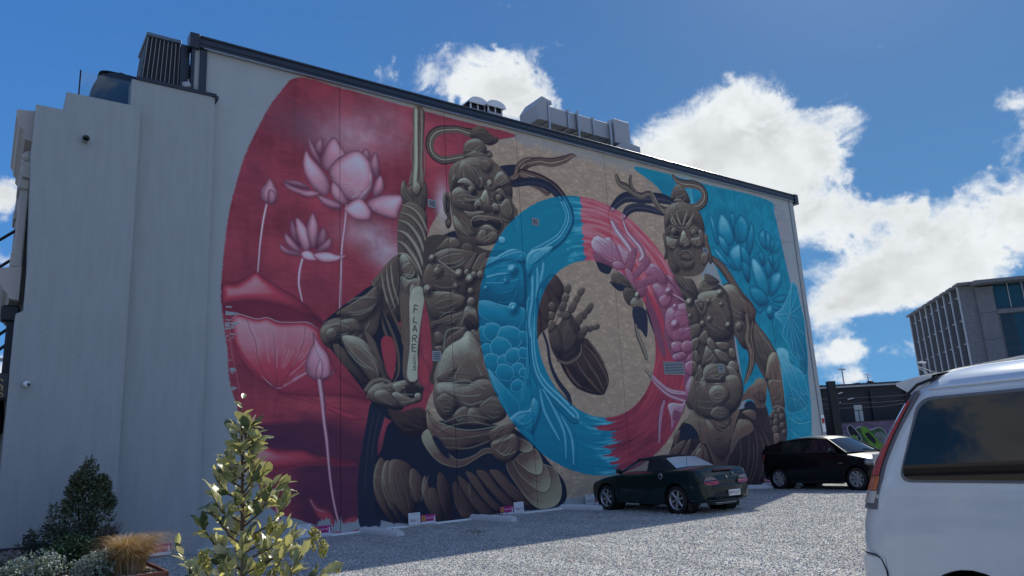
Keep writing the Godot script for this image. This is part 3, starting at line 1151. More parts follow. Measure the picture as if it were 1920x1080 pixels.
	rib([274,675,279,711,283,751,289,795,293,839,298,882,305,921,314,956], [5.8,4.9,4.0,3.1,2.7,2.7], PE, 0.5, 0.15, 0.15, 1)
	puff([258,574,260,594,250,617,243,640,248,664,269,675,293,668,296,643,290,620,274,600], PE, 0.62, 0.3, -60, 0.12, 7.4, 4)
	puff([274,630,279,643,278,666,269,673,264,662,268,644], PE, 0.6, 0.3, -90, 0.05, 3.2, 5)
	puff([305,648,302,661,283,673,269,675,293,664], PE, 0.35, 0.1, -90, 0.05, 3.3, 5)
	ink([258,574,260,598,269,621,274,630], 1.0, PE, 0.0, 0.7)
	ink([243,640,255,657,269,675], 1.0, PE, 0.05, 0.6)
	rib([191,879,190,899,192,924,196,936], [1.7,2.9,3.7,2.1], PE, 0.35, 0.15, 0.1, 1)
	flat([255,906,270,922,293,933,311,955,349,948,356,973,316,977,284,953,266,930], RD, 0.62, 5, 5, 0)
	ink([255,906,266,924,284,932], 1.3, PE, 0.7, 0.5)
	flat([238,759,256,751,312,761,350,775,400,799,397,994,231,976], RD, 0.04, 5, 40, 0)
	flat([144,811,165,804,194,813,238,815,270,826,312,833,350,844,312,844,256,840,208,845,165,845], LF, 0.4, 4, 6, 0)
	puff([144,807,164,801,194,810,238,811,261,820,284,831,316,831,350,843,312,844,256,839,208,845,165,845,144,831], LF, 0.5, 0.35, -100, 0.12, 9.5, 4)
	rib([274,675,279,711,283,751,289,795,293,839,298,882,305,921,314,956], [5.8,4.9,4.0,3.1,2.7,2.7], PE, 0.46, 0.15, 0.15, 1)
	rib([191,879,190,899,192,924,196,936], [1.7,2.9,3.7,2.1], PE, 0.3, 0.15, 0.1, 1)
	flat([255,906,270,922,293,933,311,955,349,948,356,973,316,977,284,953,266,930], RD, 0.62, 5, 8, 0)
	ink([255,906,266,924,284,932], 1.3, PE, 0.7, 0.5)
	ragged()
	flat([386,720,418,727,415,757,402,793,399,828,405,959,390,968,359,967,354,925,355,869,363,818,376,756], BK, 0.2, 4, 1.5, 1)
	ink([393,739,380,792,373,845,369,905], 1.4, BK, 0.95, 0.35)
	ink([406,739,393,784,385,836], 1.5, BK, 0.95, 0.35)
	ink([416,748,407,784,403,820], 1.5, BK, 0.95, 0.35)
	flat([433,757,407,820,392,841,393,907,405,959,542,976,714,971,875,971,899,924,850,864,776,795,702,773,528,759], BK, 0.02, 4, 1.5, 1)
	puff([405,833,390,863,391,906,413,947,438,971,417,926,411,886,419,851], BW, 0.39, 0.3, -170, 0.3, 5.6, 4)
	puff([418,840,407,873,410,908,434,949,452,970,434,923,432,883,443,853], BW, 0.44, 0.3, -170, 0.3, 5.6, 4)
	puff([431,839,423,874,429,918,461,960,475,970,484,927,484,882,471,850], BW, 0.34, 0.3, -170, 0.3, 5.7, 4)
	puff([479,859,471,890,485,931,508,915,505,883], BW, 0.34, 0.3, -170, 0.3, 5.8, 5)
	puff([510,875,500,906,512,942,538,976,535,940,521,907], BW, 0.39, 0.3, -170, 0.3, 5.9, 5)
	puff([521,903,516,925,538,972,565,979,547,932,536,908], BW, 0.2, 0.3, -170, 0.3, 5.9, 5)
	puff([544,872,539,908,553,955,576,975,578,920,563,887], BW, 0.16, 0.3, -170, 0.3, 6.0, 5)
	puff([582,893,577,920,596,968,633,976,627,938,603,904], BW, 0.22000000000000003, 0.3, 160, 0.3, 6.1, 5)
	puff([591,882,604,913,632,953,661,974,684,969,648,935,620,900], BW, 0.29, 0.3, 160, 0.3, 6.2, 5)
	puff([612,874,633,910,676,956,706,973,714,967,670,927,642,887], BW, 0.36, 0.3, 160, 0.3, 6.3, 5)
	puff([640,875,669,913,713,955,752,970,745,952,700,915,670,879], BW, 0.3, 0.3, 160, 0.3, 6.5, 5)
	puff([676,875,698,905,743,947,791,968,784,946,737,908,707,879], BW, 0.36, 0.3, 160, 0.3, 6.6, 5)
	puff([743,856,726,873,749,909,784,951,815,971,861,969,883,948,883,913,856,875], BW, 0.5, 0.3, 60, 0.72, 5.1, 4)
	puff([746,854,757,885,793,917,824,934,844,930,853,906,836,869,797,857], BW, 0.5, 0.3, 60, 0.72, 5.1, 4)
	puff([753,852,783,881,814,893,830,884,830,858,812,832,786,836], BW, 0.55, 0.3, 60, 0.72, 5.2, 5)
	puff([752,819,767,835,792,839,806,829,794,816,762,804], BW, 0.5, 0.3, 60, 0.72, 5.1, 5)
	ink([746,864,762,910,797,947,829,957], 1.4, BW, 0.0, 0.5)
	ink([759,855,788,896,826,914], 1.4, BW, 0.0, 0.5)
	ink([621,900,620,919,622,926], 1.0, BW, 0.85, 0.6)
	ink([518,876,502,917,499,928], 1.0, BW, 0.9, 0.7)
	ink([502,917,501,955], 1.2, BK, 0.0, 0.9)
	ink([578,907,578,971], 2.8, BK, 0.0, 0.9)
	flat([532,342,573,327,608,311,618,330,572,352,532,364], BK, 0.1, 4, 1.5, 1)
	flat([751,122,772,110,811,102,826,109,815,154,791,165,781,147], BK, 0.12, 4, 1.5, 1)
	rib([785,146,804,136,818,110,843,89,879,79,904,79], [7.3,10.9,16.0,14.6,10.9,7.3], BW, 0.45, 0.1, -0.2, 3)
	rib([788,159,815,147,847,142,878,148,901,159], [5.8,8.7,13.1,14.5,14.5], BW, 0.34, 0.1, 0.2, 3)
	rib([843,91,883,77,925,73,972,55,1004,36,1017,37], [6.9,11.5,13.1,11.5,6.1,1.5], BW, 0.48, 0.12, 0.15, 3)
	rib([822,123,877,128,932,150,967,192,973,231,939,282,890,315,847,339], [12.0,15.5,18.9,18.9,18.9,17.2,18.9,20.6], BW, 0.45, 0.1, 0.2, 4)
	rib([793,159,857,140,913,146,949,171], [8.6,12.0,13.7,10.3], BK, 0.3, 0.0, 0.2, 2)
	rib([721,90,699,101,670,105,642,114,607,127,583,134,562,130,549,116,547,95,556,73,576,57,607,47,631,42,656,44,677,44,695,44], [9.9,9.3,9.9,9.9,9.9,11.3,11.3,11.3,11.3,11.3,11.3,9.9,9.3,11.3,14.6,17.9], BR, 0.5, 0.06, 0.18, 3)
	puff([664,50,674,29,693,19,711,22,725,32,739,39,752,37,749,51,730,64,712,66,694,57,676,56], BR, 0.3, 0.2, -100, 0.08, 10.4, 4)
	ink([689,25,703,35,716,52,731,57], 1.1, BR, 0.05, 0.6)
	ink([677,34,691,48,709,57], 1.1, BR, 0.05, 0.6)
	ink([703,20,724,37,746,47], 1.1, BR, 0.05, 0.6)
	puff([642,100,645,83,654,69,673,58,691,55,705,61,714,75,710,92,692,102,667,106,649,105], BR, 0.52, 0.25, -110, 0.1, 13.6, 4)
	ink([648,86,661,88,667,95], 1.0, BR, 0.05, 0.55)
	ink([654,73,668,78,675,90], 1.0, BR, 0.05, 0.55)
	ink([672,61,686,71,689,87], 1.0, BR, 0.05, 0.55)
	ink([644,95,653,98], 1.0, BR, 0.05, 0.55)
	ink([694,58,704,74,703,90], 1.0, BR, 0.05, 0.55)
	puff([642,111,660,99,678,90,689,93,700,91,717,97,720,105,699,103,677,105,656,115], BR, 0.5, 0.25, -100, 0.1, 4.8, 4)
	flat([600,216,596,193,598,162,610,141,642,119,681,103,714,100,742,112,763,131,784,153,788,185,786,211,802,231,793,255,761,291,733,323,700,337,659,341,625,333,609,311,604,279,600,247], BR, 0.36, 5, 2, 1)
	puff([596,193,599,158,613,137,649,116,685,103,721,101,749,117,774,135,786,159,787,191,767,188,724,170,680,190,639,185,614,196,603,219], BR, 0.46, 0.22, -110, 0.12, 20.2, 4)
	puff([620,176,636,126,655,126,676,141,681,165,695,185,687,189,667,180,646,171], BR, 0.5, 0.25, -110, 0.1, 8.7, 4)
	puff([725,183,732,156,744,137,759,131,777,144,784,159,769,162,746,176], BR, 0.55, 0.3, -110, 0.1, 8.4, 4)
	puff([691,115,713,108,727,118,719,136,708,141,695,134], BR, 0.5, 0.12, -90, 0.3, 10.3, 5)
	ink([691,125,692,138,708,141,719,136,725,125], 1.0, BR, 0.12, 0.6)
	ink([612,165,608,181,616,165], 1.2, BR, 0.85, 0.6)
	ink([620,176,616,155,634,127,641,122], 1.0, BR, 0.08, 0.5)
	ink([668,142,678,159,681,178], 1.0, BR, 0.05, 0.6)
	puff([621,187,629,175,646,169,663,176,677,191,675,195,656,187,639,185], BR, 0.8, 0.15, -120, 0.25, 4.0, 4)
	puff([687,161,696,159,700,174,694,187,682,187,690,176], BR, 0.55, 0.25, -120, 0.08, 3.0, 5)
	puff([710,166,721,160,727,170,716,178,723,183,738,179,727,187,712,188], BR, 0.6, 0.25, -120, 0.08, 3.1, 4)
	ink([704,170,703,183,705,192], 1.0, BR, 0.75, 0.5)
	ink([685,164,682,177,687,189], 1.0, BR, 0.03, 0.7)
	ink([709,170,711,185,727,187], 1.0, BR, 0.03, 0.7)
	puff([639,185,653,181,666,190,678,203,672,212,651,208,641,197], BR, 0.12, 0.1, -90, 0.02, 3.3, 5)
	puff([670,195,667,203,660,207,653,205,651,199,654,191,661,187,668,189], BR, 0.5, 0.3, -120, 0.08, 9.3, 4)
	ink([640,186,656,184,673,195], 1.0, BR, 0.75, 0.6)
	ink([651,208,668,214,677,210], 1.0, BR, 0.7, 0.6)
	puff([726,202,741,193,759,196,760,209,743,218,731,215], BR, 0.15, 0.1, -90, 0.02, 3.4, 5)
	puff([754,203,750,211,743,215,735,214,733,207,736,199,744,195,751,196], BR, 0.48, 0.3, -120, 0.08, 9.6, 4)
	puff([730,195,745,179,760,183,768,199,758,193,741,190], BR, 0.55, 0.25, -110, 0.1, 3.5, 5)
	ink([741,189,759,193,767,200], 1.0, BR, 0.9, 0.6)
	ink([736,216,751,215,760,209], 1.0, BR, 0.85, 0.6)
	puff([603,216,614,202,628,196,645,203,661,215,686,214,689,220,664,227,667,249,646,255,622,252,606,240], BR, 0.48, 0.3, -110, 0.1, 9.8, 4)
	ink([613,227,612,245,628,258,649,257], 1.0, BR, 0.1, 0.5)
	puff([637,219,651,223,668,221,689,214,685,224,661,229,643,234], BR, 0.62, 0.2, -100, 0.2, 4.6, 5)
	puff([750,220,766,203,782,211,784,237,785,253,766,262,749,249,739,222], BR, 0.5, 0.3, -120, 0.12, 7.6, 4)
	puff([699,193,708,191,716,209,721,228,710,236,696,232,687,217,693,204], BR, 0.72, 0.3, -120, 0.3, 6.7, 4)
	puff([667,236,675,223,687,222,692,232,686,247,674,248], BR, 0.6, 0.25, -120, 0.12, 3.3, 5)
	puff([721,228,732,221,743,227,742,243,734,251,723,246], BR, 0.62, 0.25, -120, 0.12, 3.4, 5)
	puff([692,232,706,228,721,231,720,244,705,250,693,248], BR, 0.3, 0.15, -90, 0.05, 4.0, 5)
	puff([686,240,683,245,679,248,674,246,673,242,675,237,680,235,684,236], BR, 0.0, 0.3, -120, 0.08, 6.0, 4)
	puff([738,242,736,247,731,250,726,249,725,244,727,239,732,237,736,238], BR, 0.0, 0.3, -120, 0.08, 6.1, 4)
	puff([634,257,663,255,684,249,702,251,691,256,669,264,655,272,645,267], BR, 0.62, 0.2, -100, 0.2, 3.3, 4)
	puff([712,252,734,254,752,258,777,262,762,267,741,259], BR, 0.65, 0.2, -100, 0.2, 2.7, 5)
	puff([653,287,659,271,676,261,701,259,726,258,748,261,754,273,746,290,735,299,721,287,703,282,689,288,667,301,656,298], BR, 0.5, 0.2, -100, 0.1, 2.7, 4)
	puff([658,285,665,272,683,266,704,268,726,265,744,268,747,280,735,293,718,281,700,279,682,288,664,295], BR, 0.04, 0.03, -90, 0.0, 2.7, 4)
	puff([665,275,683,268,704,269,704,274,683,274,667,281], BR, 0.5, 0.15, -90, 0.2, 2.0, 5)
	ink([704,268,722,268,740,272], 1.5, BR, 0.35, 0.7)
	puff([654,296,671,300,689,288,703,282,721,287,738,299,717,298,703,294,685,300,667,305], BR, 0.6, 0.25, -90, 0.15, 2.6, 4)
	puff([674,310,685,298,699,298,704,311,717,298,734,301,730,320,700,334,673,333], BR, 0.52, 0.2, -100, 0.15, 7.3, 4)
	ink([704,308,702,320], 1.0, BR, 0.1, 0.6)
	puff([606,270,621,280,640,298,660,306,669,309,649,321,626,315,610,299], BR, 0.58, 0.3, -140, 0.2, 6.4, 4)
	ink([606,264,634,281,650,297,667,307], 1.0, BR, 0.1, 0.6)
	puff([613,311,632,320,660,320,679,335,658,343,632,335], BR, 0.35, 0.2, -110, 0.1, 5.8, 5)
	puff([578,232,583,216,593,215,599,229,598,259,600,286,596,304,586,306,582,291,589,279,580,265], BR, 0.45, 0.25, -150, 0.1, 4.4, 4)
	puff([586,225,594,233,593,260,588,267,585,249], BR, 0.08, 0.05, -90, 0.02, 2.5, 5)
	ink([588,237,592,248,590,260], 1.0, BR, 0.8, 0.6)
	puff([599,294,597,300,592,303,588,301,587,295,589,289,593,285,597,287], BR, 0.45, 0.3, -120, 0.08, 5.7, 4)
	ink([786,214,798,232,797,245], 1.7, BR, 0.3, 0.7)
	ink([791,245,800,260,795,277,802,285], 2.2, BR, 0.75, 0.7)
	ink([784,269,790,293,796,308], 1.7, BR, 0.15, 0.7)
	ink([790,287,796,308], 1.3, BR, 0.9, 0.6)
	puff([738,310,752,308,759,316,749,328,737,325], BR, 0.75, 0.2, -90, 0.3, 3.4, 5)
	puff([504,18,534,14,531,86,527,156,528,193,536,212,510,207,487,216,498,162,502,92], BR, 0.5, 0.1, 180, 0.2, 6.5, 4)
	rib([510,18,508,91,506,160,501,208], [6.0,6.0,6.5,6.5], BR, 0.78, 0.5, -0.2, 0)
	ink([519,18,517,89,514,159,510,201], 1.4, BR, 0.12, 0.6)
	rib([528,16,526,87,522,157,524,199], [4.4,4.4,4.4,4.4], BR, 0.6, 0.3, 0.1, 0)
	puff([474,204,487,221,510,201,536,212,533,254,524,282,497,265,473,264,465,235], BR, 0.4, 0.3, -120, 0.1, 7.4, 4)
	ink([474,205,482,232,498,240,515,211], 1.3, BR, 0.04, 0.7)
	ink([493,220,498,240,492,261], 1.3, BR, 0.04, 0.7)
	ink([515,211,523,236,531,245], 1.3, BR, 0.04, 0.7)
	ink([465,240,476,253,497,260], 1.3, BR, 0.04, 0.7)
	puff([504,205,520,215,509,238,498,229], BR, 0.72, 0.2, -100, 0.3, 4.3, 5)
	puff([470,270,497,255,530,276,533,316,529,377,522,427,513,448,502,478,460,472,456,444,455,356,457,312], BR, 0.34, 0.2, -110, 0.1, 11.3, 4)
	rib([470,267,497,273,518,293,531,321], [2.1,5.3,6.1,2.6], BR, 0.6599999999999999, 0.12, -0.2, 0)
	rib([464,286,491,292,517,318,530,357], [2.1,5.2,6.1,2.6], BR, 0.6100000000000001, 0.12, -0.2, 0)
	rib([459,306,485,313,511,344,527,392], [2.1,5.9,6.9,2.6], BR, 0.6599999999999999, 0.12, -0.2, 0)
	rib([457,331,479,338,505,370,522,418], [2.1,6.6,7.7,2.6], BR, 0.6799999999999999, 0.12, -0.2, 0)
	rib([455,356,473,364,499,395,519,438], [2.0,6.6,7.7,2.6], BR, 0.6599999999999999, 0.12, -0.2, 0)
	rib([457,385,478,388,498,415,508,443], [2.0,5.8,6.8,2.5], BR, 0.72, 0.12, -0.2, 0)
	puff([450,444,462,390,483,392,501,415,503,429,482,444,466,433], BR, 0.66, 0.25, -120, 0.15, 6.1, 5)
	ink([483,397,490,416,477,432], 1.3, BR, 0.05, 0.7)
	puff([461,438,482,444,511,438,516,462,518,479,486,465,460,486], BR, 0.62, 0.3, -110, 0.12, 6.1, 5)
	puff([390,459,410,434,436,402,457,390,461,433,460,481,464,538,438,542,418,541,404,514,394,487], BR, 0.35, 0.25, -130, 0.1, 10.7, 4)
	rib([413,434,419,475,434,521,443,539], [1.9,4.4,4.4,1.9], BR, 0.62, 0.15, -0.2, 0)
	rib([436,407,440,455,454,501], [2.0,4.4,4.4,2.0], BR, 0.62, 0.15, -0.2, 0)
	rib([392,459,404,500,418,541], [1.9,4.3,4.3,1.9], BR, 0.62, 0.15, -0.2, 0)
	rib([425,423,430,465,444,511], [2.0,4.4,4.4,2.0], BR, 0.62, 0.15, -0.2, 0)
	flat([397,465,417,522,463,563,466,669,438,757,393,725,374,702,335,653,283,591,278,559,307,530,346,498], BK, 0.02, 4, 1.5, 1)
	rib([407,503,427,546,447,598,451,650,440,674], [1.5,4.5,4.5,2.0], BR, 0.36, 0.02, -0.2, 0)
	rib([420,493,443,535,463,578], [1.5,4.6,4.6,2.0], BR, 0.36, 0.02, -0.2, 0)
	rib([412,527,416,556,436,608,443,650], [1.5,4.5,4.5,2.0], BR, 0.36, 0.02, -0.2, 0)
	flat([411,585,437,579,446,617,437,669,420,651], RD, 0.5, 4, 2, 0)
	puff([274,573,283,554,312,541,346,539,365,549,397,495,412,474,412,523,401,571,375,591,360,606,321,594,297,608,279,595], BR, 0.5, 0.25, -120, 0.12, 12.5, 4)
	puff([307,534,336,513,376,486,402,465,407,494,396,524,365,549,341,541], BR, 0.5, 0.25, -120, 0.15, 11.8, 4)
	puff([273,578,278,564,297,553,316,548,346,541,360,550,370,568,355,569,321,575,312,589,293,599,279,595], BR, 0.52, 0.25, -110, 0.1, 9.4, 4)
	puff([313,578,309,589,300,593,290,589,286,579,290,569,300,564,309,568], BR, 0.5, 0.3, -120, 0.08, 13.0, 4)
	puff([321,582,345,579,370,587,395,609,410,637,409,665,389,677,374,661,355,638,331,612], BR, 0.6, 0.3, -80, 0.12, 14.4, 4)
	puff([370,563,395,586,408,618,417,651,427,674,414,677,407,642,385,605], BR, 0.5, 0.25, -60, 0.1, 6.8, 4)
	puff([302,599,321,603,345,634,369,661,384,679,372,688,345,661,311,626], BR, 0.3, 0.2, -130, 0.05, 7.5, 4)
	ink([321,584,335,621,360,647,379,670], 1.8, BR, 0.05, 0.6)
	ink([345,581,375,605,395,637,402,665], 1.5, BR, 0.82, 0.35)
	ink([353,550,363,559,375,587], 1.5, BR, 0.06, 0.6)
	rib([375,693,389,677,409,671,430,676], [5.8,5.8,5.8,3.9], BR, 0.55, 0.15, -0.2, 0)
	rib([378,707,394,684,414,678], [2.9,2.9,2.4], BR, 0.7, 0.2, 0, 0)
	puff([376,702,394,681,424,679,461,671,493,669,512,680,511,692,505,716,486,721,465,725,457,737,429,730,393,720], BR, 0.46, 0.3, -110, 0.1, 11.9, 4)
	puff([435,683,461,673,493,669,512,683,509,692,487,681,466,688,450,702], BR, 0.7, 0.25, -110, 0.15, 6.0, 4)
	puff([466,688,487,681,503,690,497,707,476,709], BR, 0.08, 0.05, -90, 0.03, 5.0, 5)
	puff([440,697,460,702,486,711,506,702,504,716,475,726,449,730,429,716], BR, 0.66, 0.25, -100, 0.15, 6.0, 4)
	puff([394,698,419,693,444,711,454,730,429,727,399,716], BR, 0.5, 0.3, -110, 0.1, 5.8, 5)
	puff([489,702,503,700,505,714,492,716], BR, 0.75, 0.2, -100, 0.3, 3.0, 5)
	puff([497,678,512,680,513,691,501,689], BR, 0.3, 0.2, -90, 0.1, 2.0, 5)
	ink([429,688,445,702,455,721], 1.2, BR, 0.05, 0.6)
	ink([409,684,429,697,439,716], 1.2, BR, 0.05, 0.5)
	puff([423,734,459,739,497,730,521,745,519,778,495,791,458,785,438,762], BW, 0.14, 0.12, -90, 0.03, 9.9, 4)
	puff([465,471,487,456,487,536,488,593,462,594,459,538,458,486], BR, 0.42, 0.1, 180, 0.2, 4.0, 5)
	puff([486,455,518,479,514,525,504,583,501,666,471,667,481,584,483,527], BR, 0.78, 0.08, 180, 0.4, 4.0, 4)
	puff([483,478,515,475,508,526,501,586,498,669,463,667,465,587,466,519,465,479], BR, 0.5, 0.05, 180, 0.15, 4.1, 4)
	puff([484,473,521,464,509,546,500,601,498,668,471,665,480,587], BR, 0.8, 0.06, 180, 0.5, 3.1, 5)
	puff([509,536,511,610,529,649,522,688,498,669,503,605], RD, 0.62, 0.1, 0, 0.45, 5.2, 5)
	flat([530,340,578,325,649,335,701,348,763,340,828,346,819,462,812,561,799,651,791,682,547,684,537,632,532,544,515,456,520,394], BR, 0.2, 5, 2, 1)
	puff([555,365,573,344,588,331,613,330,627,344,619,355,587,357], BR, 0.5, 0.25, -110, 0.12, 4.7, 5)
	puff([587,357,595,335,609,328,623,341,616,352], BR, 0.55, 0.2, -100, 0.15, 3.1, 5)
	puff([623,354,634,340,653,339,659,353,644,361], BR, 0.42, 0.2, -100, 0.1, 3.5, 5)
	puff([537,394,555,372,587,357,626,355,665,360,646,393,631,404,596,400,561,399], BR, 0.52, 0.22, -110, 0.12, 8.7, 4)
	puff([631,403,665,359,668,365,646,403], BR, 0.55, 0.2, -140, 0.15, 2.4, 5)
	puff([653,402,673,367,693,355,700,361,684,386,671,406], BR, 0.5, 0.3, -140, 0.1, 3.5, 5)
	puff([671,406,692,372,700,371,686,408], BR, 0.55, 0.2, -140, 0.15, 2.5, 5)
	puff([517,449,523,418,540,398,585,403,609,425,626,436,635,439,634,467,621,474,583,463,541,465], BR, 0.4, 0.25, -120, 0.12, 8.6, 4)
	puff([521,476,541,467,583,463,618,468,632,475,620,496,591,513,570,524,543,532,533,514], BR, 0.42, 0.32, -100, 0.08, 8.4, 4)
	puff([534,538,556,531,580,520,605,513,616,509,623,499,615,521,604,540,580,538,556,540,537,556], BR, 0.5, 0.3, -100, 0.08, 5.8, 4)
	puff([619,521,630,498,645,491,659,500,664,518,661,543,642,553,632,548,603,564,598,549,608,534], BR, 0.5, 0.3, -90, 0.1, 7.3, 4)
	puff([624,527,641,512,656,522,661,543,639,550,627,542], BR, 0.16, 0.12, -90, 0.05, 6.7, 5)
	puff([568,587,578,572,600,558,628,545,631,557,613,579,594,598,574,604], BR, 0.42, 0.3, -110, 0.08, 5.8, 4)
	puff([543,567,555,559,570,572,561,587,547,588], BR, 0.4, 0.3, -110, 0.06, 4.4, 5)
	puff([542,597,561,592,574,604,557,608], BR, 0.45, 0.3, -110, 0.06, 3.2, 5)
	puff([596,571,617,552,628,545,620,570,602,579], BR, 0.36, 0.3, -110, 0.08, 3.9, 5)
	puff([646,550,660,555,668,574,648,577,638,566], BR, 0.45, 0.25, -100, 0.1, 4.7, 5)
	puff([648,577,670,577,672,604,658,598], BR, 0.3, 0.2, -100, 0.08, 4.0, 5)
	puff([549,632,574,602,602,586,620,567,633,552,642,566,648,590,668,613,688,646,682,683,547,684], BR, 0.66, 0.2, -110, 0.18, 11.1, 4)
	puff([616,576,631,555,645,575,637,581], BR, 0.62, 0.2, -90, 0.25, 3.3, 5)
	ink([615,609,607,624,618,612], 1.0, BR, 0.85, 0.4)
	ink([580,649,593,639,599,648], 1.2, BR, 0.1, 0.4)
	puff([543,663,567,603,616,571,640,554,675,594,697,650,718,702,734,748,702,768,641,776,584,770,551,750,535,712], BR, 0.6, 0.28, -110, 0.12, 27.2, 4)
	puff([545,668,565,655,589,642,595,647,576,668,611,675,647,664,678,659,689,671,659,666,622,682,576,682], BR, 0.4, 0.2, -100, 0.06, 6.5, 4)
	ink([576,668,611,676,647,665,684,657], 1.7, BR, 0.08, 0.6)
	puff([548,678,588,675,622,682,659,667,695,671,712,702,667,732,620,736,574,717,547,702], BR, 0.6, 0.25, -110, 0.15, 18.4, 4)
	puff([541,716,564,697,592,707,597,731,573,753,551,745], BR, 0.42, 0.25, -110, 0.08, 10.5, 5)
	puff([584,751,608,731,629,734,627,768,595,765], BR, 0.5, 0.3, -110, 0.08, 8.5, 5)
	puff([629,734,661,737,678,767,627,770], BR, 0.46, 0.3, -110, 0.08, 8.7, 5)
	puff([655,732,693,707,724,712,734,748,702,765,678,762], BR, 0.4, 0.3, -110, 0.08, 11.2, 5)
	ink([544,712,564,697,598,712,629,732,668,727,699,708,724,709], 2.0, BR, 0.03, 0.6)
	puff([739,357,764,339,792,335,824,347,823,361,786,361,746,361], BR, 0.5, 0.25, -100, 0.2, 6.6, 5)
	puff([688,405,700,368,746,361,782,362,805,380,811,413,807,469,802,483,754,485,713,477,670,474,671,442], BR, 0.4, 0.22, -90, 0.34, 9.3, 4)
	rib([697,417,728,407,760,401], [4.3,4.3,2.8], BR, 0.62, 0.2, -0.2, 0)
	ink([696,430,758,421], 1.0, BR, 0.15, 0.5)
	rib([693,431,742,427,791,413], [2.5,2.1,1.4], BR, 0.55, 0.3, 0, 0)
	puff([668,480,694,475,724,481,758,485,801,486,802,509,786,536,750,546,713,531,677,520,666,505], BR, 0.34, 0.22, -90, 0.62, 4.2, 4)
	puff([673,539,693,545,697,561,683,576,663,571,660,554], BR, 0.34, 0.2, -100, 0.74, 3.0, 2)
	puff([718,532,734,550,721,575,691,574,676,556,688,532], BR, 0.34, 0.2, -100, 0.74, 4.2, 2)
	puff([796,555,779,587,741,591,715,571,730,539,769,535], BR, 0.34, 0.2, -100, 0.74, 5.5, 2)
	puff([786,547,803,546,812,556,807,569,790,570,781,561], BR, 0.34, 0.2, -100, 0.74, 2.3, 2)
	puff([695,614,673,612,663,596,679,581,700,583,711,599], BR, 0.34, 0.2, -100, 0.74, 3.2, 2)
	puff([747,570,761,594,738,619,706,612,694,588,715,563], BR, 0.34, 0.2, -100, 0.74, 4.8, 2)
	puff([740,614,748,596,770,587,788,600,779,618,757,627], BR, 0.34, 0.2, -100, 0.74, 3.4, 2)
	puff([713,607,730,625,717,649,687,648,672,630,683,606], BR, 0.34, 0.2, -100, 0.74, 4.2, 2)
	puff([715,632,740,621,762,631,765,652,741,664,720,654], BR, 0.34, 0.2, -100, 0.74, 3.8, 2)
	puff([799,645,784,661,763,659,751,644,765,628,786,631], BR, 0.34, 0.2, -100, 0.74, 3.1, 2)
	puff([779,596,790,588,803,593,803,604,792,612,779,607], BR, 0.34, 0.2, -100, 0.74, 2.0, 2)
	puff([716,637,715,615,739,604,763,610,764,633,740,643], BR, 0.34, 0.2, -100, 0.74, 4.1, 2)
	puff([780,594,781,614,764,630,739,625,738,605,755,590], BR, 0.34, 0.2, -100, 0.74, 4.1, 2)
	puff([768,664,753,650,757,632,780,623,795,637,790,656], BR, 0.34, 0.2, -100, 0.74, 4.1, 2)
	puff([722,668,706,652,719,630,747,631,762,648,750,670], BR, 0.34, 0.2, -100, 0.74, 4.0, 2)
	puff([773,696,752,694,750,678,763,666,783,667,786,684], BR, 0.34, 0.2, -100, 0.74, 4.1, 2)
	puff([785,586,804,588,811,601,801,615,782,613,776,600], BR, 0.34, 0.2, -100, 0.74, 4.2, 2)
	puff([783,637,798,639,804,649,796,661,781,659,775,648], BR, 0.34, 0.2, -100, 0.74, 4.2, 2)
	puff([685,640,708,661,750,702,774,733,746,763,724,722,701,681], BR, 0.4, 0.2, -120, 0.6, 5.7, 5)
	puff([812,473,834,466,832,572,807,643,785,712,779,702,802,616], BR, 0.4, 0.2, -160, 0.66, 4.2, 5)
	rib([850,436,831,505,822,572,827,637,851,680,897,718,943,756], [8.6,9.9,11.1,14.8,18.5,21.0,21.0], BR, 0.5, 0.2, -0.2, 3)
	flat([791,764,831,680,861,723,913,767,942,800,936,885,883,871,826,827], BR, 0.3, 4, 3, 1)
	rib([847,691,880,745,904,798,905,857], [3.0,6.1,6.1,3.0], BR, 0.6, 0.25, -0.2, 0)
	rib([837,691,846,744,888,814], [3.0,6.0,6.0,3.0], BR, 0.6, 0.25, -0.2, 0)
	rib([900,756,927,810,928,874], [3.1,6.1,6.1,3.1], BR, 0.6, 0.25, -0.2, 0)
	puff([737,763,767,743,800,738,815,710,834,728,824,765,802,795,784,780,758,779], BR, 0.62, 0.25, -120, 0.25, 7.0, 4)
	ink([758,774,792,754,799,744], 1.4, BR, 0.1, 0.7)
	ink([791,769,777,785,752,774], 1.4, BR, 0.1, 0.6)
	puff([686,393,729,360,781,336,824,343,814,365,745,369], BR, 0.6, 0.2, -110, 0.2, 9.4, 5)
	rib([828,349,834,392,829,458,816,515,817,557], [4.0,6.4,6.4,4.8], BR, 0.6, 0.25, -0.2, 0)
	rib([847,341,851,398,841,471,829,543], [4.0,6.4,6.4,4.8], BR, 0.6, 0.25, -0.2, 0)
	rib([864,344,872,366,859,411], [4.1,6.6,6.6,4.9], BR, 0.6, 0.25, -0.2, 0)
	puff([818,361,838,333,908,313,897,335,849,368,824,400], BR, 0.62, 0.2, -110, 0.3, 8.2, 5)
	rib([554,387,575,398,595,411,606,416], [2.3,2.3,2.3,2.0], BR, 0.7, 0.2, -0.2, 0)
	puff([554,387,551,395,544,399,537,396,534,389,537,381,544,377,552,379], BR, 0.55, 0.3, -120, 0.08, 9.8, 4)
	puff([570,415,566,424,558,428,550,425,547,417,551,409,559,405,567,407], BR, 0.55, 0.3, -120, 0.08, 10.5, 4)
	puff([542,462,538,472,529,476,521,473,518,464,521,455,530,451,539,454], BR, 0.55, 0.3, -120, 0.08, 11.5, 4)
	puff([613,447,611,452,606,455,601,453,599,448,601,443,606,440,611,442], BR, 0.55, 0.3, -120, 0.08, 6.7, 4)
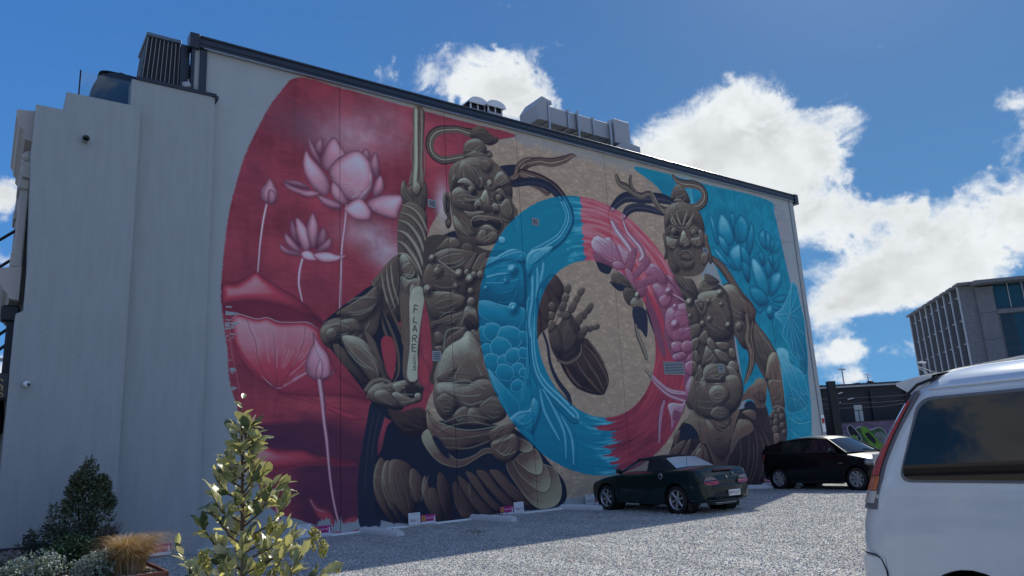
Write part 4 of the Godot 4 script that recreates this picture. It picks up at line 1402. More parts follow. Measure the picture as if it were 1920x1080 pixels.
	puff([629,415,625,425,616,430,607,427,603,418,608,408,617,404,626,407], BR, 0.55, 0.3, -120, 0.08, 12.1, 4)
	puff([646,411,644,417,638,420,632,418,630,412,633,406,639,403,644,405], BR, 0.55, 0.3, -120, 0.08, 7.5, 4)
	puff([660,425,655,435,646,440,637,437,633,428,638,418,647,413,656,416], BR, 0.55, 0.3, -120, 0.08, 12.3, 4)
	puff([667,414,664,421,658,424,652,422,649,416,652,409,659,406,665,408], BR, 0.55, 0.3, -120, 0.08, 8.2, 4)
	puff([687,412,684,420,676,423,669,421,666,414,670,406,677,403,685,405], BR, 0.55, 0.3, -120, 0.08, 9.7, 4)
	puff([656,456,653,462,646,465,640,463,638,457,641,451,647,448,653,450], BR, 0.55, 0.3, -120, 0.08, 8.1, 4)
	puff([660,482,656,491,647,495,638,492,635,484,639,475,648,471,657,474], BR, 0.55, 0.3, -120, 0.08, 11.5, 4)
	puff([790,390,785,401,773,407,762,403,758,393,763,381,775,376,786,379], BR, 0.55, 0.3, -120, 0.08, 14.6, 4)
	puff([760,419,758,425,752,427,747,426,745,420,747,415,753,412,758,414], BR, 0.55, 0.3, -120, 0.08, 7.2, 4)
	puff([697,443,695,448,691,450,686,449,685,444,687,440,691,438,696,439], BR, 0.55, 0.3, -120, 0.08, 5.9, 4)
	puff([785,487,780,498,769,504,758,500,754,490,759,479,771,474,781,477], BR, 0.55, 0.3, -120, 0.08, 14.3, 4)
	puff([550,385,548,390,544,392,540,390,539,387,540,382,544,380,548,381], BR, 0.7, 0.3, -120, 0.08, 5.2, 4)
	puff([536,461,534,465,531,467,527,466,526,462,527,458,531,457,534,458], BR, 0.7, 0.3, -120, 0.08, 4.8, 4)
	puff([624,416,622,422,616,425,611,423,608,418,611,412,617,409,622,411], BR, 0.7, 0.3, -120, 0.08, 7.4, 4)
	puff([655,426,652,432,646,435,641,433,639,427,641,421,647,418,653,420], BR, 0.7, 0.3, -120, 0.08, 7.5, 4)
	puff([782,389,779,395,774,398,768,396,766,391,769,385,775,382,780,384], BR, 0.7, 0.3, -120, 0.08, 7.3, 4)
	puff([777,489,775,494,770,496,765,494,763,490,766,485,771,482,776,484], BR, 0.7, 0.3, -120, 0.08, 6.4, 4)
	puff([754,411,753,414,751,415,749,414,748,412,749,410,751,409,753,409], BR, 0.6, 0.3, -120, 0.08, 2.9, 4)
	puff([693,435,692,437,690,438,688,437,688,435,689,434,691,433,692,433], BR, 0.6, 0.3, -120, 0.08, 2.4, 4)
	puff([564,403,563,406,561,407,558,407,557,404,558,401,561,400,563,401], BR, 0.6, 0.3, -120, 0.08, 3.3, 4)
	puff([609,438,608,440,606,441,605,440,604,438,605,437,607,436,608,436], BR, 0.6, 0.3, -120, 0.08, 2.3, 4)
	puff([518,735,534,752,572,774,629,786,689,782,740,763,755,779,743,804,693,812,639,815,604,823,570,827,538,807,519,778], BW, 0.5, 0.3, -100, 0.1, 11.7, 4)
	ink([521,745,561,769,623,783,695,777,740,763], 1.7, BW, 0.9, 0.5)
	ink([528,764,577,794,640,801,683,787], 1.3, BW, 0.04, 0.7)
	ink([528,778,570,817,627,829,680,826], 1.6, BW, 0.04, 0.6)
	puff([503,794,519,778,532,797,554,817,575,836,597,847,638,839,662,826,692,827,710,842,674,836,644,847,614,860,585,863,547,851,518,824], BW, 0.5, 0.3, -100, 0.72, 4.7, 4)
	puff([530,797,543,797,565,822,572,841,553,833], BK, 0.05, 0.0, 0, 0.0, 4.1, 5)
	puff([683,787,708,775,746,763,755,779,737,804,705,818,685,807], BW, 0.5, 0.3, -110, 0.12, 7.8, 5)
	puff([687,812,725,803,750,794,765,810,757,840,727,857,697,849,686,832], BW, 0.52, 0.3, -110, 0.14, 8.9, 4)
	ink([694,802,725,796,745,779], 1.4, BW, 0.02, 0.7)
	ink([690,822,718,813,750,804], 1.4, BW, 0.02, 0.7)
	ink([695,827,722,843,757,835], 1.4, BW, 0.9, 0.5)
	flat([903,387,935,412,938,438,910,488,874,533,851,549,837,564,835,521,842,467,856,426], BW, 0.16, 4, 1.5, 1)
	puff([885,409,909,396,939,426,922,461,901,437], BW, 0.2, 0.15, -130, 0.08, 7.5, 5)
	puff([860,430,886,453,887,489,880,519,859,502,851,467], BW, 0.26, 0.15, -150, 0.08, 7.3, 5)
	puff([843,456,853,499,851,545,835,558,836,511], BW, 0.3, 0.15, 180, 0.1, 4.8, 5)
	rib([860,548,871,580,876,625,895,667,927,705,932,726], [4.0,4.0,4.8,6.4,7.2,5.6], BK, 0.4, 0.1, 0.2, 0)
	puff([878,547,900,603,915,638,936,666,961,687,1007,701,1046,703,1060,690,1072,665,1064,632,1037,599,1012,559,988,557,937,595], BW, 0.12, 0.1, -60, 0.04, 12.5, 4)
	rib([987,571,1019,592,1045,625,1063,657,1064,676], [2.1,4.7,4.7,2.1], BW, 0.36, 0.05, -0.2, 0)
	rib([985,593,1005,626,1031,658,1048,687], [2.1,4.6,4.6,2.1], BW, 0.36, 0.05, -0.2, 0)
	rib([959,612,980,644,1010,673,1037,696], [2.1,4.6,4.6,2.1], BW, 0.36, 0.05, -0.2, 0)
	rib([925,631,941,659,971,684], [2.0,4.5,4.5,2.0], BW, 0.36, 0.05, -0.2, 0)
	rib([1012,563,1034,588,1060,621], [2.1,4.7,4.7,2.1], BW, 0.36, 0.05, -0.2, 0)
	puff([878,519,892,511,907,524,932,497,915,487,948,485,965,499,986,527,980,546,988,564,971,590,936,609,908,617,887,597,877,562], BR, 0.22, 0.12, -140, 0.08, 16.5, 4)
	puff([876,540,880,519,892,511,902,525,914,553,920,581,909,610,892,593,878,565], BR, 0.3, 0.25, -110, 0.08, 8.1, 4)
	puff([923,545,946,507,966,543,974,557,947,587,924,592], BR, 0.24, 0.15, -120, 0.08, 9.9, 5)
	puff([975,546,991,527,1010,533,993,556,978,564], BR, 0.3, 0.2, -60, 0.08, 5.9, 5)
	puff([907,495,924,486,947,487,954,496,936,506,918,502], BR, 0.5, 0.2, -110, 0.12, 4.1, 5)
	puff([884,482,884,470,896,464,907,473,903,486,894,489], BR, 0.42, 0.3, -120, 0.06, 3.7, 5)
	puff([881,501,883,491,894,490,902,497,898,510,883,512], BR, 0.42, 0.3, -120, 0.06, 3.7, 5)
	puff([875,540,880,517,892,513,902,525,894,536,880,544], BR, 0.42, 0.3, -120, 0.06, 3.6, 5)
	puff([938,430,942,417,952,410,963,415,960,432,949,439], BR, 0.42, 0.3, -120, 0.06, 3.8, 5)
	puff([927,461,933,442,947,439,956,442,948,459,938,464], BR, 0.42, 0.3, -120, 0.06, 3.8, 5)
	puff([915,484,926,463,945,463,939,480,926,487], BR, 0.42, 0.3, -120, 0.06, 3.7, 5)
	puff([982,434,989,422,1002,416,1012,420,1005,434,992,443], BR, 0.42, 0.3, -120, 0.06, 3.9, 5)
	puff([966,454,975,440,988,437,995,444,986,458,976,463], BR, 0.42, 0.3, -120, 0.06, 3.8, 5)
	puff([946,482,957,462,972,456,981,462,972,480,959,490], BR, 0.42, 0.3, -120, 0.06, 3.8, 5)
	puff([1009,474,1023,457,1033,455,1039,462,1030,478,1017,488], BR, 0.42, 0.3, -120, 0.06, 3.9, 5)
	puff([993,490,1006,473,1018,480,1011,496,1001,504], BR, 0.42, 0.3, -120, 0.06, 3.9, 5)
	puff([965,503,991,484,1000,493,996,508,980,522,971,513], BR, 0.42, 0.3, -120, 0.06, 3.8, 5)
	puff([1028,521,1042,513,1054,514,1053,524,1040,530,1030,529], BR, 0.42, 0.3, -120, 0.06, 3.9, 5)
	puff([1011,522,1026,517,1031,529,1019,537,1011,533], BR, 0.42, 0.3, -120, 0.06, 3.9, 5)
	puff([986,531,994,521,1011,520,1012,535,994,545,987,542], BR, 0.42, 0.3, -120, 0.06, 3.8, 5)
	rib([901,616,930,622,964,609,983,590,984,572], [3.7,3.7,3.7,3.7,2.9], BR, 0.4, 0.1, -0.2, 0)
	ink([905,619,935,624,969,608,985,586], 1.0, BR, 0.8, 0.5)
	rib([1139,173,1176,140,1214,124,1268,119,1320,110,1363,106,1407,110], [9.4,14.5,16.7,17.4,17.4,16.7,10.9], BK, 0.45, 0.05, 0.2, 2)
	rib([1184,190,1201,169,1230,155,1272,149,1314,150,1356,155], [9.4,12.9,12.9,12.9,12.2,7.2], BK, 0.55, 0.05, -0.3, 2)
	rib([1169,68,1179,88,1206,95,1233,106,1265,113,1291,101,1312,102,1322,122,1341,138,1372,140], [7.3,10.9,12.4,10.9,9.5,8.7,10.2,10.9,10.9,8.7], BR, 0.42, 0.08, 0.2, 3)
	rib([1229,57,1224,76,1230,94,1245,104], [5.0,7.2,7.9,5.0], BR, 0.4, 0.08, -0.2, 0)
	rib([1357,152,1334,130,1320,107,1309,93], [4.5,6.0,6.0,3.7], BR, 0.6, 0.15, 0.2, 0)
	rib([1558,271,1600,295,1636,331,1665,363,1703,394], [9.9,17.0,18.4,15.6,8.5], BW, 0.42, 0.1, -0.1, 4)
	flat([1594,365,1652,351,1703,378,1752,421,1743,463,1792,510,1827,555,1857,591,1855,650,1837,744,1777,753,1766,700,1748,651,1715,603,1680,565,1646,526,1622,510], BR, 0.2, 4, 2, 1)
	puff([1586,370,1624,351,1665,356,1694,388,1709,419,1697,443,1662,481,1640,487,1623,465,1607,409], BR, 0.5, 0.28, -120, 0.1, 19.2, 4)
	puff([1672,390,1713,401,1750,430,1737,458,1713,469,1698,438,1682,412], BW, 0.42, 0.25, -120, 0.1, 9.2, 5)
	puff([1625,492,1650,468,1684,475,1688,524,1674,560,1643,540], BR, 0.3, 0.25, -120, 0.08, 11.2, 5)
	puff([1671,485,1664,495,1651,499,1640,496,1637,487,1644,477,1656,472,1668,476], BR, 0.5, 0.3, -120, 0.08, 13.4, 4)
	rib([1696,447,1696,484,1681,525,1694,564,1690,604,1664,644,1646,666], [7.8,11.2,12.3,12.3,12.3,8.9,3.4], BW, 0.48, 0.12, -0.2, 3)
	rib([1728,468,1711,514,1713,559,1700,604,1679,639], [5.6,7.9,7.9,7.9,4.5], BW, 0.4, 0.1, 0.2, 2)
	puff([1734,472,1779,502,1815,542,1825,564,1792,579,1760,625,1738,594,1722,550], BR, 0.4, 0.25, -60, 0.1, 15.0, 4)
	ink([1751,494,1794,538,1818,564], 1.8, BR, 0.85, 0.35)
	ink([1738,522,1753,558,1785,579], 1.8, BR, 0.05, 0.5)
	puff([1784,584,1818,562,1845,577,1857,609,1854,655,1840,718,1804,726,1780,704,1783,655,1755,651], BW, 0.52, 0.25, -100, 0.12, 15.1, 4)
	ink([1817,569,1824,619,1803,664,1806,718], 1.8, BW, 0.12, 0.5)
	ink([1840,600,1836,650,1827,709], 1.8, BW, 0.8, 0.4)
	puff([1767,661,1797,654,1854,664,1837,738,1778,741,1775,703], BW, 0.45, 0.2, -100, 0.12, 8.1, 5)
	ink([1812,668,1807,703,1806,734], 1.4, BW, 0.1, 0.5)
	ink([1835,668,1830,703,1826,734], 1.4, BW, 0.8, 0.3)
	rib([1776,744,1802,739,1829,747], [5.4,5.4,5.4], BR, 0.55, 0.15, -0.2, 0)
	rib([1776,751,1800,746,1831,754], [2.2,2.2,2.2], BR, 0.7, 0.2, 0, 0)
	flat([1773,751,1834,754,1819,855,1721,851,1732,798], BR, 0.12, 4, 1.5, 1)
	puff([1819,755,1813,763,1802,767,1792,763,1789,755,1795,747,1807,743,1817,747], BR, 0.4, 0.3, -120, 0.08, 11.6, 4)
	puff([1789,758,1784,765,1776,767,1768,764,1766,758,1771,752,1779,749,1787,752], BR, 0.4, 0.3, -120, 0.08, 8.8, 4)
	puff([1776,768,1771,775,1762,778,1754,775,1751,768,1757,761,1766,758,1774,761], BR, 0.4, 0.3, -120, 0.08, 9.7, 4)
	puff([1799,772,1793,779,1784,782,1776,779,1773,772,1779,765,1788,762,1796,765], BR, 0.4, 0.3, -120, 0.08, 9.7, 4)
	puff([1830,773,1824,781,1812,784,1802,780,1800,772,1806,764,1817,761,1827,764], BR, 0.4, 0.3, -120, 0.08, 11.6, 4)
	puff([1761,794,1755,801,1745,804,1736,801,1734,793,1739,786,1749,783,1758,786], BR, 0.4, 0.3, -120, 0.08, 10.4, 4)
	puff([1794,789,1788,797,1777,800,1767,797,1765,789,1771,781,1782,777,1792,781], BR, 0.4, 0.3, -120, 0.08, 11.5, 4)
	puff([1824,800,1819,807,1809,810,1801,807,1799,800,1804,793,1814,790,1822,793], BR, 0.4, 0.3, -120, 0.08, 9.8, 4)
	puff([1793,813,1785,824,1771,828,1758,823,1755,812,1763,802,1777,798,1790,802], BR, 0.4, 0.3, -120, 0.08, 14.9, 4)
	puff([1752,819,1747,826,1737,829,1728,826,1726,818,1731,811,1741,808,1750,811], BR, 0.4, 0.3, -120, 0.08, 10.4, 4)
	puff([1830,821,1825,827,1816,830,1809,827,1807,820,1812,814,1820,812,1828,815], BR, 0.4, 0.3, -120, 0.08, 8.9, 4)
	puff([1760,829,1775,823,1790,830,1781,867,1752,866], BW, 0.58, 0.1, -90, 0.3, 3.9, 5)
	flat([1292,337,1343,349,1378,354,1466,385,1504,351,1582,357,1623,394,1628,479,1622,527,1622,580,1627,623,1638,674,1623,717,1576,750,1389,748,1366,708,1366,669,1371,636,1330,597,1303,542,1307,477,1276,409], BR, 0.22, 5, 2, 1)
	puff([1274,385,1316,368,1357,377,1383,400,1397,429,1380,422,1352,411,1325,434,1297,424], BR, 0.5, 0.25, -120, 0.12, 12.0, 4)
	puff([1297,424,1328,409,1351,416,1336,438,1311,448], BR, 0.55, 0.2, -120, 0.15, 6.0, 5)
	puff([1337,349,1366,355,1380,379,1422,388,1451,399,1454,420,1406,411,1374,384], BR, 0.42, 0.25, -120, 0.1, 8.2, 4)
	puff([1355,305,1370,329,1415,350,1453,351,1473,384,1463,407,1411,381,1372,354], BR, 0.45, 0.25, -120, 0.12, 10.4, 4)
	puff([1473,384,1506,337,1536,352,1582,357,1538,381,1490,396], BR, 0.5, 0.25, -110, 0.12, 9.7, 5)
	puff([1514,328,1547,329,1584,348,1542,358,1517,349], BR, 0.32, 0.2, -120, 0.08, 7.7, 5)
	puff([1314,488,1327,455,1365,440,1410,428,1451,438,1464,475,1449,493,1404,504,1362,543,1327,541,1313,517], BR, 0.44, 0.3, -110, 0.1, 17.1, 4)
	puff([1348,515,1398,504,1462,488,1463,518,1435,536,1379,547,1340,548], BR, 0.44, 0.28, -100, 0.08, 10.1, 5)
	puff([1474,397,1538,379,1592,378,1613,413,1623,465,1614,515,1569,538,1524,536,1503,507,1495,478,1470,441], BR, 0.44, 0.3, -110, 0.1, 19.4, 4)
	ink([1504,464,1538,453,1593,447], 1.7, BR, 0.12, 0.4)
	ink([1498,499,1512,532,1569,541,1619,523], 2.0, BR, 0.02, 0.7)
	ink([1331,549,1384,551,1442,531,1460,518], 1.9, BR, 0.02, 0.7)
	puff([1331,553,1373,549,1375,571,1338,581], BR, 0.5, 0.3, -110, 0.1, 5.9, 5)
	puff([1378,551,1415,545,1424,570,1380,579], BR, 0.5, 0.3, -110, 0.1, 6.0, 5)
	puff([1331,589,1374,578,1390,591,1340,605], BR, 0.5, 0.3, -110, 0.1, 5.9, 5)
	puff([1415,545,1455,531,1444,561,1416,578], BR, 0.5, 0.3, -110, 0.1, 6.1, 5)
	puff([1396,591,1436,569,1438,594,1411,611,1388,604], BR, 0.5, 0.3, -110, 0.1, 6.0, 5)
	puff([1470,517,1490,508,1500,524,1489,550,1467,551,1454,535], BR, 0.5, 0.3, -110, 0.1, 6.2, 5)
	puff([1499,529,1523,540,1532,566,1506,567,1489,550], BR, 0.5, 0.3, -110, 0.1, 6.3, 5)
	puff([1519,566,1551,565,1581,581,1591,602,1551,603,1528,587], BR, 0.5, 0.3, -110, 0.1, 6.4, 5)
	puff([1592,598,1624,606,1626,627,1591,637,1575,616], BR, 0.5, 0.3, -110, 0.1, 6.5, 5)
	puff([1529,544,1589,542,1591,563,1551,565], BR, 0.5, 0.3, -110, 0.1, 6.4, 5)
	puff([1592,559,1615,563,1620,589,1591,585], BR, 0.5, 0.3, -110, 0.1, 6.5, 5)
	puff([1436,569,1445,590,1449,602,1423,611], BR, 0.5, 0.3, -110, 0.1, 6.1, 5)
	puff([1408,664,1427,627,1447,614,1456,635,1446,660,1426,668], BR, 0.5, 0.3, -110, 0.1, 6.0, 5)
	puff([1381,612,1418,603,1434,619,1405,648,1383,636], BR, 0.5, 0.3, -110, 0.1, 6.0, 5)
	puff([1562,616,1601,619,1629,649,1631,674,1594,658,1556,646], BR, 0.5, 0.3, -110, 0.1, 6.4, 5)
	puff([1453,614,1472,576,1485,555,1505,571,1527,591,1527,608,1491,613], BR, 0.56, 0.25, -100, 0.15, 10.4, 5)
	puff([1453,651,1472,616,1524,608,1563,612,1570,641,1541,658,1483,663], BR, 0.56, 0.22, -110, 0.15, 13.5, 5)
	puff([1372,708,1396,668,1426,668,1457,647,1462,676,1449,716,1420,740,1384,740], BR, 0.48, 0.3, -110, 0.12, 14.9, 4)
	puff([1459,692,1488,671,1533,667,1560,679,1558,708,1523,725,1473,721], BR, 0.58, 0.3, -110, 0.1, 17.5, 5)
	puff([1556,650,1597,641,1628,653,1634,687,1608,725,1560,733,1562,688], BR, 0.45, 0.25, -100, 0.1, 15.9, 5)
	ink([1595,649,1602,683,1588,721], 1.6, BR, 0.1, 0.45)
	ink([1622,653,1622,687], 1.7, BR, 0.1, 0.45)
	ink([1400,676,1401,712,1409,736], 1.5, BR, 0.1, 0.45)
	ink([1458,627,1455,659,1429,668], 1.6, BR, 0.9, 0.5)
	ink([1483,551,1476,593,1453,618,1443,602], 1.3, BR, 0.05, 0.5)
	rib([1347,403,1381,413,1410,424], [3.6,3.6,3.1], BR, 0.66, 0.2, -0.2, 0)
	rib([1525,419,1555,399,1574,384], [3.3,3.3,3.3], BR, 0.66, 0.2, -0.2, 0)
	puff([1356,396,1351,405,1340,409,1330,407,1327,399,1333,390,1343,386,1353,388], BR, 0.58, 0.3, -120, 0.08, 12.1, 4)
	puff([1372,441,1368,447,1361,450,1354,448,1352,443,1356,437,1363,434,1370,436], BR, 0.58, 0.3, -120, 0.08, 8.0, 4)
	puff([1445,423,1439,433,1427,437,1416,434,1412,426,1419,416,1431,411,1442,414], BR, 0.58, 0.3, -120, 0.08, 13.5, 4)
	puff([1434,466,1431,472,1424,474,1417,473,1416,468,1419,462,1426,460,1432,461], BR, 0.58, 0.3, -120, 0.08, 7.7, 4)
	puff([1528,415,1523,421,1514,425,1506,423,1504,416,1508,410,1517,406,1525,408], BR, 0.58, 0.3, -120, 0.08, 9.6, 4)
	puff([1594,382,1587,391,1575,396,1564,393,1561,385,1567,375,1580,371,1591,373], BR, 0.58, 0.3, -120, 0.08, 13.2, 4)
	puff([1587,419,1583,424,1576,427,1570,425,1568,420,1572,415,1579,412,1585,414], BR, 0.58, 0.3, -120, 0.08, 7.7, 4)
	puff([1525,469,1520,476,1511,479,1503,477,1501,471,1506,464,1514,461,1522,463], BR, 0.58, 0.3, -120, 0.08, 9.6, 4)
	puff([1489,487,1485,493,1476,496,1469,494,1466,488,1471,481,1479,478,1487,480], BR, 0.58, 0.3, -120, 0.08, 9.4, 4)
	puff([1371,495,1364,505,1352,510,1341,507,1337,497,1343,488,1356,483,1367,486], BR, 0.58, 0.3, -120, 0.08, 13.9, 4)
	puff([1613,484,1608,491,1597,495,1588,492,1586,485,1591,478,1601,474,1610,477], BR, 0.58, 0.3, -120, 0.08, 11.0, 4)
	puff([1349,396,1346,400,1341,402,1336,401,1335,397,1337,393,1343,391,1348,392], BR, 0.72, 0.3, -120, 0.08, 6.0, 4)
	puff([1437,424,1434,429,1427,431,1422,430,1420,425,1423,420,1430,417,1436,419], BR, 0.72, 0.3, -120, 0.08, 7.2, 4)
	puff([1586,381,1583,386,1576,388,1571,387,1569,383,1573,378,1579,376,1584,377], BR, 0.72, 0.3, -120, 0.08, 6.6, 4)
	puff([1362,496,1358,501,1352,503,1347,502,1345,497,1348,492,1354,490,1360,491], BR, 0.72, 0.3, -120, 0.08, 7.0, 4)
	puff([1607,484,1604,487,1600,489,1596,488,1595,485,1597,481,1601,480,1606,481], BR, 0.72, 0.3, -120, 0.08, 4.9, 4)
	puff([1451,420,1468,413,1507,412,1511,425,1500,451,1479,464,1463,445], BR, 0.5, 0.2, -110, 0.15, 5.3, 5)
	puff([1460,422,1493,415,1497,430,1480,453,1467,436], BR, 0.2, 0.1, -110, 0.62, 2.6, 5)
	puff([1469,426,1489,422,1489,433,1479,442], BR, 0.45, 0.2, -110, 0.2, 2.6, 5)
	rib([1418,22,1436,35,1468,38,1510,33,1548,39,1561,60,1549,86,1517,107,1489,107], [6.4,12.0,13.6,14.4,15.2,16.0,15.2,13.6,5.6], BR, 0.46, 0.08, 0.2, 3)
	puff([1395,98,1408,69,1429,49,1453,45,1473,65,1485,89,1481,102,1453,101,1417,100], BR, 0.46, 0.25, -110, 0.1, 13.3, 4)
	puff([1405,106,1423,95,1445,94,1458,102,1425,106], BR, 0.6, 0.2, -100, 0.2, 3.9, 5)
	ink([1437,58,1439,77,1446,93], 1.2, BR, 0.1, 0.5)
	flat([1354,171,1367,140,1397,115,1439,103,1481,103,1516,117,1535,144,1540,183,1535,230,1539,261,1521,308,1475,338,1389,347,1360,337,1349,293,1351,240], BR, 0.34, 5, 2, 1)
	puff([1354,177,1367,140,1397,116,1444,103,1485,106,1520,120,1538,154,1538,183,1507,168,1472,160,1432,179,1389,172,1364,195], BR, 0.46, 0.2, -110, 0.12, 19.4, 4)
	rib([1388,147,1398,171,1409,182], [1.9,5.7,3.0], BR, 0.64, 0.2, -0.2, 0)
	rib([1412,133,1417,162,1428,179], [1.9,5.7,3.1], BR, 0.64, 0.2, -0.2, 0)
	rib([1467,128,1450,154,1437,178], [1.9,5.8,3.1], BR, 0.64, 0.2, -0.2, 0)
	rib([1495,131,1472,160,1455,175], [2.0,5.9,3.1], BR, 0.64, 0.2, -0.2, 0)
	rib([1391,159,1384,173,1396,184], [1.9,5.7,3.0], BR, 0.64, 0.2, -0.2, 0)
	ink([1399,145,1409,169,1418,184], 1.7, BR, 0.03, 0.6)
	ink([1438,139,1434,166,1434,185], 1.7, BR, 0.03, 0.6)
	ink([1483,132,1457,165,1447,183], 1.7, BR, 0.03, 0.6)
	ink([1379,161,1387,182,1403,192], 1.6, BR, 0.03, 0.6)
	ink([1511,148,1489,167,1469,177], 1.7, BR, 0.03, 0.6)
	puff([1356,218,1368,194,1387,185,1421,196,1413,219,1394,228,1373,218], BR, 0.3, 0.2, -110, 0.1, 5.3, 5)
	puff([1380,199,1395,192,1413,200,1414,213,1395,220,1383,214], BR, 0.12, 0.1, -90, 0.04, 3.4, 5)
	puff([1407,204,1402,212,1392,217,1383,215,1380,207,1385,199,1395,194,1404,196], BR, 0.45, 0.3, -120, 0.08, 11.3, 4)
	puff([1467,190,1492,175,1509,184,1501,205,1472,217,1462,207], BR, 0.3, 0.2, -110, 0.1, 4.7, 5)
	puff([1502,195,1496,204,1484,209,1474,207,1471,199,1477,190,1488,185,1498,187], BR, 0.45, 0.3, -120, 0.08, 12.5, 4)
	ink([1464,193,1487,178,1511,190], 1.0, BR, 0.85, 0.6)
	ink([1382,189,1403,195,1420,201], 1.2, BR, 0.85, 0.5)
	ink([1378,215,1394,223,1413,218], 1.0, BR, 0.85, 0.7)
	ink([1463,211,1481,217,1501,206], 1.0, BR, 0.85, 0.6)
	ink([1364,195,1382,186,1412,194,1429,198], 2.1, BR, 0.04, 0.6)
	ink([1457,191,1478,175,1503,169], 2.2, BR, 0.04, 0.6)
	puff([1428,208,1438,197,1448,205,1455,220,1469,231,1463,243,1439,253,1416,252,1407,242,1418,228], BR, 0.66, 0.35, -100, 0.15, 8.4, 4)
	puff([1425,243,1422,248,1417,250,1412,249,1410,245,1413,241,1419,238,1423,239], BR, 0.3, 0.3, -120, 0.08, 6.0, 4)
	puff([1462,240,1460,245,1454,247,1449,246,1448,242,1450,237,1456,235,1461,236], BR, 0.3, 0.3, -120, 0.08, 6.1, 4)
	ink([1412,254,1434,255,1462,246], 1.2, BR, 0.05, 0.6)
	puff([1355,227,1376,231,1407,230,1404,246,1389,257,1371,265,1355,252], BR, 0.62, 0.3, -120, 0.2, 8.2, 5)
	puff([1471,218,1500,211,1526,198,1527,230,1509,242,1481,243,1469,231], BR, 0.6, 0.3, -110, 0.2, 8.6, 5)
	puff([1508,191,1523,185,1532,204,1530,230,1517,225], BR, 0.5, 0.25, -120, 0.15, 5.5, 5)
	ink([1404,277,1419,266,1442,260,1459,264,1475,280], 1.4, BR, 0.85, 0.7)
	ink([1407,283,1427,268,1446,266,1463,273,1474,285], 1.9, BR, 0.02, 0.8)
	puff([1411,287,1435,275,1457,279,1458,288,1437,295], BR, 0.3, 0.2, -90, 0.2, 6.1, 5)
	ink([1401,282,1419,265,1442,259,1462,264,1477,283], 2.4, BR, 0.0, 0.85)
	ink([1405,278,1420,266,1442,260,1459,264,1474,279], 1.0, BR, 0.95, 0.6)
	ink([1403,255,1387,273,1389,288], 1.4, BR, 0.85, 0.35)
	ink([1471,247,1483,262,1475,278], 1.4, BR, 0.1, 0.5)
	puff([1354,261,1368,281,1387,304,1402,321,1382,335,1363,319], BR, 0.42, 0.25, -140, 0.12, 8.1, 5)
	puff([1409,298,1436,297,1469,292,1456,315,1419,322], BR, 0.38, 0.2, -100, 0.1, 8.3, 5)
	puff([1340,223,1350,217,1355,227,1353,252,1355,283,1344,302,1336,297,1344,272], BR, 0.4, 0.2, -140, 0.1, 3.7, 4)
	puff([1535,200,1550,198,1550,221,1557,240,1560,279,1548,293,1536,275,1533,239], BR, 0.42, 0.2, -140, 0.12, 4.0, 4)
	puff([1510,265,1539,261,1536,291,1509,297], BR, 0.5, 0.2, -100, 0.12, 5.5, 5)
	puff([1047,294,1057,271,1074,262,1099,266,1120,260,1139,276,1153,300,1163,325,1170,337,1127,348,1100,329,1065,317], BR, 0.66, 0.25, -110, 0.15, 10.9, 4)
	puff([1051,314,1088,324,1123,339,1117,355,1104,369,1075,365,1062,345], BK, 0.2, 0.1, -90, 0.05, 5.0, 5)
	ink([1057,274,1088,289,1114,314,1124,335], 1.8, BR, 0.3, 0.5)
	puff([1148,275,1175,291,1192,299,1185,322,1170,337,1157,306], BR, 0.7, 0.2, -110, 0.25, 6.0, 5)
	rib([1136,212,1152,236,1175,259,1194,279,1205,294], [9.0,12.8,12.8,12.8,11.3], BR, 0.72, 0.3, 0.2, 2)
	rib([1182,206,1191,231,1215,254,1239,274,1249,299,1234,314], [5.4,7.7,10.7,13.0,13.0,7.7], BR, 0.66, 0.25, 0.2, 2)
	puff([1112,371,1138,356,1159,357,1186,380,1200,404,1179,406,1146,396,1117,399], BR, 0.4, 0.25, -110, 0.1, 8.1, 4)
	puff([1105,390,1134,394,1163,398,1152,414,1128,410], BK, 0.3, 0.1, -90, 0.1, 3.6, 5)
	puff([1152,417,1170,403,1196,404,1207,419,1190,449,1173,453,1158,439], BR, 0.32, 0.25, -110, 0.08, 6.6, 5)
	puff([1178,447,1193,430,1219,428,1229,452,1226,471,1204,476,1185,459], BR, 0.6, 0.2, -110, 0.2, 5.2, 5)
	ink([1201,436,1218,431,1224,453,1229,468], 1.0, BR, 0.95, 0.6)
	flat([1187,458,1240,464,1232,540,1211,522,1187,508], BK, 0.35, 3, 1.5, 1)
	rib([1191,508,1196,536,1210,566,1222,599], [5.1,8.0,8.7,7.3], BR, 0.55, 0.15, -0.2, 4)
	puff([1249,335,1278,319,1313,328,1333,349,1334,376,1306,375,1277,358,1255,357], BR, 0.52, 0.25, -110, 0.12, 9.4, 4)
	puff([1176,343,1197,295,1212,279,1225,282,1222,299,1211,323,1196,353,1181,352], BR, 0.36, 0.25, -150, 0.14, 4.2, 4)
	puff([1197,360,1231,330,1257,308,1271,301,1277,309,1268,326,1237,352,1206,375], BR, 0.36, 0.25, -130, 0.14, 4.2, 4)
	puff([1198,385,1235,372,1272,360,1295,360,1295,373,1269,383,1223,399,1200,404], BR, 0.36, 0.25, -110, 0.14, 4.2, 4)
	puff([1124,335,1146,328,1170,338,1173,346,1139,353,1124,348], BR, 0.56, 0.2, -110, 0.15, 4.4, 5)
	puff([1169,347,1190,351,1201,366,1206,391,1209,406,1232,395,1252,393,1247,413,1228,427,1207,422,1184,393], BR, 0.45, 0.2, -110, 0.12, 6.7, 4)
	puff([1218,420,1214,427,1208,430,1202,428,1200,421,1204,414,1210,411,1216,413], BR, 0.8, 0.3, -120, 0.08, 7.4, 4)
	ink([1204,307,1213,305], 1.0, BR, 0.9, 0.5)
	ink([1195,328,1206,325], 1.0, BR, 0.9, 0.5)
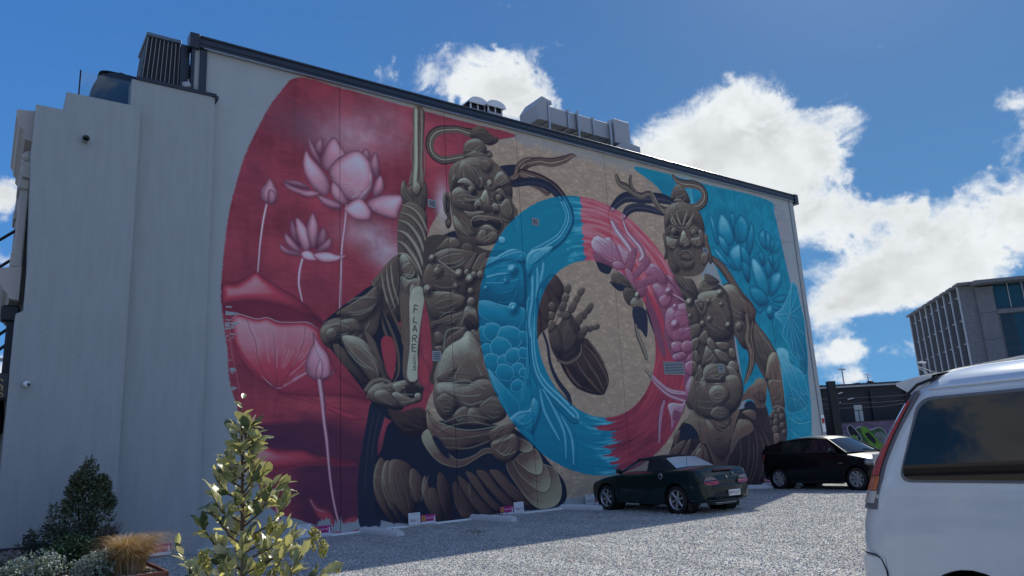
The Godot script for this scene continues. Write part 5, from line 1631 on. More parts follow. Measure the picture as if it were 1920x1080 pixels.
	ink([1240,333,1246,337], 1.0, BR, 0.9, 0.5)
	ink([1220,348,1229,352], 1.0, BR, 0.9, 0.5)
	ink([1262,369,1265,379], 1.0, BR, 0.9, 0.5)
	flat([1247,413,1262,437,1282,481,1294,524,1303,587,1285,588,1265,538,1240,464], BK, 0.15, 4, 1.5, 1)
	rib([1217,637,1241,655,1268,676,1306,694,1369,700], [5.2,8.1,9.6,9.6,8.1], BR, 0.62, 0.2, -0.2, 3)
	rib([1232,655,1259,679,1300,703,1361,719], [3.7,6.6,8.1,7.4], BR, 0.55, 0.2, 0.1, 2)
	rib([1275,721,1260,748,1248,787,1240,834], [6.5,7.9,7.2,2.9], BR, 0.5, 0.2, -0.2, 2)
	puff([1289,734,1310,725,1346,728,1365,722,1357,743,1346,756,1315,749,1307,773,1315,779,1294,806,1297,770], BR, 0.64, 0.2, -110, 0.2, 5.2, 4)
	flat([1308,752,1342,754,1330,774,1311,776], RD, 0.2, 3, 1.5, 1)
	flat([1337,786,1310,812,1271,870,1241,898,1278,940,1604,978,1728,973,1757,853,1748,778,1739,737,1699,720,1613,746,1418,744,1362,771], BW, 0.06, 4, 2, 1)
	puff([1298,836,1310,812,1330,801,1322,825,1305,845], BW, 0.45, 0.25, -110, 0.2, 3.6, 5)
	puff([1271,870,1306,842,1348,829,1336,849,1301,872], BW, 0.5, 0.25, -110, 0.2, 3.6, 5)
	puff([1319,872,1352,838,1372,826,1363,850,1341,876], BW, 0.48, 0.25, -110, 0.2, 3.7, 5)
	puff([1363,877,1390,854,1411,840,1432,856,1441,890,1428,908,1400,906], BW, 0.5, 0.25, -110, 0.2, 3.8, 5)
	puff([1382,875,1404,855,1417,865,1405,904], BW, 0.55, 0.25, -110, 0.2, 3.8, 5)
	rib([1635,822,1628,867,1611,915,1581,960], [1.6,3.7,3.7,1.6], BW, 0.38, 0.05, -0.2, 0)
	rib([1669,810,1669,863,1652,920,1611,969], [1.7,3.7,3.7,1.7], BW, 0.38, 0.05, -0.2, 0)
	rib([1688,824,1700,870,1684,922,1646,974], [1.7,3.8,3.8,1.7], BW, 0.38, 0.05, -0.2, 0)
	rib([1707,811,1729,865,1726,891], [1.7,3.8,3.8,1.7], BW, 0.38, 0.05, -0.2, 0)
	rib([1589,840,1586,885,1562,928], [1.6,3.6,3.6,1.6], BW, 0.38, 0.05, -0.2, 0)
	rib([1651,849,1643,900,1607,962], [1.6,3.7,3.7,1.6], BW, 0.38, 0.05, -0.2, 0)
	puff([1617,723,1656,716,1681,723,1684,737,1710,744,1734,737,1750,703,1756,661,1719,648,1687,669,1663,679,1632,703], BW, 0.46, 0.25, -100, 0.62, 3.9, 4)
	puff([1681,696,1717,682,1741,703,1731,724,1699,717], BW, 0.36, 0.25, -110, 0.12, 7.0, 5)
	puff([1631,733,1660,720,1685,733,1676,750,1638,750], BK, 0.05, 0, 0, 0, 4.2, 5)
	puff([1294,836,1317,801,1332,786,1365,783,1390,796,1406,815,1412,837,1434,844,1452,879,1466,910,1504,915,1530,882,1545,845,1580,782,1607,746,1574,756,1509,780,1442,769,1390,744,1356,777,1333,783,1302,809], BW, 0.42, 0.25, -100, 0.66, 3.8, 4)
	puff([1461,773,1509,780,1556,768,1547,791,1514,809,1485,802], BW, 0.5, 0.25, -100, 0.2, 6.4, 5)
	puff([1442,773,1464,782,1485,805,1513,812,1547,794,1532,819,1502,845,1474,836,1456,804], BW, 0.46, 0.25, -100, 0.62, 3.1, 4)
	puff([1441,835,1478,842,1507,847,1545,832,1534,863,1499,890,1472,879], BW, 0.24, 0.15, -100, 0.1, 7.0, 5)
	puff([1547,845,1590,782,1617,777,1648,783,1662,806,1635,822,1590,834,1554,864,1538,879], BW, 0.46, 0.25, -110, 0.62, 3.7, 4)
	puff([1335,795,1364,785,1390,799,1400,824,1367,826,1331,825], BK, 0.02, 0, 0, 0, 4.5, 5)
	puff([1616,756,1640,770,1680,784,1683,757,1655,748], BW, 0.45, 0.25, -100, 0.2, 5.1, 5)
	ink([1416,753,1421,782,1434,816], 1.0, BW, 0.1, 0.5)
	ink([1398,750,1407,781,1416,809], 1.0, BW, 0.1, 0.5)
	ink([1436,776,1444,816,1465,861], 1.0, BW, 0.1, 0.5)
	puff([1372,678,1405,646,1439,671,1461,658,1479,671,1539,667,1615,650,1637,676,1619,713,1569,755,1510,774,1424,763,1382,734,1372,706], BR, 0.42, 0.25, -100, 0.1, 23.9, 4)
	puff([1472,694,1503,674,1548,677,1564,700,1538,729,1506,739,1479,726], BR, 0.52, 0.28, -110, 0.1, 13.7, 5)
	puff([1469,754,1496,738,1527,737,1554,752,1551,768,1509,777,1472,767], BR, 0.46, 0.25, -110, 0.1, 7.2, 5)
	ink([1514,739,1516,755,1510,774], 1.0, BR, 0.8, 0.4)
	ink([1452,710,1488,732,1514,737,1549,726,1580,696], 1.7, BR, 0.05, 0.5)
	ink([1461,719,1492,735], 1.0, BR, 0.85, 0.4)
	ink([1532,736,1566,716], 1.0, BR, 0.85, 0.4)
	puff([1571,122,1593,140,1599,180,1603,220,1587,222,1574,177], TL, 0.55, 0.3, -100, 0.1, 8.5, 5)
	puff([1629,110,1662,121,1682,157,1689,191,1656,222,1617,201,1600,174,1609,137], TL, 0.62, 0.3, -100, 0.12, 13.1, 4)
	puff([1674,104,1705,105,1699,160,1684,192,1678,151], TL, 0.3, 0.3, -100, 0.1, 8.9, 5)
	puff([1733,100,1763,115,1769,145,1748,190,1713,206,1687,198,1693,143], TL, 0.45, 0.25, -60, 0.1, 9.0, 5)
	puff([1771,144,1790,117,1799,153,1775,217,1745,250,1745,202], TL, 0.45, 0.3, -100, 0.1, 9.1, 5)
	puff([1568,233,1600,243,1638,274,1681,301,1642,296,1595,273], TL, 0.6, 0.3, -100, 0.1, 8.5, 5)
	puff([1601,191,1635,195,1651,226,1641,256,1610,236], TL, 0.5, 0.3, -100, 0.1, 8.6, 5)
	puff([1675,214,1713,206,1713,254,1694,303,1663,283,1645,244], TL, 0.62, 0.3, -90, 0.15, 11.7, 5)
	puff([1712,209,1750,226,1754,273,1732,293,1711,260], TL, 0.42, 0.3, -100, 0.1, 8.9, 5)
	puff([1706,266,1741,268,1748,303,1732,340,1710,313], TL, 0.3, 0.3, -100, 0.1, 8.8, 5)
	puff([1800,183,1811,200,1832,213,1861,212,1832,213,1810,206], TL, 0.7, 0.3, -100, 0.1, 9.3, 5)
	puff([1819,159,1854,133,1861,169,1862,206,1830,201], TL, 0.5, 0.3, -100, 0.1, 9.4, 5)
	puff([1867,140,1888,156,1879,198,1861,212,1854,189], TL, 0.55, 0.3, -100, 0.1, 9.4, 5)
	puff([1891,162,1908,176,1891,209,1870,217], TL, 0.5, 0.3, -100, 0.1, 9.5, 5)
	puff([1929,194,1910,213,1884,219,1901,206], TL, 0.7, 0.3, -100, 0.1, 9.5, 5)
	puff([1758,254,1788,245,1827,283,1841,330,1832,372,1783,359,1760,314], TL, 0.62, 0.3, -110, 0.15, 12.1, 5)
	puff([1836,261,1859,243,1872,272,1862,298,1835,312], TL, 0.4, 0.3, -100, 0.1, 9.3, 5)
	puff([1879,266,1916,231,1914,262,1883,289], TL, 0.45, 0.3, -100, 0.1, 9.4, 5)
	puff([1858,225,1887,228,1879,266,1860,261], TL, 0.4, 0.3, -100, 0.1, 9.4, 5)
	puff([1800,232,1831,216,1838,252,1820,272], TL, 0.35, 0.3, -100, 0.1, 9.2, 5)
	puff([1836,372,1856,304,1890,283,1920,280,1916,311,1878,357], TL, 0.55, 0.3, -70, 0.12, 10.9, 5)
	puff([1729,355,1758,343,1802,354,1829,384,1820,403,1772,412,1739,391], TL, 0.42, 0.3, -90, 0.12, 11.9, 5)
	puff([1847,389,1875,369,1927,359,1947,366,1900,391], TL, 0.5, 0.3, -100, 0.1, 9.3, 5)
	puff([1836,396,1887,404,1921,407,1873,423,1841,416], TL, 0.42, 0.3, -100, 0.1, 9.2, 5)
	puff([1742,414,1781,413,1824,405,1798,419,1760,425], TL, 0.7, 0.3, -100, 0.1, 8.9, 5)
	puff([1750,431,1766,418,1799,416,1776,435], TL, 0.5, 0.3, -100, 0.1, 8.8, 5)
	puff([1802,422,1831,399,1847,413,1837,437,1811,444], TL, 0.62, 0.3, -100, 0.1, 9.0, 5)
	puff([1808,439,1843,431,1839,449,1821,454], TL, 0.15, 0.3, -100, 0.1, 9.0, 5)
	rib([1833,452,1832,490,1835,530], [2.2,2.2,1.5], TL, 0.1, 0.05, 0, 0)
	puff([1851,436,1896,409,1947,357,1978,311,2005,327,2011,389,2020,437,2015,498,2010,571,1993,630,1961,636,1947,614,1950,578,1922,573,1907,533,1879,505,1892,469], TL, 0.42, 0.35, -140, 0.8, 6.2, 4)
	ink([1932,431,1976,317], 1.1, TL, 1.0, 0.8)
	ink([1938,433,1984,319], 1.6, TL, 0.0, 0.7)
	ink([1932,431,2012,339], 1.1, TL, 1.0, 0.8)
	ink([1938,433,2020,341], 1.6, TL, 0.0, 0.7)
	ink([1932,431,2021,388], 1.1, TL, 1.0, 0.8)
	ink([1938,433,2029,390], 1.6, TL, 0.0, 0.7)
	ink([1932,431,2014,438], 1.1, TL, 1.0, 0.8)
	ink([1938,433,2022,440], 1.6, TL, 0.0, 0.7)
	ink([1932,431,2010,499], 1.1, TL, 1.0, 0.8)
	ink([1938,433,2017,501], 1.6, TL, 0.0, 0.7)
	ink([1932,431,1997,571], 1.1, TL, 1.0, 0.8)
	ink([1938,433,2005,573], 1.5, TL, 0.0, 0.7)
	ink([1932,431,1961,596], 1.1, TL, 1.0, 0.8)
	ink([1938,433,1968,598], 1.5, TL, 0.0, 0.7)
	ink([1932,431,1929,561], 1.1, TL, 1.0, 0.8)
	ink([1938,433,1937,564], 1.5, TL, 0.0, 0.7)
	ink([1932,431,1899,522], 1.0, TL, 1.0, 0.8)
	ink([1938,433,1907,524], 1.5, TL, 0.0, 0.7)
	ink([1932,431,1888,487], 1.0, TL, 1.0, 0.8)
	ink([1938,433,1895,489], 1.5, TL, 0.0, 0.7)
	ink([1932,431,1861,435], 1.0, TL, 1.0, 0.8)
	ink([1938,433,1868,437], 1.5, TL, 0.0, 0.7)
	ink([1932,431,1896,409], 1.1, TL, 1.0, 0.8)
	ink([1938,433,1903,411], 1.5, TL, 0.0, 0.7)
	puff([1835,553,1875,546,1900,562,1901,597,1964,625,1974,666,1977,735,1854,762,1845,678,1844,599], TL, 0.5, 0.35, -100, 0.7, 9.0, 4)
	ink([1861,564,1906,620,1944,706], 2.3, TL, 0.0, 0.5)
	ink([1868,568,1913,625,1951,711], 1.6, TL, 0.95, 0.5)
	ink([1845,593,1876,667,1896,746], 2.3, TL, 0.0, 0.5)
	ink([1851,597,1882,671,1902,750], 1.6, TL, 0.95, 0.5)
	ink([1859,655,1909,689,1957,735], 2.3, TL, 0.0, 0.5)
	ink([1866,660,1916,694,1964,740], 1.6, TL, 0.95, 0.5)
	ink([1867,706,1921,723,1959,769], 2.3, TL, 0.0, 0.5)
	ink([1873,711,1927,728,1965,774], 1.6, TL, 0.95, 0.5)
	ink([1843,768,1895,791,1964,786], 2.3, TL, 0.0, 0.5)
	ink([1850,772,1901,795,1971,791], 1.6, TL, 0.95, 0.5)
	ink([1844,806,1894,835,1953,831], 2.3, TL, 0.0, 0.5)
	ink([1850,811,1900,840,1960,836], 1.6, TL, 0.95, 0.5)
	ink([1844,845,1898,857,1942,876], 2.2, TL, 0.0, 0.5)
	ink([1851,849,1905,862,1949,880], 1.6, TL, 0.95, 0.5)
	stripes()
	ring(1042, 531, 377, 1051, 549, 212, 1020, 1032)
	ink([494,503,492,520], 1.7, HL, 0.0, 1.0)
	ink([493,501,503,503], 1.7, HL, 0.0, 1.0)
	ink([493,511,501,511], 1.7, HL, 0.0, 1.0)
	ink([493,528,490,541], 1.7, HL, 0.0, 1.0)
	ink([490,541,500,542], 1.7, HL, 0.0, 1.0)
	ink([488,563,494,548], 1.6, HL, 0.0, 1.0)
	ink([494,548,499,563], 1.6, HL, 0.0, 1.0)
	ink([490,558,497,558], 1.6, HL, 0.0, 1.0)
	ink([488,571,487,586], 1.6, HL, 0.0, 1.0)
	ink([488,571,496,571,497,576,488,579], 1.6, HL, 0.0, 1.0)
	ink([491,578,497,587], 1.6, HL, 0.0, 1.0)
	ink([486,591,485,606], 1.6, HL, 0.0, 1.0)
	ink([486,591,496,592], 1.6, HL, 0.0, 1.0)
	ink([486,599,494,599], 1.6, HL, 0.0, 1.0)
	ink([485,606,495,608], 1.6, HL, 0.0, 1.0)
	ink([489,615,492,614,494,617,491,620,487,622], 1.1, HL, 0.0, 1.0)
	ink([487,623,494,624], 1.1, HL, 0.0, 1.0)
	ink([490,626,493,627,493,632,489,632,488,629,490,626], 1.1, HL, 0.0, 1.0)
	ink([487,635,492,634,493,637,487,641], 1.1, HL, 0.0, 1.0)
	ink([487,641,494,642], 1.1, HL, 0.0, 1.0)
	ink([487,643,492,643,492,646,487,649], 1.1, HL, 0.0, 1.0)
	ink([486,649,494,648], 1.1, HL, 0.0, 1.0)
	ink([1956,23,1941,36], 1.0, HL, 0.05, 0.85)
	ink([1947,33,1942,50,1942,64], 1.0, HL, 0.05, 0.85)
	ink([1949,48,1938,57], 1.0, HL, 0.05, 0.85)
	ink([1959,35,1979,32], 1.0, HL, 0.05, 0.85)
	ink([1979,32,1958,54], 1.0, HL, 0.05, 0.85)
	ink([1958,54,1979,53,1982,57,1996,51], 1.0, HL, 0.05, 0.85)
	ink([1937,71,1949,72,1952,64], 1.0, HL, 0.05, 0.85)
	ink([1950,65,1957,74], 1.0, HL, 0.05, 0.85)
	ink([1958,62,1968,65,1967,62], 1.0, HL, 0.05, 0.85)
	ink([1974,61,1970,71], 1.0, HL, 0.05, 0.85)
	ink([1981,61,1987,66,1975,71], 1.0, HL, 0.05, 0.85)
	ink([1957,74,1937,92], 1.0, HL, 0.05, 0.85)
	ink([1937,92,1960,91], 1.0, HL, 0.05, 0.85)
	ink([1961,77,1956,87], 1.0, HL, 0.05, 0.85)
	ink([1975,73,1963,86], 1.0, HL, 0.05, 0.85)
	ink([1965,79,1971,91], 1.0, HL, 0.05, 0.85)
	ink([1971,91,1994,89], 1.0, HL, 0.05, 0.85)
	ink([1983,74,1992,88], 1.0, HL, 0.05, 0.85)
	ink([1941,98,1998,93,1996,152,1943,154,1941,98], 1.0, LF, 0.7, 0.9)
	ink([1975,95,1963,153], 1.0, LF, 0.7, 0.9)
	ink([1941,113,1970,111], 1.0, LF, 0.7, 0.9)
	ink([1944,132,1999,127], 1.0, LF, 0.7, 0.9)
	ink([1945,104,1954,103,1949,109], 1.0, PE, 0.3, 0.8)
	ink([1959,105,1986,99,1992,106,1965,108], 1.0, PE, 0.3, 0.8)
	ink([1966,112,1987,111], 1.0, PE, 0.3, 0.8)
	ink([1954,120,1997,116,1997,121], 1.0, PE, 0.3, 0.8)
	ink([1947,134,1965,130,1963,147], 1.0, PE, 0.3, 0.8)
	ink([1970,131,1994,126,1995,132,1971,138], 1.0, PE, 0.3, 0.8)
	ink([1970,142,1995,138,1994,150], 1.0, PE, 0.3, 0.8)
	ink([1941,144,1959,142], 1.0, PE, 0.3, 0.8)
	ink([1924,159,1935,164,1941,169], 1.0, HL, 0.05, 0.85)
	ink([1919,168,1935,166], 1.0, HL, 0.05, 0.85)
	ink([1945,165,1942,174], 1.0, HL, 0.05, 0.85)
	ink([1954,159,1952,173,1961,165], 1.0, HL, 0.05, 0.85)
	ink([1965,162,1960,176], 1.0, HL, 0.05, 0.85)
	ink([1972,161,1974,170,1983,162,1984,171], 1.0, HL, 0.05, 0.85)
	ink([1990,160,1991,170,2003,157], 1.0, HL, 0.05, 0.85)
	ink([2005,157,2004,171], 1.0, HL, 0.05, 0.85)
	ink([2010,159,2021,164,2007,170], 1.0, HL, 0.05, 0.85)
	ink([1963,154,1967,171], 1.0, HL, 0.05, 0.85)

# ---------------------------------------------------------------- the old street front at the left end, its verandah, things on the roofs
func make_front() -> void:
	var b := thing("heritage_shopfront", "cream ornate old street front with cornices at the left edge, beside the grey end wall", "building", Vector3(0.4, 0, -21))
	var at := Transform3D(Basis(), -b.position)
	var wall := G.new()
	wall.bb(0.36, 1.6, 3.3, 8.3, -15.85, -18.0)
	obj("front_wall", wall, M.stone, b, at)
	# mouldings that run along the street and show their profile at the corner
	var profs := {
		"parapet_cornice": [0.36, 7.62, 0.22, 7.64, 0.16, 7.72, 0.20, 7.80, 0.12, 7.88, 0.09, 8.0, 0.05, 8.06, 0.05, 8.2, 0.36, 8.24],
		"middle_cornice": [0.36, 4.6, 0.22, 4.62, 0.18, 4.72, 0.12, 4.78, 0.06, 4.9, 0.03, 5.02, 0.03, 5.16, 0.36, 5.22],
		"frieze_band": [0.36, 6.9, 0.24, 6.92, 0.2, 7.0, 0.2, 7.14, 0.26, 7.2, 0.36, 7.22],
	}
	for k in profs:
		var g := G.new()
		g.poly(pv(profs[k]), Transform3D(), -18.1, -15.3)
		obj(k, g, M.stone, b, at)
	for z in [-15.7, -17.7]:
		var p := G.new()
		p.bb(0.22, 0.36, 5.22, 6.9, z - 0.28, z + 0.28, 0.02)
		p.bb(0.18, 0.36, 5.22, 5.5, z - 0.33, z + 0.33, 0.02)
		p.bb(0.18, 0.36, 6.7, 6.9, z - 0.33, z + 0.33, 0.02)
		obj("pilaster", p, M.stone, b, at)
	for k in 8:
		var s := G.new()
		s.lathe(pv([0.02, -0.11, 0.09, -0.07, 0.1, 0.02, 0.05, 0.09, 0.01, 0.12]), Transform3D(Basis(), Vector3(0.3, 7.42, -15.6 - k * 0.3)), 8)
		obj("bracket", s, M.stone, b, at)
	for z in [-16.7]:
		var w := G.new()
		w.bb(0.34, 0.37, 5.35, 6.75, z - 0.6, z + 0.6)
		var win := obj("window", w, M.black, b, at)
		for y in [5.35, 6.05, 6.75]:
			var bar := G.new()
			bar.bb(0.30, 0.34, y - 0.04, y + 0.04, z - 0.62, z + 0.62)
			obj("glazing_bar", bar, M.stone, win)
	var low := G.new()
	low.bb(0.33, 1.6, 0.0, 3.3, -15.85, -18.0)
	obj("shop_wall", low, M.dark, b, at)
	for z in [-15.95, -17.8]:
		var c := G.new()
		c.tube(PackedVector3Array([Vector3(0.2, 0, z), Vector3(0.2, 2.3, z), Vector3(0.2, 2.34, z), Vector3(0.2, 2.9, z)]), PackedFloat32Array([0.12, 0.1, 0.16, 0.1]), 12)
		obj("column", c, M.dark, b, at)
	var ver := thing("verandah", "dark street verandah with gold lettering on its fascia, hung from the old front", "verandah", Vector3(-1.2, 3, -20))
	at = Transform3D(Basis(), -ver.position)
	var deck := G.new()
	deck.bb(-2.7, 0.33, 3.0, 3.22, -15.3, -29.0)
	obj("deck", deck, M.dark, ver, at)
	var fas := G.new()
	fas.bb(-2.75, 0.335, 2.86, 3.3, -15.3, -15.22, 0.01)
	fas.bb(-2.78, -2.7, 2.86, 3.3, -15.3, -29.0, 0.01)
	obj("fascia_board", fas, M.fascia, ver, at)
	var gold := mat(0.42, 0.30, 0.13, 0.4, 0.3)
	var f := SystemFont.new()
	f.font_names = PackedStringArray(["Droid Serif"])
	for q in [["S", 0.2, 3.02, 0.2], ["S", 0.235, 2.88, 0.12]]:
		var tm := TextMesh.new()
		tm.text = q[0]
		tm.font = f
		tm.font_size = 64
		tm.pixel_size = q[3] / 46.0
		tm.depth = 0.012
		obj("letter", tm, gold, ver, at * Transform3D(Basis(), Vector3(q[1], q[2] + 0.07, -15.205)))
	for q in [[6.25, -16.2], [5.62, -15.9], [4.25, -15.7], [3.95, -15.6]]:
		var r := G.new()
		r.tube(PackedVector3Array([Vector3(0.36, q[0], q[1]), Vector3(-2.6, q[0] - 2.75, q[1])]), PackedFloat32Array([0.028]), 8)
		obj("stay_rod", r, M.black, ver, at)
	var brk := G.new()
	brk.bb(0.12, 0.4, 4.25, 4.55, -15.72, -15.5, 0.03)
	brk.bb(0.22, 0.42, 3.3, 4.3, -15.7, -15.55, 0.02)
	obj("bracket_box", brk, M.dark, ver, at)
	var sg := thing("street_sign", "small green street sign on the old front above the verandah", "sign", Vector3(0.02, 3.85, -16.6))
	var pl := G.new()
	pl.bb(-0.06, 0.06, -0.1, 0.16, -0.015, 0.015, 0.004)
	obj("plate", pl, mat(0.03, 0.22, 0.06, 0.4), sg)
	var arm := G.new()
	arm.bb(-0.08, 0.34, -0.17, -0.11, -0.02, 0.02)
	obj("arm", arm, M.white, sg)
	var sc := thing("security_camera", "small white dome security camera on the grey end wall", "camera", Vector3(0.575, 3.1, -15.0))
	var h := G.new()
	h.lathe(pv([0.0, 0.0, 0.045, 0.0, 0.05, 0.02, 0.055, 0.06, 0.05, 0.11, 0.03, 0.14, 0.0, 0.15]), Transform3D(Basis(Vector3.RIGHT, PI / 2 + 0.25) , Vector3(0, 0, 0)), 16)
	obj("housing", h, M.white, sc)
	var l := G.new()
	l.lathe(pv([0.0, 0.0, 0.03, 0.0, 0.028, 0.012, 0.0, 0.02]), Transform3D(Basis(Vector3.RIGHT, PI / 2 + 0.3), Vector3(0.022, -0.03, 0.125)), 12)
	obj("lens", l, M.black, sc)

func make_roof() -> void:
	# slatted screen on the roof terrace
	var s := thing("slatted_roof_screen", "dark slatted screen on the roof terrace behind the second stepped wall", "screen", Vector3(2.5, 9.36, -15.6))
	var at := Transform3D(Basis(), -s.position)
	var bk := G.new()
	bk.poly(pv([2.09, 9.36, 2.84, 9.36, 2.84, 10.58, 2.2, 10.58]), Transform3D(), -16.6, -15.66)
	obj("backing", bk, M.black, s, at)
	for k in 9:
		var sl := G.new()
		var x := 2.12 + k * 0.088
		var lean := 0.085 * (1.0 - k / 9.0)
		sl.bar(Vector3(x, 9.36, -15.64), Vector3(x + lean, 10.56, -15.64), 0.035, 0.009)
		obj("slat", sl, M.duct, s, at)
	var fr := G.new()
	fr.bb(2.85, 3.03, 9.36, 10.55, -15.75, -15.55, 0.01)
	obj("end_post", fr, M.fascia, s, at)
	var tp := G.new()
	tp.bb(2.17, 2.86, 10.58, 10.66, -16.7, -15.6, 0.01)
	tp.bb(2.5, 3.2, 10.66, 10.9, -17.3, -16.4, 0.01)
	obj("top_cladding", tp, mat(0.10, 0.15, 0.2, 0.3), s, at)
	var dr := thing("roof_corner_column", "dark steel corner column and glazed slot under the left end of the roof fascia", "column", Vector3(3.1, 9.36, -15.45))
	at = Transform3D(Basis(), -dr.position)
	for q in [[2.97, 3.17, 10.4, 10.75, -15.6, -15.3], [3.03, 3.09, 9.36, 10.4, -15.5, -15.35], [3.2, 3.34, 9.36, 10.42, -15.5, -15.34], [3.09, 3.2, 9.36, 10.42, -15.6, -15.5]]:
		var g := G.new()
		g.bb(q[0], q[1], q[2], q[3], q[4], q[5], 0.006)
		obj("steel_section", g, M.fascia if q[0] != 3.09 else M.black, dr, at)
	var fl := thing("floodlight", "small grey floodlight on the capping of the second stepped wall", "light", Vector3(2.93, 9.4, -15.28))
	var hd := G.new()
	hd.box(Vector3(0, 0.06, 0), Vector3(0.16, 0.12, 0.1), Basis(Vector3.BACK, 0.35), 0.015)
	obj("head", hd, M.duct, fl)
	var st := G.new()
	st.bar(Vector3(0.04, 0.1, 0), Vector3(0.04, 0.2, 0), 0.02, 0.02)
	obj("stem", st, M.duct, fl)
	var gb := thing("glass_balustrade", "clear glass balustrade with one dark post on top of the end wall", "balustrade", Vector3(1.5, 8.61, -15.3))
	at = Transform3D(Basis(), -gb.position)
	var po := G.new()
	po.bb(0.995, 1.02, 8.61, 9.27, -15.32, -15.28)
	obj("post", po, M.black, gb, at)
	var pa := G.new()
	pa.bb(1.025, 2.0, 8.66, 9.26, -15.306, -15.294)
	obj("pane", pa, M.glass, gb, at)
	var cv := thing("covered_furniture", "dark blue weather cover over furniture behind the glass balustrade", "cover", Vector3(1.7, 8.7, -16))
	var c := G.new()
	var rows := []
	for i in 7:
		var row := PackedVector3Array()
		var f := i / 6.0
		for j in 25:
			var a := TAU * j / 24.0
			var r := 1.0 - 0.22 * pow(f, 4.0)
			var bx := signf(cos(a)) * pow(absf(cos(a)), 0.5)
			var bz := signf(sin(a)) * pow(absf(sin(a)), 0.5)
			row.append(Vector3(bx * 0.5 * r + 0.05 * f, f * (0.9 - 0.16 * clampf(-bx - 0.3, 0.0, 1.0)) + 0.02 * sin(j * 2.3 + i), bz * 0.4 * r))
		rows.append(row)
	c.sheet(rows)
	c.sheet([rows[6], rows[6].duplicate()])
	var top := PackedVector2Array()
	for q in rows[6].slice(0, 24): top.append(Vector2(q.x, q.z))
	c.poly(top, Transform3D(Basis(Vector3.RIGHT, PI / 2), Vector3(0, 0.9, 0)), 0.0, 0.0, false)
	obj("cover_cloth", c, mat(0.014, 0.03, 0.05, 0.8), cv)
	# cowl vents
	var v := thing("roof_cowl", "white domed roof vent cowl, the left of a pair on the parapet", "vent", Vector3(11.33, 11.0, -17.0), 0.0, "domed roof vents")
	v.scale = Vector3.ONE * 0.74
	var bs := G.new()
	bs.bb(-0.36, 0.36, 0.0, 0.8, -0.4, 0.4, 0.02)
	obj("base", bs, M.duct, v)
	var lv := G.new()
	lv.bb(-0.33, 0.33, 0.8, 1.06, -0.36, 0.36)
	obj("throat", lv, M.black, v)
	for q in [[-0.33, -0.36], [0.33, -0.36], [-0.33, 0.36], [0.33, 0.36], [0.0, 0.37]]:
		var pp := G.new()
		pp.bb(q[0] - 0.025, q[0] + 0.025, 0.78, 1.08, q[1] - 0.025, q[1] + 0.025)
		obj("leg", pp, M.white, v)
	var dm := G.new()
	var dr2 := []
	for i in 9:
		var a := PI * i / 8.0
		var y := 1.04 + 0.24 * sin(a)
		var x := -0.46 * cos(a)
		dr2.append(PackedVector3Array([Vector3(x, y, 0.5), Vector3(x, y + 0.0, 0.0), Vector3(x, y, -0.5)]))
	dm.sheet(dr2)
	var outl := PackedVector2Array()
	for i in 9: outl.append(Vector2(-0.46 * cos(PI * i / 8.0), 0.05 + 0.24 * sin(PI * i / 8.0)))
	outl.append(Vector2(0.46, -0.02)); outl.append(Vector2(-0.46, -0.02))
	dm.poly(outl, Transform3D(Basis(), Vector3(0, 1.0, 0)), 0.46, 0.5)
	dm.poly(outl, Transform3D(Basis(), Vector3(0, 1.0, 0)), -0.5, -0.46)
	obj("hood", dm, M.white, v)
	dup(v, Vector3(11.86, 10.96, -16.85), 0.0, "white domed roof vent cowl, the right of a pair on the parapet")
	var cb := thing("roof_upstand", "low pale sheet upstand on the roof beside the domed vents", "upstand", Vector3(11.0, 10.7, -16.4))
	var u := G.new()
	u.bb(-0.7, 1.0, 0.0, 0.42, -0.1, 0.1, 0.01)
	obj("sheet", u, M.white, cb)
	# ventilation duct
	var d := thing("roof_duct", "large grey sheet-metal ventilation duct on stands above the parapet", "duct", Vector3(15.8, 10.7, -17.2))
	at = Transform3D(Basis(), -d.position)
	var run := G.new()
	run.bb(14.05, 17.2, 11.86, 12.44, -17.5, -16.8, 0.01)
	obj("run", run, M.duct, d, at)
	var el := G.new()
	el.poly(pv([13.56, 12.28, 13.82, 12.66, 14.22, 12.58, 14.22, 12.46, 14.06, 12.44, 14.06, 11.84, 13.62, 11.82]), Transform3D(), -17.6, -16.7)
	obj("elbow", el, M.duct, d, at)
	var dn := G.new()
	dn.bb(16.95, 17.7, 11.72, 12.62, -17.62, -16.68, 0.01)
	obj("drop_box", dn, M.duct, d, at)
	var bx := G.new()
	bx.poly(pv([16.5, 10.7, 17.95, 10.7, 17.95, 11.68, 17.2, 11.74, 16.5, 11.3]), Transform3D(), -17.8, -16.5)
	obj("plenum", bx, M.duct, d, at)
	for x in [14.08, 14.95, 15.35, 16.05, 16.85]:
		var fg := G.new()
		fg.bb(x - 0.035, x + 0.035, 11.82, 12.48, -17.56, -16.74)
		obj("flange", fg, M.steel, d, at)
	for x in [14.05, 15.3, 16.75]:
		var lg := G.new()
		lg.bb(x - 0.03, x + 0.03, 10.6, 12.5, -16.72, -16.66)
		obj("leg", lg, M.steel, d, at)
		var lg2 := G.new()
		lg2.bb(x - 0.03, x + 0.03, 10.6, 11.86, -17.62, -17.56)
		obj("leg", lg2, M.steel, d, at)
	var rail := G.new()
	rail.bb(14.0, 15.5, 11.2, 11.28, -16.75, -16.65)
	obj("rail", rail, M.duct, d, at)

# ---------------------------------------------------------------- signs and wheel stops of the bays
func text_on(parent: Node3D, called: String, txt: String, font: String, h: float, m: Material, at: Vector3) -> void:
	var f := SystemFont.new()
	f.font_names = PackedStringArray([font])
	var tm := TextMesh.new()
	tm.text = txt
	tm.font = f
	tm.font_size = 48
	tm.pixel_size = h / 35.0
	tm.depth = 0.002
	obj(called, tm, m, parent, Transform3D(Basis(), at))

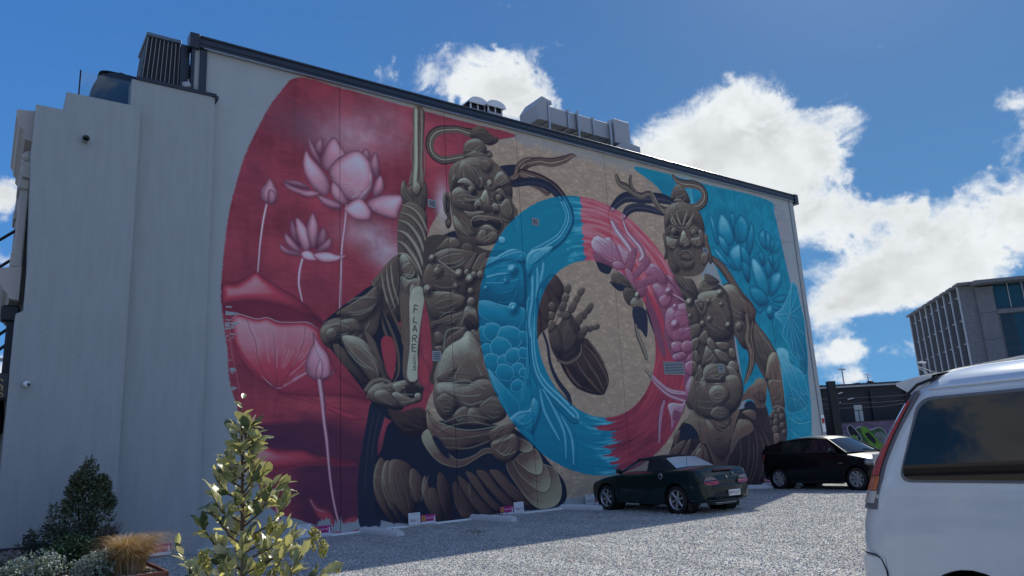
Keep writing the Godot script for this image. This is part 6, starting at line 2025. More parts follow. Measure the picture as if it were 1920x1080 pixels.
func make_bays() -> void:
	var red := mat(0.30, 0.04, 0.04, 0.6)
	var wht := mat(0.72, 0.72, 0.74, 0.5)
	var mag := mat(0.42, 0.012, 0.17, 0.4)
	for q in [["Bay 2", 7.96, 8.26], ["Bay 3", 10.87, 11.17], ["Bay 4", 13.22, 13.52], ["Bay 1", 5.42, 5.72]]:
		var n: String = q[0]
		var s := thing("bay_sign", "white board lettered %s in red, %s" % [n, {"Bay 2": "below the left guardian's skirt feathers", "Bay 3": "right of a magenta board under the brown skirt", "Bay 4": "by the convertible's nose", "Bay 1": "half hidden by the sunlit shrub"}[n]], "sign", Vector3((q[1] + q[2]) * 0.5, 0.03, ZW + 0.12), 0.0, "bay number boards along the wall")
		s.rotation.x = -0.05
		var w: float = q[2] - q[1]
		var g := G.new()
		g.bb(-w / 2, w / 2, 0.0, 0.27, -0.006, 0.006, 0.003)
		obj("board", g, wht, s)
		text_on(s, "lettering", n, "Droid Serif", w * 0.2, red, Vector3(0, 0.11, 0.0075))
		if n != "Bay 3": text_on(s, "small_print", "PRIVATE CAR", "Droid Sans", 0.016, M.black, Vector3(0, 0.238, 0.0075))
	for q in [[8.275, 8.66, "right of the Bay 2 board"], [10.45, 10.85, "left of the Bay 3 board"], [13.54, 13.94, "half hidden by the convertible's nose"], [20.9, 21.3, "beside the black hatchback's tail"], [5.75, 6.15, "beside the half hidden Bay 1 board"], [2.62, 3.02, "at the foot of the grey wall behind the grass tuft"]]:
		var s := thing("reserved_sign", "magenta Reserved parking board %s" % q[2], "sign", Vector3((q[0] + q[1]) * 0.5, 0.03, ZW + 0.12 if q[0] > 3.1 else -15.1), 0.0, "magenta reserved boards along the wall")
		s.rotation.x = -0.05
		var w: float = q[1] - q[0]
		var g := G.new()
		g.bb(-w / 2, w / 2, 0.055, 0.2, -0.006, 0.006, 0.003)
		obj("board", g, mag, s)
		var g2 := G.new()
		g2.bb(-w / 2, w / 2, 0.0, 0.053, -0.006, 0.006, 0.003)
		obj("white_strip", g2, wht, s)
		var p := G.new()
		p.bb(-w / 2 + 0.02, -w / 2 + 0.11, 0.075, 0.18, 0.006, 0.009)
		obj("parking_square", p, mat(0.62, 0.30, 0.05, 0.5), s)
		text_on(s, "parking_letter", "P", "Droid Sans", 0.06, M.black, Vector3(-w / 2 + 0.065, 0.128, 0.0105))
		text_on(s, "lettering", "Reserved", "Droid Serif", 0.036, wht, Vector3(0.03, 0.13, 0.0075))
		var e := G.new()
		e.bb(w / 2 - 0.05, w / 2 - 0.025, 0.07, 0.165, 0.006, 0.009)
		e.bb(w / 2 - 0.062, w / 2 - 0.012, 0.065, 0.085, 0.006, 0.0092)
		obj("bollard_mark", e, wht, s)
	var cm: StandardMaterial3D = bump(tri_tex(mat(0.86, 0.86, 0.84, 0.9), noise_tex(0.05, 12, lin(0.6, 0.6, 0.6), Color.WHITE, 256, 5), 0.6), M.relief, 0.5)
	var w := thing("wheel_stop", "worn concrete wheel stop in the bay under the Bay 2 board", "wheel stop", Vector3(6.95, 0, -14.6), 0.06, "concrete wheel stops along the wall")
	var g := G.new()
	var rows := []
	for i in 12:
		var z := -0.82 + 1.64 * i / 11.0
		var k := 0.86 if i == 0 or i == 11 else 1.0
		var row := PackedVector3Array()
		for q in [[-0.1, -0.02], [-0.1, 0.05], [-0.07, 0.1], [-0.02, 0.12], [0.03, 0.12], [0.075, 0.095], [0.1, 0.05], [0.1, -0.02]]:
			row.append(Vector3(q[0] * k, q[1] * k + 0.006 * sin(i * 2.1 + q[0] * 30.0), z))
		rows.append(row)
	g.sheet(rows)
	for e in [0, 11]:
		for j in 6:
			if e == 0: g.tri(rows[e][0], rows[e][j + 2], rows[e][j + 1])
			else: g.tri(rows[e][0], rows[e][j + 1], rows[e][j + 2])
	obj("block", g, cm, w)
	for k in 2:
		var pin := G.new()
		pin.lathe(pv([0.0, 0.0, 0.02, 0.0, 0.02, 0.012, 0.0, 0.014]), Transform3D(Basis(), Vector3(0, 0.118, -0.5 + k)), 8)
		obj("pin", pin, M.black, w)
	dup(w, Vector3(9.8, 0, -14.72), 0.1, "worn concrete wheel stop between the Bay 2 and Bay 3 boards")
	dup(w, Vector3(12.6, 0, -14.85), 0.17, "worn concrete wheel stop left of the dark green convertible")
	dup(w, Vector3(19.95, 0, -14.3), 0.36, "worn concrete wheel stop under the black hatchback's rear wheel")
	dup(w, Vector3(16.6, 0, -14.75), 0.15, "worn concrete wheel stop hidden behind the convertible")
	# litter and weeds on the gravel
	var leaf := G.new()
	leaf.poly(pv([0, 0, 0.03, 0.015, 0.07, 0.0, 0.03, -0.015]), Transform3D(Basis(Vector3.RIGHT, -PI / 2), Vector3()), 0.0, 0.002)
	for q in [[12.6, -10.2, 0.55, 0.42, 0.2, "pale dry leaf on the gravel at the shadow's edge"], [6.65, -8.15, 0.35, 0.05, 0.06, "red leaf on the sunlit gravel near the bottom of the frame"], [8.0, -9.3, 0.5, 0.4, 0.3, "small dry leaf on the gravel"], [10.9, -10.0, 0.6, 0.55, 0.42, "pale scrap of paper by the edge of the shadow"], [9.3, -13.0, 0.6, 0.58, 0.5, "white scrap on the shaded gravel by the second stop"]]:
		var o := obj("fallen_leaf", leaf, mat(q[2], q[3], q[4], 0.8), null, Transform3D(Basis(Vector3.UP, rng.randf() * 6.0).scaled(Vector3.ONE * 1.4), Vector3(q[0], 0.02, q[1])))
		tag(o, q[5], "leaf" if q[5].contains("leaf") else "litter", "litter on the gravel")
	for q in [[7.75, -12.1, 0.16, "green weed sprig growing in the shaded gravel"], [10.35, -15.1, 0.2, "dry weed at the foot of the wall by the second wheel stop"], [13.3, -13.9, 0.1, "tiny green weed by the third wheel stop"]]:
		var t := thing("weed", q[3], "weed", Vector3(q[0], 0, q[1]))
		var lf := G.new()
		for k in 26:
			var a := rng.randf() * TAU
			var r: float = q[2] * (0.3 + rng.randf())
			var p := Vector3(cos(a) * r, 0.02 + rng.randf() * q[2] * 0.6, sin(a) * r)
			var s := Vector3(cos(a + 1.5), 0.2, sin(a + 1.5)) * 0.02
			lf.tri(p - s, p + s, p + Vector3(cos(a), 0.5, sin(a)) * 0.05)
			lf.tri(p + s, p - s, p + Vector3(cos(a), 0.5, sin(a)) * 0.05)
		obj("leaves", lf, mat(0.16, 0.2, 0.05, 0.7), t).set_meta("kind", "stuff")
		var sm := G.new()
		sm.tube(PackedVector3Array([Vector3(), Vector3(0.01, q[2] * 0.5, 0)]), PackedFloat32Array([0.006, 0.003]), 5)
		obj("stem", sm, mat(0.12, 0.12, 0.05), t)

# ---------------------------------------------------------------- vehicles (local axes: -z is the front, y up)
func stations(keys: Array, n: int) -> Array:   # keys: rows of numbers, first the place along z; smooth in between
	var out := []
	for i in n:
		var f := float(i) / (n - 1)
		var z: float = lerpf(keys[0][0], keys[keys.size() - 1][0], f)
		var k := 0
		while k < keys.size() - 2 and keys[k + 1][0] < z: k += 1
		var u: float = clampf((z - keys[k][0]) / (keys[k + 1][0] - keys[k][0]), 0.0, 1.0)
		var row := [z]
		for c in range(1, keys[0].size()):
			var p0: float = keys[maxi(k - 1, 0)][c]
			var p1: float = keys[k][c]
			var p2: float = keys[k + 1][c]
			var p3: float = keys[mini(k + 2, keys.size() - 1)][c]
			row.append(lerpf(lerpf(p1, p2, u), cubic_interpolate(p1, p2, p0, p3, u), 0.7))
		out.append(row)
	return out

# lower body: keys are [z, half width, bottom, widest height, shoulder, top, crown]
func car_shell(keys: Array, n: int, arches: Array, tumble := 0.93) -> G:
	var g := G.new()
	var rows := []
	var skip := {}
	var hit := []
	for s in stations(keys, n):
		var half := PackedVector2Array([Vector2(0, s[2]), Vector2(s[1] * 0.82, s[2]), Vector2(s[1] * 0.95, s[2] + 0.05), Vector2(s[1], s[3]), Vector2(s[1] * 0.985, s[4]), Vector2(s[1] * tumble, s[5] - 0.02), Vector2(s[1] * (tumble - 0.14), s[5]), Vector2(s[1] * 0.4, s[5] + s[6] * 0.8), Vector2(0, s[5] + s[6])])
		var line := spline(half, false, 5)
		var row := PackedVector3Array()
		for i in line.size(): row.append(Vector3(line[i].x, line[i].y, s[0]))
		for i in range(line.size() - 2, -1, -1): row.append(Vector3(-line[i].x, line[i].y, s[0]))
		var inside := PackedInt32Array()
		inside.resize(row.size())
		for j in row.size():
			for a in arches:
				var q := Vector2(row[j].z - a[0], row[j].y - a[1])
				if absf(row[j].x) > s[1] * 0.5 and q.length() < a[2]:
					inside[j] = 1
					if q.length() < 0.02: q = Vector2(0, 0.02)
					if q.y < -0.02: q = Vector2(signf(q.x) * maxf(absf(q.x), 0.05), -0.02)
					q = q.normalized() * a[2]
					row[j] = Vector3(row[j].x, a[1] + q.y, a[0] + q.x)
		rows.append(row)
		hit.append(inside)
	var w: int = rows[0].size()
	for i in rows.size() - 1:
		for j in w - 1:
			if hit[i][j] and hit[i][j + 1] and hit[i + 1][j] and hit[i + 1][j + 1]: skip[i * w + j] = true
	g.sheet(rows, skip)
	for e in [0, rows.size() - 1]:
		var c := Vector3()
		for p in rows[e]: c += p
		c /= w
		for j in w - 1:
			if e == 0: g.tri(c, rows[e][j + 1], rows[e][j])
			else: g.tri(c, rows[e][j], rows[e][j + 1])
	return g

func add_wheel(car: Node3D, at: Vector3, r: float, width: float, spokes: int, rim_m: Material, style: int) -> void:
	var side := signf(at.x)
	var b := Basis(Vector3(0, 0, side), Vector3(side, 0, 0), Vector3(0, -1, 0) * -1.0)
	b = Basis(Vector3.BACK, -PI / 2 * side)
	var x := Transform3D(b, at)      # local +y of the lathe points outwards
	var ty := G.new()
	ty.lathe(pv([r * 0.66, -width, r * 0.9, -width, r, -width * 0.85, r, -width * 0.15, r * 0.93, -0.005, r * 0.72, 0.0, r * 0.68, -0.02]), x, 32)
	var wheel := obj("wheel", ty, M.rubber, car)
	var rim := G.new()
	rim.lathe(pv([r * 0.72, -width * 0.9, r * 0.70, -0.03, r * 0.725, -0.002, r * 0.69, 0.002, r * 0.64, -0.02, r * 0.62, -0.09]), x, 32)
	obj("rim", rim, rim_m, wheel)
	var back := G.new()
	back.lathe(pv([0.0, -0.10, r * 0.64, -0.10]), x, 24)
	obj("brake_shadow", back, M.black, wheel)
	var hub := G.new()
	hub.lathe(pv([0.0, 0.0, r * 0.1, -0.002, r * 0.17, -0.02, r * 0.18, -0.06]), x, 16)
	obj("hub", hub, rim_m, wheel)
	for k in spokes:
		var a := TAU * (k + 0.25) / spokes
		var sp := G.new()
		var w0 := r * (0.10 if style == 0 else 0.11)
		var w1 := r * (0.13 if style == 0 else 0.2)
		var dir := Vector3(cos(a), 0, sin(a))
		var cr_ := Vector3(-sin(a), 0, cos(a))
		var p0 := dir * r * 0.12
		var p1 := dir * r * 0.68
		var y0 := -0.012
		var y1 := -0.012 if style == 0 else -0.004
		var rows := [PackedVector3Array(), PackedVector3Array()]
		for q in [[-1.0, -0.03], [-0.7, 0.0], [0.7, 0.0], [1.0, -0.03]]:
			rows[0].append(x * (p0 + cr_ * w0 * q[0] + Vector3(0, y0 + q[1], 0)))
			rows[1].append(x * (p1 + cr_ * w1 * q[0] * (0.62 if style == 0 else 0.8) + Vector3(0, y1 + q[1], 0)))
		sp.sheet(rows)
		obj("spoke", sp, rim_m, wheel)

func add_well(g: G, x0: float, x1: float, z: float, y: float, r: float) -> void:
	var t := Transform3D(Basis(Vector3.BACK, -PI / 2), Vector3(0, y, z))
	g.lathe(pv([r, x0, r, x1]), t, 24)
	g.lathe(pv([0.0, x0 if absf(x0) < absf(x1) else x1, r, x0 if absf(x0) < absf(x1) else x1]), t, 24)

func side_panel(pts: Array, xs: Array, sx: float) -> G:   # flat list z,y of a window; xs = half width at its foot and head
	var g := G.new()
	var q := pv(pts)
	var y0 := 1e9
	var y1 := -1e9
	for p in q:
		y0 = minf(y0, p.y)
		y1 = maxf(y1, p.y)
	var id := Geometry2D.triangulate_polygon(q)
	for i in range(0, id.size(), 3):
		var t := []
		for k in 3:
			var p := q[id[i + k]]
			t.append(Vector3(sx * lerpf(xs[0], xs[1], (p.y - y0) / (y1 - y0)), p.y, p.x))
		if (t[1] - t[0]).cross(t[2] - t[0]).x * sx > 0.0: g.tri(t[0], t[1], t[2])
		else: g.tri(t[0], t[2], t[1])
	return g

func make_cars() -> void:
	make_convertible()
	make_hatchback()
	make_van()

func make_convertible() -> void:
	var green := mat(0.003, 0.017, 0.017, 0.3, 0.0, 0.6)
	green.metallic_specular = 0.3
	var alloy := mat(0.48, 0.48, 0.49, 0.32, 0.75)
	var cloth := mat(0.010, 0.011, 0.016, 0.85)
	var c := thing("convertible_car", "small dark green two-seat convertible with black soft top, parked nose to the mural", "car", Vector3(13.37, 0, -12.6), -0.06)
	var r := 0.298
	var ax := [[-1.21, r, 0.355], [1.2, r, 0.355]]
	var shell := car_shell([[-2.0, 0.50, 0.30, 0.42, 0.50, 0.54, 0.01], [-1.95, 0.62, 0.24, 0.42, 0.54, 0.60, 0.02], [-1.75, 0.74, 0.20, 0.44, 0.60, 0.68, 0.03], [-1.3, 0.80, 0.18, 0.48, 0.70, 0.78, 0.04], [-0.8, 0.805, 0.18, 0.5, 0.76, 0.85, 0.04], [0.0, 0.81, 0.18, 0.5, 0.78, 0.87, 0.02], [0.7, 0.82, 0.18, 0.52, 0.82, 0.91, 0.02], [1.2, 0.82, 0.19, 0.54, 0.86, 0.945, 0.035], [1.6, 0.80, 0.21, 0.56, 0.86, 0.95, 0.04], [1.82, 0.76, 0.24, 0.55, 0.82, 0.915, 0.035], [1.93, 0.70, 0.30, 0.52, 0.70, 0.78, 0.02], [1.97, 0.62, 0.36, 0.5, 0.62, 0.68, 0.01]], 84, ax)
	obj("body", shell, green, c)
	var wells := G.new()
	for sx in [-1.0, 1.0]:
		for a in ax: add_well(wells, sx * 0.45, sx * 0.79, a[0], a[1], 0.352)
	obj("wheel_arch", wells, M.black, c).set_meta("kind", "stuff")
	for z in [-1.21, 1.2]:
		for sx in [-1.0, 1.0]: add_wheel(c, Vector3(sx * 0.80, r, z), r, 0.2, 6, alloy, 0)
	# bumper band and lower valance
	var bm := G.new()
	var prof := [[0.0, 0.57], [0.028, 0.585], [0.034, 0.55], [0.018, 0.47], [0.0, 0.455]]
	var rows := []
	for i in 25:
		var f := -1.0 + 2.0 * i / 24.0
		var x := 0.80 * f
		var z := 1.99 - 0.20 * pow(absf(f), 2.6) - 0.16 * pow(absf(f), 9.0)
		var row := PackedVector3Array()
		for q in prof: row.append(Vector3(x * (1.0 + q[0] * 0.4), q[1], z + q[0]))
		rows.append(row)
	bm.sheet(rows)
	obj("bumper", bm, green, c)
	var lip := G.new()
	rows = []
	for i in 25:
		var f := -1.0 + 2.0 * i / 24.0
		var z := 1.985 - 0.18 * pow(absf(f), 2.6) - 0.2 * pow(absf(f), 9.0)
		rows.append(PackedVector3Array([Vector3(0.78 * f, 0.30, z - 0.02), Vector3(0.785 * f, 0.29, z + 0.025), Vector3(0.785 * f, 0.26, z + 0.03), Vector3(0.77 * f, 0.24, z - 0.04)]))
	lip.sheet(rows)
	obj("valance", lip, green, c)
	var rec := G.new()
	rec.bb(-0.42, 0.42, 0.32, 0.43, 1.9, 1.985, 0.02)
	obj("lower_recess", rec, M.black, c)
	var ml := G.new()
	ml.bb(-0.3, 0.36, 0.17, 0.26, 1.55, 1.9, 0.04)
	obj("silencer", ml, M.steel, c)
	for x in [-0.34, 0.36]:
		var ex := G.new()
		ex.tube(PackedVector3Array([Vector3(x, 0.335, 1.86), Vector3(x, 0.335, 2.02)]), PackedFloat32Array([0.036]), 14, false)
		ex.tube(PackedVector3Array([Vector3(x, 0.335, 2.02), Vector3(x, 0.335, 1.86)]), PackedFloat32Array([0.03]), 14, false)
		obj("exhaust_pipe", ex, M.steel, c)
	# number plate
	var np := G.new()
	np.bb(-0.01, 0.35, 0.345, 0.47, 1.985, 2.012, 0.004)
	var plate := obj("number_plate", np, M.white, c)
	text_on(plate, "plate_letters", "BPE692", "Droid Sans Mono", 0.075, M.black, Vector3(0.17, 0.408, 2.014))
	# tail lights, badge, brake light
	for sx in [-1.0, 1.0]:
		var tl := G.new()
		var hl := G.new()
		var pts := spline(pv([0.30, 0.63, 0.36, 0.605, 0.5, 0.60, 0.63, 0.615, 0.685, 0.65, 0.66, 0.72, 0.58, 0.765, 0.46, 0.765, 0.35, 0.72]), true, 4)
		var up := PackedVector2Array()
		var lo := PackedVector2Array()
		for p in pts:
			if p.y > 0.675: up.append(p)
			else: lo.append(p)
		for k in 2:
			var pp: PackedVector2Array = up if k else lo
			var gg: G = hl if k else tl
			var id := Geometry2D.triangulate_polygon(pp)
			for i in range(0, id.size(), 3):
				var t := []
				for e in 3:
					var p := pp[id[i + e]]
					t.append(Vector3(sx * p.x, p.y, 2.022 - 0.10 * pow(p.x / 0.8, 4.0) - 0.2 * (p.y - 0.6)))
				if (t[1] - t[0]).cross(t[2] - t[0]).z > 0.0: gg.tri(t[0], t[1], t[2])
				else: gg.tri(t[0], t[2], t[1])
		var lamp := obj("tail_lamp", tl, mat(0.34, 0.008, 0.02, 0.12, 0.0, 1.0), c)
		obj("lens_upper", hl, mat(0.13, 0.09, 0.10, 0.12, 0.0, 1.0), lamp)
	var bl := G.new()
	bl.bb(-0.3, 0.26, 0.885, 0.912, 1.84, 1.915, 0.008)
	obj("brake_lamp", bl, mat(0.10, 0.01, 0.012, 0.2), c)
	var bd := G.new()
	bd.lathe(pv([0.0, 0.008, 0.02, 0.006, 0.03, 0.0]), Transform3D(Basis(Vector3.RIGHT, PI / 2 - 0.3), Vector3(0.0, 0.75, 1.975)), 12)
	obj("badge", bd, mat(0.5, 0.4, 0.3, 0.3, 0.6), c)
	var lk := G.new()
	lk.bb(0.2, 0.235, 0.80, 0.83, 1.925, 1.965, 0.004)
	obj("boot_lock", lk, M.steel, c)
	# hood line of the soft top, windscreen frame and glass
	var top := G.new()
	rows = []
	for s in stations([[-0.26, 0.53, 1.165, 0.02], [-0.18, 0.545, 1.19, 0.035], [0.15, 0.56, 1.205, 0.05], [0.45, 0.56, 1.20, 0.05], [0.62, 0.56, 1.175, 0.045]], 14):
		var row := PackedVector3Array()
		for k in 15:
			var f := -1.0 + 2.0 * k / 14.0
			row.append(Vector3(s[1] * f, s[2] + s[3] * (1.0 - f * f) - 0.05 * pow(absf(f), 10.0), s[0]))
		rows.append(row)
	top.sheet(rows)
	for sx in [-1.0, 1.0]:
		# quarter of cloth behind the door glass
		var a := [Vector3(sx * 0.56, 1.15, 0.18), Vector3(sx * 0.56, 1.165, 0.45), Vector3(sx * 0.56, 1.13, 0.62), Vector3(sx * 0.61, 1.03, 0.86), Vector3(sx * 0.66, 0.94, 1.12)]
		var bb_ := [Vector3(sx * 0.755, 0.89, 0.28), Vector3(sx * 0.755, 0.90, 0.5), Vector3(sx * 0.755, 0.905, 0.7), Vector3(sx * 0.75, 0.915, 0.95), Vector3(sx * 0.70, 0.925, 1.16)]
		for i in 4:
			if sx > 0: top.quad(bb_[i], a[i], a[i + 1], bb_[i + 1])
			else: top.quad(bb_[i], bb_[i + 1], a[i + 1], a[i])
		top.bar(Vector3(sx * 0.555, 1.165, -0.2), Vector3(sx * 0.57, 1.165, 0.3), 0.03, 0.045, 0.01)
	# cloth round the rear window
	var rw := [[0.0, 1.215, 0.62], [0.0, 0.955, 1.16]]
	top.quad(Vector3(-0.56, 1.13, 0.62), Vector3(-0.66, 0.94, 1.12), Vector3(-0.60, 0.965, 1.10), Vector3(-0.47, 1.185, 0.66))
	top.quad(Vector3(0.47, 1.185, 0.66), Vector3(0.60, 0.965, 1.10), Vector3(0.66, 0.94, 1.12), Vector3(0.56, 1.13, 0.62))
	top.quad(Vector3(-0.56, 1.17, 0.60), Vector3(-0.47, 1.185, 0.66), Vector3(0.47, 1.185, 0.66), Vector3(0.56, 1.17, 0.60))
	top.quad(Vector3(-0.60, 0.965, 1.10), Vector3(-0.66, 0.93, 1.17), Vector3(0.66, 0.93, 1.17), Vector3(0.60, 0.965, 1.10))
	obj("soft_top", top, cloth, c)
	var pane := G.new()
	pane.sheet([PackedVector3Array([Vector3(-0.47, 1.185, 0.66), Vector3(-0.2, 1.205, 0.655), Vector3(0.2, 1.205, 0.655), Vector3(0.47, 1.185, 0.66)]), PackedVector3Array([Vector3(-0.60, 0.965, 1.10), Vector3(-0.25, 0.985, 1.12), Vector3(0.25, 0.985, 1.12), Vector3(0.60, 0.965, 1.10)])])
	obj("rear_window", pane, mat(0.55, 0.57, 0.58, 0.12, 0.0, 1.0), c)
	var ws := G.new()
	rows = []
	for i in 5:
		var f := i / 4.0
		var row := PackedVector3Array()
		for k in 11:
			var u := -1.0 + 2.0 * k / 10.0
			row.append(Vector3(lerpf(0.66, 0.52, f) * u, lerpf(0.87, 1.165, f), lerpf(-0.92, -0.28, f) + 0.14 * u * u))
		rows.append(row)
	ws.sheet(rows)
	obj("windscreen", ws, M.glass, c)
	var frm := G.new()
	for sx in [-1.0, 1.0]: frm.bar(Vector3(sx * 0.67, 0.86, -0.78), Vector3(sx * 0.535, 1.175, -0.14), 0.045, 0.05, 0.012)
	frm.bar(Vector3(-0.54, 1.175, -0.2), Vector3(0.54, 1.175, -0.2), 0.05, 0.04, 0.01)
	obj("windscreen_frame", frm, cloth, c)
	for sx in [-1.0, 1.0]:
		obj("door_window", side_panel([-0.74, 0.885, 0.27, 0.895, 0.2, 1.15, -0.16, 1.16, -0.45, 1.035], [0.75, 0.565], sx), M.glass, c)
		var mr := G.new()
		mr.box(Vector3(sx * 0.83, 0.93, -0.62), Vector3(0.16, 0.11, 0.09), Basis(), 0.035)
		mr.bar(Vector3(sx * 0.73, 0.89, -0.6), Vector3(sx * 0.83, 0.92, -0.62), 0.04, 0.04)
		obj("door_mirror", mr, green, c)
		var hd := G.new()
		hd.bb(sx * 0.805, sx * 0.825, 0.74, 0.765, 0.1, 0.24, 0.006)
		obj("door_handle", hd, green, c)
		var seam := G.new()
		for q in [[-0.72, 0.25, 0.84], [0.34, 0.25, 0.86]]: seam.bb(sx * 0.806, sx * 0.8165, q[1] + 0.1, q[2] - 0.08, q[0] - 0.004, q[0] + 0.004)
		obj("door_gap", seam, M.black, c)
		var fl := G.new()
		fl.bb(sx * 0.69, sx * 0.79, 0.08, 0.34, 1.53, 1.545)
		obj("mud_flap", fl, M.rubber, c)
		var st := G.new()
		st.box(Vector3(sx * 0.34, 0.72, 0.28), Vector3(0.44, 0.62, 0.14), Basis(Vector3.RIGHT, 0.18), 0.05)
		st.box(Vector3(sx * 0.34, 1.06, 0.34), Vector3(0.24, 0.17, 0.1), Basis(Vector3.RIGHT, 0.1), 0.04)
		obj("seat", st, M.dark, c)
	var cap := G.new()
	cap.lathe(pv([0.0, 0.012, 0.035, 0.014, 0.04, 0.012, 0.046, 0.014, 0.062, 0.014, 0.066, 0.0]), Transform3D(Basis(Vector3.BACK, PI / 2), Vector3(-0.803, 0.80, 0.78)), 20)
	obj("fuel_cap", cap, alloy, c)
	var mid := G.new()
	mid.lathe(pv([0.0, 0.016, 0.036, 0.016, 0.038, 0.012]), Transform3D(Basis(Vector3.BACK, PI / 2), Vector3(-0.803, 0.80, 0.78)), 16)
	obj("fuel_cap_centre", mid, M.black, c)
	var mi := G.new()
	mi.box(Vector3(0.0, 1.11, -0.3), Vector3(0.2, 0.06, 0.03), Basis(), 0.01)
	obj("rear_view_mirror", mi, M.black, c)
	var an := G.new()
	an.tube(PackedVector3Array([Vector3(-0.45, 0.95, 1.25), Vector3(-0.43, 1.5, 1.33)]), PackedFloat32Array([0.004, 0.0025]), 5)
	obj("aerial", an, M.black, c)

func make_hatchback() -> void:
	var black := mat(0.004, 0.005, 0.007, 0.3, 0.0, 0.4)
	black.metallic_specular = 0.3
	var dark_glass := mat(0.012, 0.016, 0.02, 0.03)
	var cover := mat(0.30, 0.31, 0.32, 0.4, 0.4)
	var c := thing("hatchback_car", "black five-door hatchback parked tail to the mural right of the convertible", "car", Vector3(20.42, 0, -12.5), PI - 0.1)
	var r := 0.30
	var ax := [[-1.32, r, 0.365], [1.30, r, 0.365]]
	obj("body", car_shell([[-2.03, 0.55, 0.30, 0.48, 0.62, 0.66, 0.01], [-1.95, 0.68, 0.24, 0.5, 0.68, 0.75, 0.02], [-1.7, 0.8, 0.2, 0.52, 0.76, 0.85, 0.03], [-1.3, 0.845, 0.19, 0.54, 0.84, 0.93, 0.04], [-0.95, 0.85, 0.19, 0.55, 0.88, 0.985, 0.03], [0.0, 0.85, 0.19, 0.56, 0.90, 1.0, 0.0], [0.8, 0.85, 0.19, 0.58, 0.94, 1.03, 0.0], [1.4, 0.845, 0.2, 0.6, 0.98, 1.06, 0.0], [1.75, 0.81, 0.24, 0.62, 0.98, 1.05, 0.0], [1.9, 0.76, 0.28, 0.6, 0.9, 0.97, 0.0], [1.97, 0.66, 0.33, 0.56, 0.76, 0.82, 0.0]], 80, ax, 0.95), black, c)
	var wells := G.new()
	for sx in [-1.0, 1.0]:
		for a in ax: add_well(wells, sx * 0.48, sx * 0.82, a[0], a[1], 0.362)
	obj("wheel_arch", wells, M.black, c).set_meta("kind", "stuff")
	for z in [-1.32, 1.30]:
		for sx in [-1.0, 1.0]: add_wheel(c, Vector3(sx * 0.83, r, z), r, 0.18, 8, cover, 1)
	var roof := G.new()
	var keys := [[-0.42, 0.54, 1.38, 0.03], [-0.2, 0.575, 1.43, 0.04], [0.2, 0.59, 1.455, 0.045], [0.8, 0.585, 1.435, 0.04], [1.4, 0.565, 1.365, 0.03], [1.72, 0.55, 1.30, 0.02], [1.86, 0.54, 1.265, 0.015]]
	var rows := []
	for s in stations(keys, 20):
		var row := PackedVector3Array()
		for k in 15:
			var f := -1.0 + 2.0 * k / 14.0
			row.append(Vector3(s[1] * f, s[2] + s[3] * (1.0 - f * f) - 0.06 * pow(absf(f), 12.0), s[0]))
		rows.append(row)
	roof.sheet(rows)
	obj("roof", roof, black, c)
	var ws := G.new()
	rows = []
	for i in 7:
		var f := i / 6.0
		var row := PackedVector3Array()
		for k in 13:
			var u := -1.0 + 2.0 * k / 12.0
			row.append(Vector3(lerpf(0.72, 0.54, f) * u, lerpf(1.0, 1.39, f) + 0.02 * (1.0 - u * u), lerpf(-1.22, -0.42, f) + 0.16 * u * u * (1.0 - 0.8 * f)))
		rows.append(row)
	ws.sheet(rows)
	obj("windscreen", ws, dark_glass, c)
	var wip := G.new()
	wip.bar(Vector3(-0.5, 1.03, -1.12), Vector3(0.1, 1.09, -1.14), 0.02, 0.015)
	obj("wiper", wip, M.black, c)
	var rg := G.new()
	rows = []
	for i in 5:
		var f := i / 4.0
		var row := PackedVector3Array()
		for k in 9:
			var u := -1.0 + 2.0 * k / 8.0
			row.append(Vector3(lerpf(0.66, 0.54, f) * u, lerpf(0.98, 1.26, f), lerpf(1.93, 1.78, f) - 0.08 * u * u))
		rows.append(row)
	rg.sheet(rows)
	obj("rear_window", rg, dark_glass, c)
	for sx in [-1.0, 1.0]:
		obj("front_door_window", side_panel([-0.82, 1.0, 0.28, 1.015, 0.28, 1.425, -0.2, 1.41, -0.42, 1.34], [0.80, 0.585], sx), dark_glass, c)
		obj("rear_door_window", side_panel([0.35, 1.017, 1.12, 1.05, 1.2, 1.38, 0.9, 1.41, 0.35, 1.425], [0.80, 0.58], sx), dark_glass, c)
		obj("rear_quarter", side_panel([1.12, 1.05, 1.93, 1.02, 1.84, 1.25, 1.5, 1.33, 1.2, 1.38], [0.795, 0.555], sx), black, c)
		var pl := G.new()
		pl.bar(Vector3(sx * 0.76, 0.98, -1.08), Vector3(sx * 0.55, 1.385, -0.36), 0.06, 0.06, 0.015)
		pl.bar(Vector3(sx * 0.80, 1.0, 0.315), Vector3(sx * 0.585, 1.42, 0.315), 0.05, 0.07, 0.01)
		pl.bar(Vector3(sx * 0.55, 1.37, -0.4), Vector3(sx * 0.592, 1.435, 0.2), 0.05, 0.04, 0.01)
		pl.bar(Vector3(sx * 0.592, 1.435, 0.2), Vector3(sx * 0.57, 1.36, 1.4), 0.05, 0.04, 0.01)
		obj("pillar", pl, black, c)
		var mr := G.new()
		mr.box(Vector3(sx * 0.93, 1.06, -0.66), Vector3(0.2, 0.14, 0.11), Basis(), 0.045)
		mr.bar(Vector3(sx * 0.8, 1.0, -0.66), Vector3(sx * 0.9, 1.03, -0.66), 0.05, 0.04)
		obj("door_mirror", mr, black, c)
		for z in [0.05, 0.98]:
			var hd := G.new()
			hd.bb(sx * 0.838, sx * 0.872, 0.86, 0.885, z, z + 0.18, 0.01)
			obj("door_handle", hd, black, c)
		var sk := G.new()
		sk.bb(sx * 0.8, sx * 0.855, 0.17, 0.26, -0.92, 0.9, 0.02)
		obj("side_skirt", sk, black, c)
